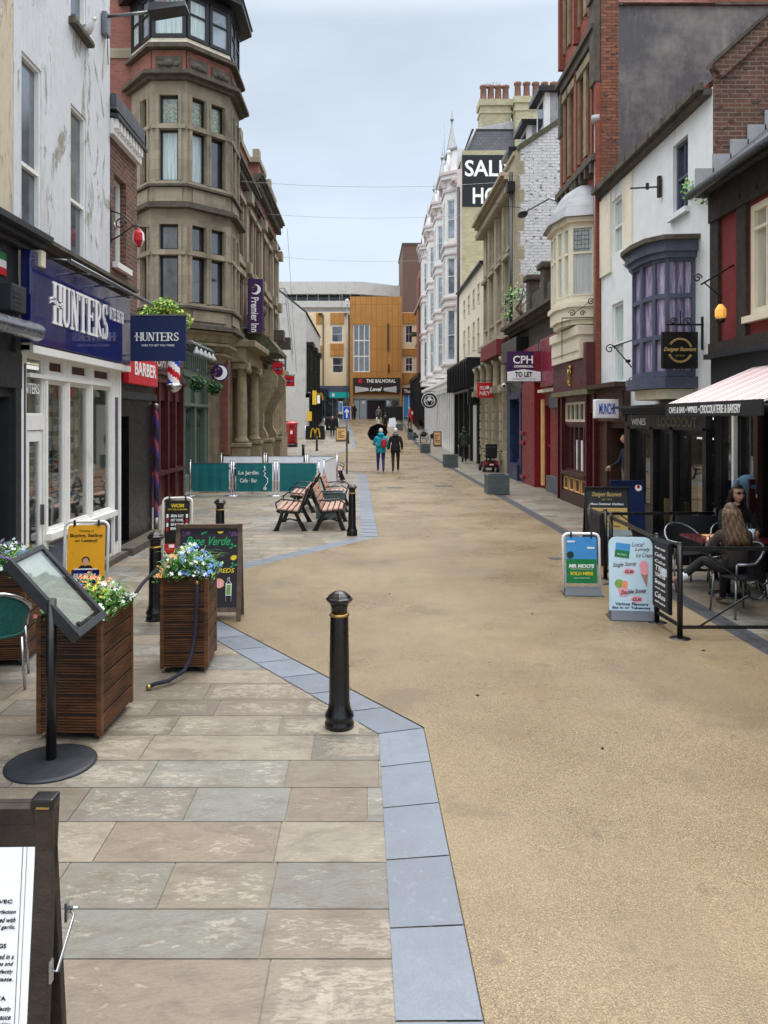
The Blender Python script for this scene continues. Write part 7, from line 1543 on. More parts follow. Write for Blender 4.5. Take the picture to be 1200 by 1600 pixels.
for i, (s_, h_) in enumerate((('Fresh made', .03), ('Coffee', .05), ('Cake', .04), ('TEA', .07), ('TOASTIES', .05), ('Scones', .06), ('with jam', .03), ('Cakes', .07), ('and more', .03))): m.text(s_, FACE_L(0, 0, 0) if False else XF((3.13, 8.18, .87-i*.072), (0, -1, 0)), h_, width=.28, height=h_*.8, shear=.1)
m.mat('ice_print'); m.box(3.13, 3.1315, 8.0, 8.17, .6, .68); obj('lettering', m, t)
t = thing('folded_sign', 'thin black board leaning by the far railing post', 'board', (3.25, 10.5, 0)); m = MB('black_paint'); m.box(3.2, 3.24, 10.45, 11.0, .25, .97); m.mat('chalkboard'); m.box(3.19, 3.199, 10.48, 10.97, .28, .94); obj('panel', m, t); m = MB('black_paint'); rail_post(m, 3.22, 11.05, 1.0); obj('post', m, t)
m = MB('charcoal_paint'); m.box(4.35, 4.95, 10.76, 10.8, .2, .9, .01); tag(obj('canvas_screen', m), 'plain dark canvas screen panel fixed to the rear black railing', 'screen')
# ribbed grey barrel planter
t = thing('barrel_planter', 'large grey ribbed barrel planter inside the black cafe railings', 'planter', (3.85, 11.9, 0))
m = MB('planter_grey'); m.lathe((3.85, 11.9, 0), [(.26, 0), (.3, .02), (.36, .45), (.36, .5), (.33, .5), (.31, .42), (.01, .42)], 28); 
for i in range(8): m.tube([(3.85+(.303+.0075*i)*math.cos(a), 11.9+(.303+.0075*i)*math.sin(a), .06+i*.055) for a in [2*math.pi*k/28 for k in range(29)]], .008, 5)
obj('barrel', m, t)
# flower print screen at the right edge
t = thing('floral_screen', 'dark teal banner with pale leaf print at the right edge of the cafe', 'screen', (4.4, 7.5, 0))
m = MB('navy_board'); m.box(4.33, 5.0, 7.98, 8.0, .25, .98); obj('panel', m, t); m = MB('leaf_dark'); rn = random.Random(6)
for k in range(46):
    m.mat(rn.choice(['slate_paint', 'teal_canvas', 'chalk_green', 'lead'])); m.plate([(0, 0), (.03, .02), (.07, 0), (.03, -.02)], XF((4.37+rn.random()*.56, 7.975-.0002*k, .3+rn.random()*.62), (1, 0, 0)) @ Matrix.Rotation(rn.uniform(0, 6), 4, 'Z'), .002)
m.mat('letter_white'); m.disc(FACE_S(4.37, 7.965, .3), .012, .002); m.disc(FACE_S(4.42, 7.965, .3), .012, .002); obj('print', m, t)
m = MB('black_paint'); rail_post(m, 4.34, 8.02); obj('post', m, t)
# grey cube planters along the right kerb
t = thing('box_planter', 'grey slatted box planter nearest the camera on the right kerb', 'planter', (3.93, 23.1, 0), 'grey box planters along the kerb')
m = MB('planter_grey', Matrix.Translation((3.93, 23.1, 0))); w_ = .32
for i in range(6):
    z = .03+i*.09
    for s in range(4): m.T = Matrix.Translation((3.93, 23.1, 0)) @ Matrix.Rotation(s*math.pi/2, 4, 'Z'); m.box(-w_+.02, w_-.02, -w_, -w_+.02, z, z+.08)
m.T = Matrix.Translation((3.93, 23.1, 0))
for a in (-1, 1):
    for b in (-1, 1): m.box(a*(w_-.02)-.025, a*(w_-.02)+.025, b*(w_-.02)-.025, b*(w_-.02)+.025, 0, .58)
m.box(-w_-.01, w_+.01, -w_-.01, -w_+.05, .56, .59); m.box(-w_-.01, w_+.01, w_-.05, w_+.01, .56, .59); m.box(-w_-.01, -w_+.05, -w_+.05, w_-.05, .56, .59); m.box(w_-.05, w_+.01, -w_+.05, w_-.05, .56, .59); obj('box', m, t)
m = MB('leaf_dark', Matrix.Translation((3.93, 23.1, 0))); m.box(-w_+.03, w_-.03, -w_+.03, w_-.03, .3, .5); obj('soil', m, t)
for x, y, lb in ((3.95, 36, 'grey box planter second along the right kerb'), (3.93, 51, 'grey box planter third along the right kerb'), (3.82, 64, 'grey box planter fourth along the right kerb'), (3.2, 74, 'farthest grey box planter near the shopping centre'), (-.8, 17.6, 'grey box planter tucked behind the right bench, left side of road')):
    dup(t, (x, y, gz(y)), 0, lb)
# benches
def make_bench(label):
    t = thing('bench', label, 'bench', (0, 0, 0), 'pink slatted black benches'); L = 1.45
    for y in (0, L-.06):      # end frames, seat faces -x
        m = MB('cast_iron'); 
        m.tube([(-.48, y+.03, .0), (-.4, y+.03, .2), (-.36, y+.03, .36), (-.46, y+.03, .42)], [.05, .04, .04, .04], 8); m.tube([(.1, y+.03, 0), (0, y+.03, .18), (-.08, y+.03, .36), (-.02, y+.03, .4)], [.05, .04, .04, .04], 8)
        m.bar((-.46, y+.03, .41), (-.02, y+.03, .37), .045, .06); m.bar((-.02, y+.03, .36), (.16, y+.03, .86), .045, .06); m.tube([(-.36, y+.03, .2), (-.2, y+.03, .25), (0, y+.03, .2)], .02, 6)
        m.tube([(-.46, y+.03, .43), (-.49, y+.03, .56), (-.38, y+.03, .64), (-.1, y+.03, .62), (.06, y+.03, .6)], .016, 6); m.box(-.55, -.42, y, y+.06, 0, .02); m.box(.03, .16, y, y+.06, 0, .02); obj('end_frame', m, t)
    for i in range(4): m = MB('slat_wood'); x = -.47+i*.113; m.box(x, x+.085, -.02, L+.02, .43-i*.011, .462-i*.011, .006); obj('seat_slat', m, t)
    for i in range(4):
        m = MB('slat_wood'); f = .12+i*.115; c = Vector((-.02+.18*f/.5-.03, 0, .36+f)); m.T = Matrix.Translation(c) @ Matrix.Rotation(R(20), 4, 'Y'); m.box(-.012, .012, -.02, L+.02, -.045, .045, .006); obj('back_slat', m, t)
    return t
t = make_bench('front left bench facing the shops, pink slats on black iron'); t.location = (-1.33, 15.4, 0)
dup(t, (-.93, 16.9, 0), math.pi, 'front right bench facing the road, pink slats on black iron')
dup(t, (-1.35, 18.4, 0), 0, 'rear left bench in front of the teal cafe screen')
dup(t, (-.95, 20.0, 0), math.pi, 'rear right bench facing the road before the white screen')
dup(t, (-1.3, 28.6, 0), math.pi, 'black bench end beyond the white cafe screens')
# cafe screens
def screen(x0, x1, y, label, cm, z1=.96, y1=None, txt=None, grp='teal cafe screens'):
    t = thing('cafe_screen', label, 'screen', (x0, y, 0), grp); y1 = y if y1 is None else y1
    for x, yy__ in ((x0, y), (x1, y1)):
        m = MB('chrome'); m.cyl((x, yy__, 0.01), (x, yy__, z1+.06), .022, .022, 12); m.ball((x, yy__, z1+.08), .03, 10); m.lathe((x, yy__, .004), [(.2, 0), (.2, .015), (.03, .03)], 24); obj('post', m, t)
    d = Vector((x1-x0, y1-y, 0)); u = d.normalized(); a = Vector((x0, y, 0))+u*.07; b = Vector((x1, y1, 0))-u*.07; n = u.cross(UP)*.006
    m = MB(cm); k = 14; rn = random.Random(int(x0*100))
    for i in range(k):
        p, q = a.lerp(b, i/k), a.lerp(b, (i+1)/k); wv = lambda j: n*(1+1.6*math.sin(j*1.7+x0))
        m.face([p+wv(i)+UP*.14, q+wv(i+1)+UP*.14, q+wv(i+1)*.4+UP*z1, p+wv(i)*.4+UP*z1]); m.face([p-n+UP*.14, q-n+UP*.14, q-n+UP*z1, p-n+UP*z1])
    obj('canvas', m, t)
    m = MB('chrome'); m.bar(Vector((x0, y, z1)), Vector((x1, y1, z1)), .018); m.bar(Vector((x0, y, .13)), Vector((x1, y1, .13)), .018); obj('crossbar', m, t)
    if txt:
        m = MB('letter_white'); X = FACE_S((x0+x1)/2, y-.03, .6); m.text('Le Jardin', X @ Matrix.Translation((-.16, .07, 0)), .2, width=.58, height=.15, bold=.01); m.text('Cafe · Bar', X @ Matrix.Translation((-.16, -.14, 0)), .15, width=.5, height=.12, bold=.01)
        m.tube([X @ Vector(p) for p in ((.3, .28, 0), (.33, .18, 0), (.27, .12, 0), (.33, .08, 0), (.3, .0, 0), (.4, -.1, 0), (.4, -.2, 0), (.33, -.3, 0), (.32, -.4, 0))], .014, 5); m.ball(X @ Vector((.32, -.38, 0)), .05, 8, (1, .2, 1)); obj('lettering', m, t)
    return t
screen(-5.15, -3.95, 22.5, 'plain teal cafe screen, first from the green shop', 'teal_canvas'); screen(-3.88, -2.68, 22.5, 'teal cafe screen with white cafe name and drawing', 'teal_canvas', txt=True); screen(-2.6, -1.38, 22.5, 'plain teal cafe screen behind the rear benches', 'teal_canvas')
screen(-4.9, -3.45, 26, 'white cafe screen in the rear row nearest the shops', 'white_canvas', 1.0, grp='white cafe screens'); screen(-3.38, -2.05, 26, 'white cafe screen in the middle of the rear row', 'white_canvas', 1.0, grp='white cafe screens'); screen(-1.98, -.98, 26, 'white cafe screen at the road end of the rear row', 'white_canvas', 1.0, grp='white cafe screens'); screen(-1.0, -1.25, 25.8, 'short white side screen joining the two rows of cafe screens', 'white_canvas', .98, y1=22.8, grp='white cafe screens')
# cafe chairs and tables
def make_chair(label, seatm='cloth_black', fr='steel', grp='cafe chairs'):
    t = thing('cafe_chair', label, 'chair', (0, 0, 0), grp)
    for a in (-1, 1):
        for b in (-1, 1): m = MB(fr); m.tube([(a*.23, b*.22, 0), (a*.2, b*.19, .44)], .012, 8); obj('leg', m, t)
    m = MB(seatm); m.lathe((0, 0, .43), [(.2, 0), (.215, .012), (.215, .024), (.17, .035)], 20); obj('seat', m, t)
    m = MB(seatm); pts = []
    for i in range(13):
        a = R(-15+210*i/12); pts.append((.25*math.cos(a), .24*math.sin(a)))
    for (x0, y0), (x1, y1) in zip(pts, pts[1:]):
        k = lambda y_: .60+.2*max(0, y_/.24)
        m.hull8([(x0*.84, y0*.84, .46), (x1*.84, y1*.84, .46), (x1*.81, y1*.81, .46), (x0*.81, y0*.81, .46), (x0, y0, k(y0)), (x1, y1, k(y1)), (x1*.96, y1*.96, k(y1)), (x0*.96, y0*.96, k(y0))])
    obj('backrest', m, t)
    m = MB(fr); m.tube([(x*1.03, y*1.03, .62+.2*max(0, y/.24)) for x, y in [(.23, -.2)]+pts+[(-.23, -.2)]], .016, 8); m.tube([(.23, -.2, .62), (.215, -.2, .44)], .012, 8); m.tube([(-.23, -.2, .62), (-.215, -.2, .44)], .012, 8); obj('arm_rail', m, t)
    return t
c0 = make_chair('teal woven cafe chair with silver arm rail cut by the left edge', 'sage_paint', 'chrome'); P('teal_weave', srgb(20, 84, 78), .6, var=.3, scale=40, bmp=.3)
for ch_ in c0.children:
    if ch_.name.startswith(('seat', 'backrest')): ch_.data.materials[0] = M['teal_weave']
c0.location = (-3.12, 6.5, 0); c0.rotation_euler = (0, 0, R(200))
c1 = make_chair('dark woven cafe chair behind the first teal screen', 'cloth_black', 'steel'); c1.location = (-4.75, 23.6, 0)
for x, y, r_, lb in ((-3.3, 23.5, 200, 'dark woven chair behind the named teal screen'), (-2.3, 24.2, 90, 'dark woven chair behind the third teal screen'), (-4.05, 24.6, 180, 'dark woven chair far side of the first cafe table'), (-1.85, 25.0, 30, 'dark woven chair by the white side screen'),
                      (5.15, 8.95, 165, 'metal chair with curved arm nearest the front railing'), (3.75, 10.1, 100, 'dark chair beside the side railing'), (4.3, 10.35, 10, 'dark chair by the rear railing'),
                      (3.9, 60, 50, 'far cafe chair beside the road posts'), (4.6, 61.5, 180, 'far cafe chair outside the white terrace'), (5.2, 59.4, 0, 'far cafe chair near the round sign'), (4.9, 63.5, 90, 'far cafe chair past the wooden board'), (3.8, 66, 10, 'far cafe chair nearest the red clad walker'), (-3.1, 68.5, 60, 'far chair within the black arch screens'), (-3.9, 69.5, 120, 'far chair by the black pub wall')):
    dup(c1, (x, y, gz(y)), R(r_), lb)
def make_table(label, mat, w_=.7, h_=.74, rect=False, grp='cafe tables'):
    t = thing('cafe_table', label, 'table', (0, 0, 0), grp)
    m = MB(mat)
    if rect: m.box(-w_/2, w_/2, -.35, .35, h_-.03, h_, .008)
    else: m.cyl((0, 0, h_-.03), (0, 0, h_), w_/2, w_/2, 28)
    obj('tabletop', m, t); m = MB('black_paint'); m.cyl((0, 0, .03), (0, 0, h_-.03), .03); obj('column', m, t); m = MB('black_paint'); m.lathe((0, 0, .004), [(.24, 0), (.24, .015), (.04, .04)], 20); obj('base', m, t); return t
t = make_table('polished maroon cafe table where the two women sit', 'maroon_table', .96, rect=True); t.location = (4.62, 9.8, 0)
t = make_table('round steel table behind the teal screens', 'steel'); t.location = (-4.1, 23.9, 0)
for x, y, lb in ((-2.4, 24.9, 'round steel table near the white side screen'), (4.3, 60.6, 'far round table outside the white terrace'), (4.9, 65, 'farthest round table by the white terrace')): dup(t, (x, y, gz(y)), 0, lb)
# glass and tray on the table
t = thing('drink_glass', 'tall glass with a dark straw on the maroon table', 'glass', (4.83, 9.62, .742)); m = MB('ice_print'); m.lathe((4.83, 9.62, .742), [(.03, 0), (.042, .13), (.039, .13), (.028, .01)], 16); obj('tumbler', m, t); m = MB('black_paint'); m.tube([(4.83, 9.62, .76), (4.81, 9.6, .95)], .005, 6); obj('straw', m, t)
t = thing('serving_tray', 'wooden serving board with crumpled white napkin on maroon table', 'tray', (4.55, 9.85, .742)); m = MB('tan_wood'); m.box(4.35, 4.75, 9.75, 9.97, .742, .757, .005); obj('board', m, t); m = MB('cloth_white'); m.ball((4.65, 9.85, .775), .07, 10, (1.3, .9, .35)); m.ball((4.55, 9.88, .77), .05, 8, (1.2, .8, .3)); obj('napkin', m, t)
# blue arrow sign
t = thing('arrow_sign', 'blue rectangular sign with white upward arrow on a tall grey post', 'road sign', (-.79, 31.5, 0)); m = MB('steel'); m.cyl((-.79, 31.5, 0), (-.79, 31.5, 2.75), .038, .038, 12); obj('post', m, t)
m = MB('sign_white'); m.plate([(-.16, -.27), (.16, -.27), (.16, .27), (-.16, .27)], FACE_S(-.79, 31.45, 2.5), .012); m.mat('arrow_blue'); m.box(-.79-.145, -.79+.145, 31.43, 31.438, 2.245, 2.755); m.mat('letter_white'); m.plate([(-.028, -.2), (.028, -.2), (.028, .07), (.09, .0), (.09, .08), (0, .19), (-.09, .08), (-.09, .0), (-.028, .07)], FACE_S(-.79, 31.428, 2.5), .006); obj('sign_face', m, t)
# post box
t = thing('post_box', 'red cylindrical pillar box with white notice near the pale gable', 'post box', (-5.5, 57, gz(57))); z = gz(57)
m = MB('black_paint'); m.cyl((-5.5, 57, z), (-5.5, 57, z+.22), .42, .42, 24); obj('plinth', m, t)
m = MB('letterbox_red'); m.lathe((-5.5, 57, z+.22), [(.4, 0), (.4, 1.4), (.46, 1.44), (.47, 1.52), (.4, 1.58), (.2, 1.66), (.02, 1.69)], 28); obj('body', m, t)
m = MB('black_paint'); m.box(-5.65, -5.35, 56.58, 56.62, z+1.45, z+1.5); m.mat('sign_white'); m.box(-5.58, -5.42, 56.57, 56.6, z+.95, z+1.2); obj('aperture', m, t)
T = thing('notice_box', 'small yellow box on the black pub wall', 'box', (-4.9, 65.8, 3)); m = MB('yellow'); m.box(-5.05, -4.65, 65.7, 65.9, 2.1, 2.9, .02); m.mat('black_paint'); m.cyl((-4.85, 65.8, gz(65.8)), (-4.85, 65.8, 2.1), .05); obj('box', m, T)
# arch screens far left
for i, (x0, x1, y, lb) in enumerate(((-4.9, -3.3, 62, 'black cafe screen with golden arch emblem'), (-3.9, -2.6, 72, 'plain black cafe screen behind the golden arch one'))):
    zz = gz(y); t = thing('cafe_screen', lb, 'screen', (x0, y, zz)); m = MB('black_paint'); m.box(x0, x1, y-.02, y+.02, zz+.15, zz+1.25); obj('canvas', m, t)
    for x in (x0, x1): m = MB('chrome'); m.cyl((x, y, zz), (x, y, zz+1.3), .035); m.cyl((x, y, zz), (x, y, zz+.03), .22); obj('post', m, t)
    if i == 0: m = MB('yellow'); arches(m, FACE_S(-4.1, y-.05, zz+.35), .7, .09); obj('emblem', m, t)
# wooden boards far away
for x, y, lb, w_ in ((-2.0, 62, 'pale wooden pavement board by the far left bollard', .9), (6.2-.9, 57, 'small wooden pavement board outside the white terrace', .62)):
    zz = gz(y); t = thing('pavement_sign', lb, 'pavement sign', (x, y, zz)); m = MB('board_oak'); m.T = Matrix.Translation((x, y, zz)) @ Matrix.Rotation(R(-8), 4, 'X'); m.box(-w_/2, w_/2, -.03, .03, .0, 1.15); obj('frame', m, t); m = MB('tan_wood'); m.T = Matrix.Translation((x, y, zz)) @ Matrix.Rotation(R(-8), 4, 'X'); m.box(-w_/2+.08, w_/2-.08, -.045, -.031, .15, 1.05); m.mat('brown_paint'); rn = random.Random(2)
    for k in range(5): m.box(-w_*.3, w_*.3*rn.random(), -.05, -.046, .3+k*.13, .36+k*.13)
    obj('panel', m, t)
for i, x in enumerate((3.9, 3.65)):
    zz = gz(66.5); m = MB('brown_paint'); m.cyl((x, 66.5, zz), (x, 66.5, zz+1.5), .05, .05, 8); m.ball((x, 66.5, zz+1.5), .06, 8); tag(obj('street_post', m), ['slim brown post beside the far right planters, right of the pair', 'slim brown post beside the far right planters, left of the pair'][i], 'post')
zz = gz(84); m = MB('white_canvas'); m.hull8([(2.2, 78, gz(78)), (3.2, 78, gz(78)), (3.3, 79.2, gz(78)), (2.3, 79.2, gz(78)), (2.35, 78.2, gz(78)+.85), (2.9, 78.2, gz(78)+.95), (3.0, 79, gz(78)+.95), (2.45, 79, gz(78)+.85)]); tag(obj('folded_parasol', m), 'white cloth covered stand in front of the shopping centre doors', 'covered stand')
t = thing('display_stall', 'black covered stall right of the shopping centre doors', 'stall', (3.2, 86, gz(86))); m = MB('black_paint'); m.box(1.9, 4.1, 85.5, 86.5, gz(86)+.1, gz(86)+1.6, .05); obj('cover', m, t)
m = MB('sign_red'); m.box(4.55, 5.15, 82, 82.3, gz(82)+.1, gz(82)+1.5); m.mat('letter_white'); m.box(4.65, 5.05, 81.98, 82, gz(82)+1.0, gz(82)+1.3); tag(obj('shop_display_board', m), 'bright red display board at the far red shop', 'board')
# mobility scooter
def scooter(x, y):
    t = thing('mobility_scooter', 'black and red mobility scooter parked by the stone bank', 'scooter', (x, y, 0)); T0 = Matrix.Translation((x, y, 0))
    m = MB('maroon_paint', T0); m.box(-.3, .3, -.55, .05, .2, .5, .08); m.box(-.22, .22, .05, .75, .16, .24, .03); m.box(-.26, .26, .6, .95, .15, .42, .06); obj('body', m, t)
    for a in (-.29, .29):
        for b in (-.38, .78): m = MB('rubber', T0); m.cyl((a-.05, b, .15), (a+.05, b, .15), .15, .15, 18); m.mat('steel'); m.cyl((a-.052, b, .15), (a+.052, b, .15), .06, .06, 10); obj('wheel', m, t)
    m = MB('black_paint', T0); m.box(-.25, .25, -.5, -.02, .62, .74, .05); m.box(-.25, .25, -.56, -.44, .74, 1.2, .06); m.cyl((0, -.25, .48), (0, -.25, .64), .05); m.box(-.33, -.27, -.5, -.1, .86, .9); m.box(.27, .33, -.5, -.1, .86, .9); obj('seat', m, t)
    m = MB('cloth_black', T0); m.box(-.22, .22, -.72, -.57, .6, 1.1, .07); obj('bag', m, t)
    m = MB('black_paint', T0); m.tube([(0, .8, .4), (0, .62, .95)], .03, 8); m.bar((-.28, .6, .98), (.28, .6, .98), .03); m.bar((-.28, .6, .98), (-.34, .6, 1.2), .02); m.ball((-.35, .6, 1.26), .08, 8, (.6, .3, 1)); obj('tiller', m, t)
    m = MB('sign_red', T0); m.box(-.27, -.17, -.57, -.55, .34, .42); m.box(.17, .27, -.57, -.55, .34, .42); m.mat('letter_white'); m.box(-.08, .08, -.57, -.552, .3, .36); obj('tail_light', m, t)
scooter(5.3, 33.0)
# lamp and gulls on the white house
t = thing('street_lamp', 'dark street lamp on a short arm high on the peeling white house', 'street lamp', (-4.2, 12.3, 8.6))
m = MB('steel'); m.box(-4.19, -4.1, 12.15, 12.33, 8.35, 8.72, .02); m.cyl((-4.1, 12.24, 8.67), (-3.4, 12.2, 8.72), .025, .025, 10); m.tube([(-4.12, 12.25, 8.36), (-4.14, 12.3, 8.15), (-4.18, 12.45, 8.0)], .008, 5); obj('arm', m, t)
m = MB('charcoal_paint'); m.hull8([(-3.42, 12.0, 8.64), (-2.82, 12.0, 8.72), (-2.82, 12.3, 8.72), (-3.42, 12.3, 8.62), (-3.4, 12.03, 8.78), (-2.84, 12.03, 8.8), (-2.84, 12.28, 8.8), (-3.4, 12.28, 8.78)]); m.mat('steel')
for k in range(4): m.box(-3.1+k*.07, -3.06+k*.07, 12.05, 12.27, 8.79, 8.84)
obj('lamp_head', m, t)
def gull(x, y, z, rot, label, s=1.0):
    t = thing('seagull', label, 'bird', (x, y, z)); T0 = Matrix.Translation((x, y, z)) @ Matrix.Rotation(rot, 4, 'Z') @ Matrix.Scale(s, 4)
    t2 = bmesh.new(); bmesh.ops.create_uvsphere(t2, u_segments=16, v_segments=12, radius=1)
    m = MB('gull_white', T0)
    m.tube([(.2, 0, .12), (.17, 0, .13), (.1, 0, .12), (0, 0, .13), (-.07, 0, .17), (-.105, 0, .225), (-.12, 0, .25), (-.15, 0, .255), (-.165, 0, .25)], [.008, .03, .06, .072, .055, .034, .032, .028, .008], 12); m.mat('shoe'); m.ball((-.15, -.022, .262), .006, 6); m.ball((-.15, .022, .262), .006, 6); t2.free(); obj('body', m, t)
    m = MB('gull_grey', T0)
    for s_ in (-1, 1): m.tube([(-.04, s_*.05, .17), (.06, s_*.065, .155), (.17, s_*.05, .13), (.27, s_*.02, .11)], [.02, .036, .028, .006], 8)
    m.mat('shoe'); m.tube([(.2, .0, .125), (.33, 0, .1)], [.02, .004], 6); obj('wing', m, t)
    m = MB('yellow', T0); m.tube([(-.16, 0, .25), (-.205, 0, .24)], [.01, .003], 6); obj('beak', m, t)
    m = MB('blush_print', T0); m.tube([(0, -.025, .07), (0, -.025, 0)], .005, 5); m.tube([(0, .025, .07), (0, .025, 0)], .005, 5); m.box(-.03, .01, -.04, -.01, 0, .006); m.box(-.03, .01, .01, .04, 0, .006); obj('leg', m, t)
m = MB('weathered_stone'); m.box(-4.2, -4.08, 10.88, 11.56, 7.84, 7.9, .01); tag(obj('window_ledge', m), 'stone ledge under the upper window where a seagull perches', 'ledge')
gull(-4.13, 11.4, 7.9, R(150), 'grey and white seagull perched on the white house window ledge', 1.0)
gull(-3.2, 12.15, 8.8, R(170), 'seagull sitting on top of the street lamp head', .85)
# red ribbon ball ornament on scroll bracket
t = thing('hanging_ornament', 'crinkled red and white ornament hanging from a black scroll bracket', 'ornament', (-4, 12.9, 5.5))
m = MB('black_paint'); m.bar((-4.22, 12.7, 5.15), (-4.22, 12.7, 5.75), .02); m.tube([(-4.22, 12.7, 5.7), (-4.0, 12.7, 5.62), (-3.8, 12.7, 5.4), (-3.7, 12.7, 5.42)], .012, 6); m.tube([(-4.22, 12.7, 5.2), (-4.05, 12.7, 5.3), (-3.85, 12.7, 5.45), (-3.6, 12.7, 5.42)], .012, 6); scroll(m, (-4.06, 12.7, 5.48), .1); obj('bracket', m, t)
m = MB('sign_red'); rn = random.Random(3)
for k in range(26):
    a = 2*math.pi*k/26; m.mat(rn.choice(['sign_red', 'sign_red', 'cloth_red', 'letter_white'])); p0 = Vector((-3.76, 12.7, 5.42)); p1 = p0+Vector((.09*math.cos(a), .09*math.sin(a), -.1)); p2 = p0+Vector((.1*math.cos(a), .1*math.sin(a), -.22)); p3 = p0+Vector((.03*math.cos(a+.2), .03*math.sin(a+.2), -.32)); sd = Vector((-math.sin(a), math.cos(a), 0))*.014
    for q0, q1 in ((p0, p1), (p1, p2), (p2, p3)): m.face([q0-sd, q0+sd, q1+sd, q1-sd])
obj('tassel', m, t, recalc=False)

m = MB('brown_paint'); rn = random.Random(12)
for x, y in ((3.25, 7.4), (1.9, 8.8), (2.1, 11.0), (.9, 6.2), (1.6, 5.2), (2.5, 9.6), (.3, 9.8), (3.0, 14.2)):
    a = rn.uniform(0, 6); s_ = rn.uniform(.006, .016)+(.01 if x > 3.1 else 0); m.mat(rn.choice(['brown_paint', 'leaf_dark', 'black_paint'])); m.hull8([(x+s_*math.cos(a+k*1.57)*(1.6 if k % 2 else 1), y+s_*math.sin(a+k*1.57), .02) for k in range(4)]+[(x+.8*s_*math.cos(a+k*1.57), y+.8*s_*math.sin(a+k*1.57), .024+.006*(k % 2)) for k in range(4)])
o = obj('litter', m); o['kind'] = 'stuff'

for x, y, z, h_, lb in ((8.3, 50.2, 22.3, 2.0, 'thin television aerial beside the yellow chimney stacks'), (-3.0, 96, 16, 2.4, 'thin aerial on the roof of the far shopping centre'), (7.6, 36.5, 14.4, 1.6, 'thin aerial on the slate roof above the stone bank')):
    m = MB('steel'); m.cyl((x, y, z-.8), (x, y, z+h_), .025); m.bar((x-.5, y, z+h_-.15), (x+.5, y+.3, z+h_-.15), .025)
    for k in range(5): m.bar((x-.4+k*.2, y-.3, z+h_-.15), (x-.4+k*.2, y+.4, z+h_-.15), .015)
    tag(obj('television_aerial', m), lb, 'aerial')
# ================================================================== PEOPLE
def skinmesh(verts, edges, root=0, sub=1):
    bm = bmesh.new(); ly = bm.verts.layers.skin.verify(); vs = [bm.verts.new(v[:3]) for v in verts]
    for v, d in zip(vs, verts): v[ly].radius = (d[3], d[4] if len(d) > 4 else d[3])
    vs[root][ly].use_root = True
    for a, b in edges: bm.edges.new((vs[a], vs[b]))
    me = bpy.data.meshes.new('sk'); bm.to_mesh(me); bm.free(); ob = bpy.data.objects.new('sk', me); COL.objects.link(ob)
    s = ob.modifiers.new('s', 'SKIN'); s.use_smooth_shade = True; s.branch_smoothing = .4
    u = ob.modifiers.new('u', 'SUBSURF'); u.levels = sub; u.render_levels = sub
    bpy.context.view_layer.update(); dg = bpy.context.evaluated_depsgraph_get()
    r = bpy.data.meshes.new_from_object(ob.evaluated_get(dg)); bpy.data.objects.remove(ob); return r
def headmesh(mb, C0, yaw, pitch, s=1.0):
    """egg shaped head facing +Y locally with nose, brow, mouth and ears"""
    t = bmesh.new(); bmesh.ops.create_uvsphere(t, u_segments=22, v_segments=16, radius=1)
    for v in t.verts:
        x, y, z = v.co; jaw = 1-.28*max(0, -z)**1.2
        v.co = Vector((x*.074*jaw, y*.092*(1-.1*max(0, -z))+(.008 if z < 0 and y > 0 else 0), z*.115))
        c = v.co
        if c.y > .03: c.y += .022*math.exp(-((c.x/.014)**2))*math.exp(-(((c.z+.012)/.022)**2))-.008*math.exp(-((abs(c.x)-.03)/.014)**2)*math.exp(-((c.z-.014)/.012)**2)+.006*math.exp(-((c.x/.025)**2))*math.exp(-((c.z+.052)/.012)**2)
    for f in t.faces: f.smooth = True
    t.verts.index_update()
    X = Matrix.Translation(C0) @ Matrix.Rotation(yaw, 4, 'Z') @ Matrix.Rotation(pitch, 4, 'X') @ Matrix.Scale(s, 4)
    mb.mat('skin'); mb.merge(t, X); t.free()
    for sx_ in (-1, 1): mb.ball(X @ Vector((sx_*.075, -.008, -.005)), .024*s, 8, (.35, .8, 1.2), Matrix.Rotation(yaw, 4, 'Z'))
    for sx_ in (-1, 1): mb.mat('letter_white'); mb.ball(X @ Vector((sx_*.03, .078, .012)), .011*s, 8); mb.mat('letter_black'); mb.ball(X @ Vector((sx_*.03, .087, .012)), .005*s, 6)
    mb.mat('blush_print'); mb.ball(X @ Vector((0, .09, -.052)), .022*s, 8, (1, .35, .28), Matrix.Rotation(yaw, 4, 'Z')); mb.mat('skin')
    return X
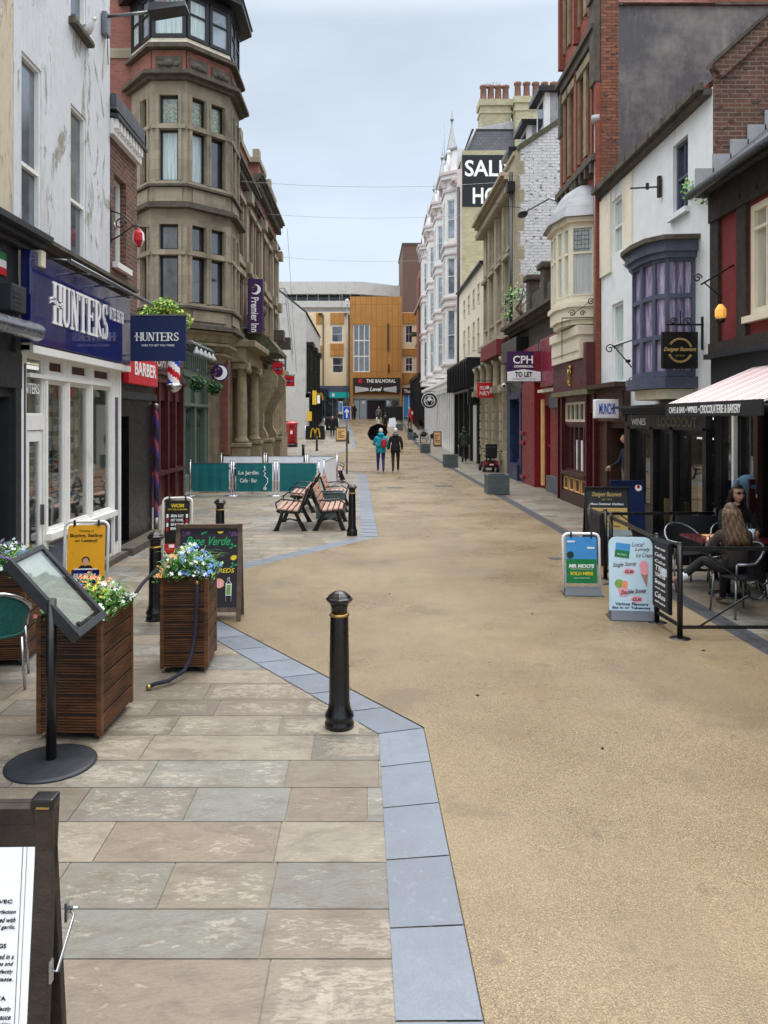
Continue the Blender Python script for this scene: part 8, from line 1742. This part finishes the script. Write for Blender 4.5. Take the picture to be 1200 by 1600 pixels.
def person(loc, yaw, label, J, top, bottom, shoe='shoe', hair='dark_hair', hairstyle='short', coat=None, headyaw=0, headpitch=0, hood=None, s=1.0, female=False, extra=None, sleeve=None, bulk=1.16, tall=1.04):
    """J: dict of joint positions in local space (x right, y forward, z up)"""
    D = dict(pel=(0, 0, .95), sp=(0, .01, 1.15), ch=(0, .0, 1.33), nk=(0, .0, 1.5), hd=(0, .02, 1.56),
             shL=(-.17, 0, 1.42), elL=(-.23, -.04, 1.14), wrL=(-.24, .06, .9), shR=(.17, 0, 1.42), elR=(.23, -.04, 1.14), wrR=(.24, .06, .9),
             hpL=(-.09, 0, .9), knL=(-.1, .02, .5), anL=(-.1, 0, .09), toL=(-.11, .17, .035), hpR=(.09, 0, .9), knR=(.1, .02, .5), anR=(.1, 0, .09), toR=(.11, .17, .035), head=(0, .04, 1.66))
    D.update(J or {}); k = 1.14 if coat else 1.0
    names = ['pel', 'sp', 'ch', 'nk', 'hd', 'shL', 'elL', 'wrL', 'shR', 'elR', 'wrR', 'hpL', 'knL', 'anL', 'toL', 'hpR', 'knR', 'anR', 'toR']
    rad = dict(pel=(.15*k, .115*k), sp=(.135*k, .1*k), ch=(.155*k, .11*k), nk=(.055, .055), hd=(.05, .05), shL=(.065*k,), elL=(.048*k,), wrL=(.03*k,), shR=(.065*k,), elR=(.048*k,), wrR=(.03*k,),
               hpL=(.095,), knL=(.062,), anL=(.043,), toL=(.034, .03), hpR=(.095,), knR=(.062,), anR=(.043,), toR=(.034, .03))
    V_ = [tuple(D[n])+tuple(rad[n]) for n in names]; ix = {n: i for i, n in enumerate(names)}
    E_ = [('pel', 'sp'), ('sp', 'ch'), ('ch', 'nk'), ('nk', 'hd'), ('ch', 'shL'), ('shL', 'elL'), ('elL', 'wrL'), ('ch', 'shR'), ('shR', 'elR'), ('elR', 'wrR'), ('pel', 'hpL'), ('hpL', 'knL'), ('knL', 'anL'), ('anL', 'toL'), ('pel', 'hpR'), ('hpR', 'knR'), ('knR', 'anR'), ('anR', 'toR')]
    me = skinmesh(V_, [(ix[a], ix[b]) for a, b in E_])
    root = thing('person', label, 'person', loc); T0 = Matrix.Translation(loc)
    m = MB('skin', T0)
    seg = {('pel', 'sp'): top, ('sp', 'ch'): top, ('ch', 'nk'): top, ('nk', 'hd'): 'skin', ('ch', 'shL'): top, ('shL', 'elL'): top, ('elL', 'wrL'): sleeve or top, ('ch', 'shR'): top, ('shR', 'elR'): top, ('elR', 'wrR'): sleeve or top,
           ('pel', 'hpL'): bottom, ('hpL', 'knL'): bottom, ('knL', 'anL'): bottom, ('anL', 'toL'): shoe, ('pel', 'hpR'): bottom, ('hpR', 'knR'): bottom, ('knR', 'anR'): bottom, ('anR', 'toR'): shoe}
    vs = [m.bm.verts.new(T0 @ v.co) for v in me.vertices]
    SG_ = [(Vector(D[a]), Vector(D[b]), mt) for (a, b), mt in seg.items()]
    for p in me.polygons:
        c = p.center; best = None
        for a, b, mt in SG_:
            d = b-a; t_ = max(0, min(1, (c-a).dot(d)/d.length_squared)); q = (c-(a+d*t_)).length
            if best is None or q < best[0]: best = (q, mt)
        m.mat(best[1])
        try: f = m.bm.faces.new([vs[i] for i in p.vertices]); f.material_index = m.cur; f.smooth = True
        except ValueError: pass
    # hands: palm and five curled fingers
    for sd, el, wr in ((-1, 'elL', 'wrL'), (1, 'elR', 'wrR')):
        w0 = Vector(D[wr]); d = (w0-Vector(D[el])).normalized(); side = Vector((sd, 0, 0)); side = (side-d*side.dot(d)).normalized(); fw = d.cross(side)*sd
        m.mat('skin'); pc = w0+d*.055; rot = Matrix((side, fw, d)).transposed().to_4x4(); m.ball(pc, .045, 10, (.42, .85, 1.15), rot)
        for i in range(4):
            b0 = w0+d*.09+fw*(.026-.0175*i); L = (.062, .07, .065, .05)[i]; m.tube([b0, b0+d*L*.5-side*sd*.002*sd, b0+d*L*.85-side*.012, b0+d*L-side*.026], [.0095, .009, .008, .006], 7)
        b0 = w0+d*.035+fw*.034; m.tube([b0, b0+fw*.024+d*.024, b0+fw*.026+d*.052], [.0115, .0105, .008], 7)
    if hood != 'headless': X = headmesh(m, Vector(D['head']), headyaw, headpitch, s)
    obj('body', m, root)
    hm = MB(hair, T0)
    def cap(r, z0=.02, back=.0):
        t = bmesh.new(); bmesh.ops.create_uvsphere(t, u_segments=22, v_segments=16, radius=1)
        bmesh.ops.delete(t, geom=[v for v in t.verts if v.co.z*.115 < (-.055 if v.co.y < .1 else .045)+0*v.co.y], context='VERTS')
        for v in t.verts: v.co = Vector((v.co.x*.08*r, v.co.y*.098*r-.005, v.co.z*.121*r+.002))
        for f in t.faces: f.smooth = True
        t.verts.index_update(); hm.merge(t, X); t.free()
    if hairstyle in ('short', 'long', 'bun'): cap(1.03)
    if hairstyle == 'long':
        rn = random.Random(4)
        for i in range(44):
            a = R(-20+220*i/43)+math.pi; st = Vector((math.cos(a)*.076, math.sin(a)*.088*(1 if math.sin(a) < 0 else .3), .05)); pts = [X @ st]
            for j in range(1, 8): pts.append(X @ Vector((st.x*(1+.13*j)+.016*math.sin(j*1.9+i*.8), st.y*(1+.06*j)-.012*j+.008*math.cos(j*1.6+i*.7), .05-j*.056)))
            hm.mat(hair if i % 3 else ('tan_hair' if hair == 'blonde_hair' else hair)); hm.tube(pts, [.014, .016, .016, .015, .014, .012, .01, .004], 6)
    if hairstyle == 'hat': hm.mat(hair); cap(1.1); hm.lathe(X @ Vector((0, 0, .03)), [(.09, 0), (.1, .01), (.09, .025)], 20)
    if hairstyle: obj('hair' if hairstyle != 'hat' else 'hat', hm, root)
    if coat:   # skirt of the jacket, standing figures only
        c = MB(coat, T0); p = Vector(D['pel']); c.lathe((p.x, p.y, p.z-.16), [(.17, 0), (.185, .01), (.18, .15), (.165, .3), (.16, .32)], 20)
        for v in c.bm.verts: v.co.y = loc[1]+(v.co.y-loc[1])*.74
        obj('jacket', c, root)
    if hood and hood != 'headless':
        c = MB(hood, T0); h = Vector(D['nk']); c.ball(h+Vector((0, -.05, .03)), .11, 14, (1.1, .75, .62)); obj('hood', c, root)
    if extra: extra(root, T0, X)
    root.rotation_euler = (0, 0, yaw); root.scale = (bulk, bulk, tall); return root
W1 = dict(knL=(-.1, .1, .52), anL=(-.1, .14, .11), toL=(-.11, .3, .06), knR=(.09, .0, .5), anR=(.09, -.16, .12), toR=(.1, -.03, .035), elL=(-.24, -.06, 1.14), wrL=(-.23, -.02, .9), elR=(.24, .0, 1.14), wrR=(.24, .12, .93))
W2 = dict(knR=(.1, .1, .52), anR=(.1, .13, .11), toR=(.11, .29, .06), knL=(-.09, .0, .5), anL=(-.09, -.14, .12), toL=(-.1, 0, .035))
def teal_extra(root, T0, X):
    m = MB('cloth_red', T0); m.box(.02, .2, -.26, -.1, 1.02, 1.34, .05); m.mat('cloth_teal'); m.box(-.16, .0, -.2, -.08, 1.05, 1.4, .04); m.mat('cloth_red'); m.box(.05, .17, -.29, -.255, 1.05, 1.18, .03); obj('backpack', m, root)
person((.62, 32.3, .018), 0, 'walker in teal jacket with small red backpack and blue trousers', dict(W1, wrL=(-.2, .3, 1.1), elL=(-.26, .05, 1.12)), 'cloth_teal', 'cloth_blue', hair='grey_hair', coat='cloth_teal', hood='cloth_teal', extra=teal_extra)
person((1.24, 32.4, .018), 0, 'walker in black hooded coat and brown trousers beside the teal jacket', dict(W2), 'cloth_black', 'cloth_brown', hair='grey_hair', hairstyle='hat', coat='cloth_black', hood='cloth_grey')
# umbrella tilted forward
t = thing('umbrella', 'open black umbrella held low and tilted in front of the teal jacket', 'umbrella', (.42, 32.9, 1.4))
X = Matrix.Translation((.5, 33.0, 1.66)) @ Matrix.Rotation(R(-62), 4, 'X') @ Matrix.Rotation(R(-10), 4, 'Y') @ Matrix.Scale(.9, 4); m = MB('cloth_black', X); n = 8
rings = [(0.02, .28), (.2, .25), (.38, .16), (.5, .02)]
for (r0, z0), (r1, z1) in zip(rings, rings[1:]):
    for k in range(n*2):
        f = lambda k_, r: r*(1 if k_ % 2 == 0 else .95); a0, a1 = math.pi*k/n, math.pi*(k+1)/n
        m.face([(f(k, r0)*math.cos(a0), f(k, r0)*math.sin(a0), z0), (f(k+1, r0)*math.cos(a1), f(k+1, r0)*math.sin(a1), z0), (f(k+1, r1)*math.cos(a1), f(k+1, r1)*math.sin(a1), z1), (f(k, r1)*math.cos(a0), f(k, r1)*math.sin(a0), z1)])
obj('canopy', m, t, recalc=False); m = MB('steel', X); m.cyl((0, 0, -.45), (0, 0, .33), .01)
for k in range(n): a = 2*math.pi*k/n; m.tube([(0, 0, .27), (.38*math.cos(a), .38*math.sin(a), .15), (.5*math.cos(a), .5*math.sin(a), .01)], .005, 5)
obj('shaft', m, t); m = MB('black_paint', X); m.cyl((0, 0, -.55), (0, 0, -.43), .018); obj('handle', m, t)
person((5.02, 39.3, .01), R(5), 'pedestrian in dark green hooded jacket walking by the right shops', dict(W2), 'cloth_green', 'cloth_black', coat='cloth_green', hood='cloth_green', hair='dark_hair')
person((-5.35, 46.8, .0), R(-60), 'man in dark clothes leaning in the hotel doorway with hand at face', dict(elR=(.28, .08, 1.18), wrR=(.1, .24, 1.42)), 'cloth_navy', 'cloth_navy', hair='grey_hair', coat='cloth_navy')
def sn(y): return gz(y)+.02
person((4.55, 80, sn(80)), R(100), 'distant walker in red jacket crossing near the red shop', dict(W1), 'cloth_red', 'cloth_navy', coat='cloth_red', hair='grey_hair')
person((1.15, 70, sn(70)), R(30), 'distant person in cream coat walking toward the shopping centre', dict(W2), 'cloth_cream', 'cloth_cream', coat='cloth_cream', hair='dark_hair', hairstyle='long')
person((1.75, 70.5, sn(70.5)), R(-10), 'distant person in black coat beside the cream coated walker', dict(W1), 'cloth_black', 'cloth_black', coat='cloth_black', hair='dark_hair')
person((1.35, 82, sn(82)), R(180), 'distant person in grey top at the shopping centre doors', dict(W1), 'cloth_grey', 'cloth_navy', hair='dark_hair')
person((-1.4, 86.5, sn(86.5)), R(180), 'distant person carrying a pale bag at the left glass doors', dict(W2), 'cloth_black', 'cloth_black', hair='dark_hair')
person((-2.9, 66, sn(66)), R(200), 'distant woman with long dark hair near the pale wooden board', dict(), 'cloth_black', 'cloth_black', hair='dark_hair', hairstyle='long')
def shirtx(root, T0, X): pass
person((5.78, 16.95, .1), R(95), 'shopkeeper in dark shirt and pale trousers in the brown doorway', dict(elR=(.26, .05, 1.15), wrR=(.2, .25, 1.05)), 'cloth_navy', 'cloth_grey', hair='dark_hair')
# seated women
S_ = dict(pel=(0, -.05, .55), sp=(0, -.04, .75), ch=(0, .0, .93), nk=(0, .03, 1.1), hd=(0, .05, 1.16), head=(0, .08, 1.26), shL=(-.17, .0, 1.02), shR=(.17, 0, 1.02),
          elL=(-.24, .12, .78), wrL=(-.12, .36, .78), elR=(.24, .12, .78), wrR=(.1, .36, .79), hpL=(-.1, .02, .53), hpR=(.1, .02, .53), knL=(-.12, .44, .52), knR=(.12, .44, .52), anL=(-.12, .46, .1), anR=(.12, .46, .1), toL=(-.12, .62, .035), toR=(.12, .62, .035))
def specs(root, T0, X):
    m = MB('brown_paint', T0)
    for s in (-1, 1): m.ball(X @ Vector((s*.032, .098, .014)), .028, 12, (1, .25, .75)); m.tube([X @ Vector((s*.058, .09, .018)), X @ Vector((s*.078, .0, .014))], .003, 5)
    m.tube([X @ Vector((-.01, .1, .018)), X @ Vector((.01, .1, .018))], .003, 5); obj('sunglasses', m, root)
person((4.95, 10.3, .0), R(180), 'seated woman with long dark hair and brown sunglasses facing the camera', dict(S_), 'cloth_black', 'cloth_black', hair='dark_hair', hairstyle='long', extra=specs, bulk=1, tall=1)
S2_ = dict({k_: ((v_[0], v_[1], v_[2]-.08) if k_ in ('sp', 'ch', 'nk', 'hd', 'head', 'shL', 'shR', 'elL', 'elR') else v_) for k_, v_ in S_.items()}, knL=(-.2, .42, .55), anL=(-.4, .46, .34), toL=(-.56, .48, .28)) ; S2_['knL'] = (-.16, .4, .56)
def sock(root, T0, X):
    m = MB('cloth_white', T0); a = Vector((-.34, .45, .375)); b = Vector((-.42, .465, .33)); m.cyl(a, b, .052, .05, 12); obj('sock', m, root)
person((4.24, 8.85, .0), R(4), 'seated woman with long wavy blonde hair seen from behind, legs crossed', dict(S2_, head=(0, .07, 1.16)), 'cloth_brown', 'cloth_black', shoe='cloth_suede', hair='blonde_hair', hairstyle='long', extra=sock, bulk=1, tall=1)
c2 = dup(c1, (4.3, 8.84, 0), R(-80), 'dark cafe chair under the blonde haired woman'); c3 = dup(c1, (4.95, 10.4, 0), R(0), 'dark cafe chair under the woman in sunglasses')
# mannequin with denim jacket
t = thing('mannequin', 'shop mannequin torso in pale denim jacket over maroon top behind the seated women', 'mannequin', (5.35, 10.9, 0))
m = MB('cloth_denim'); m.lathe((5.38, 11.0, .85), [(.15, 0), (.17, .1), (.16, .3), (.2, .5), (.17, .6), (.06, .66)], 18); 
for s in (-1, 1): m.tube([(5.38+s*.18, 11.0, 1.43), (5.38+s*.26, 10.98, 1.15), (5.38+s*.27, 10.93, .88)], [.06, .055, .045], 10)
obj('jacket', m, t); m = MB('maroon_paint'); m.T = Matrix.Translation((5.36, 10.84, 1.2)); m.box(-.055, .055, -.03, .0, -.25, .26, .01); m.mat('letter_white'); m.box(.06, .14, -.045, -.03, -.02, .04); m.T = Matrix(); obj('shirt', m, t)
m = MB('steel'); m.cyl((5.38, 11, .02), (5.38, 11, .86), .02); m.cyl((5.38, 11, .01), (5.38, 11, .03), .18); obj('stand', m, t); t.scale = (.85, .85, .96); t.location = (5.46, 10.95, 0)
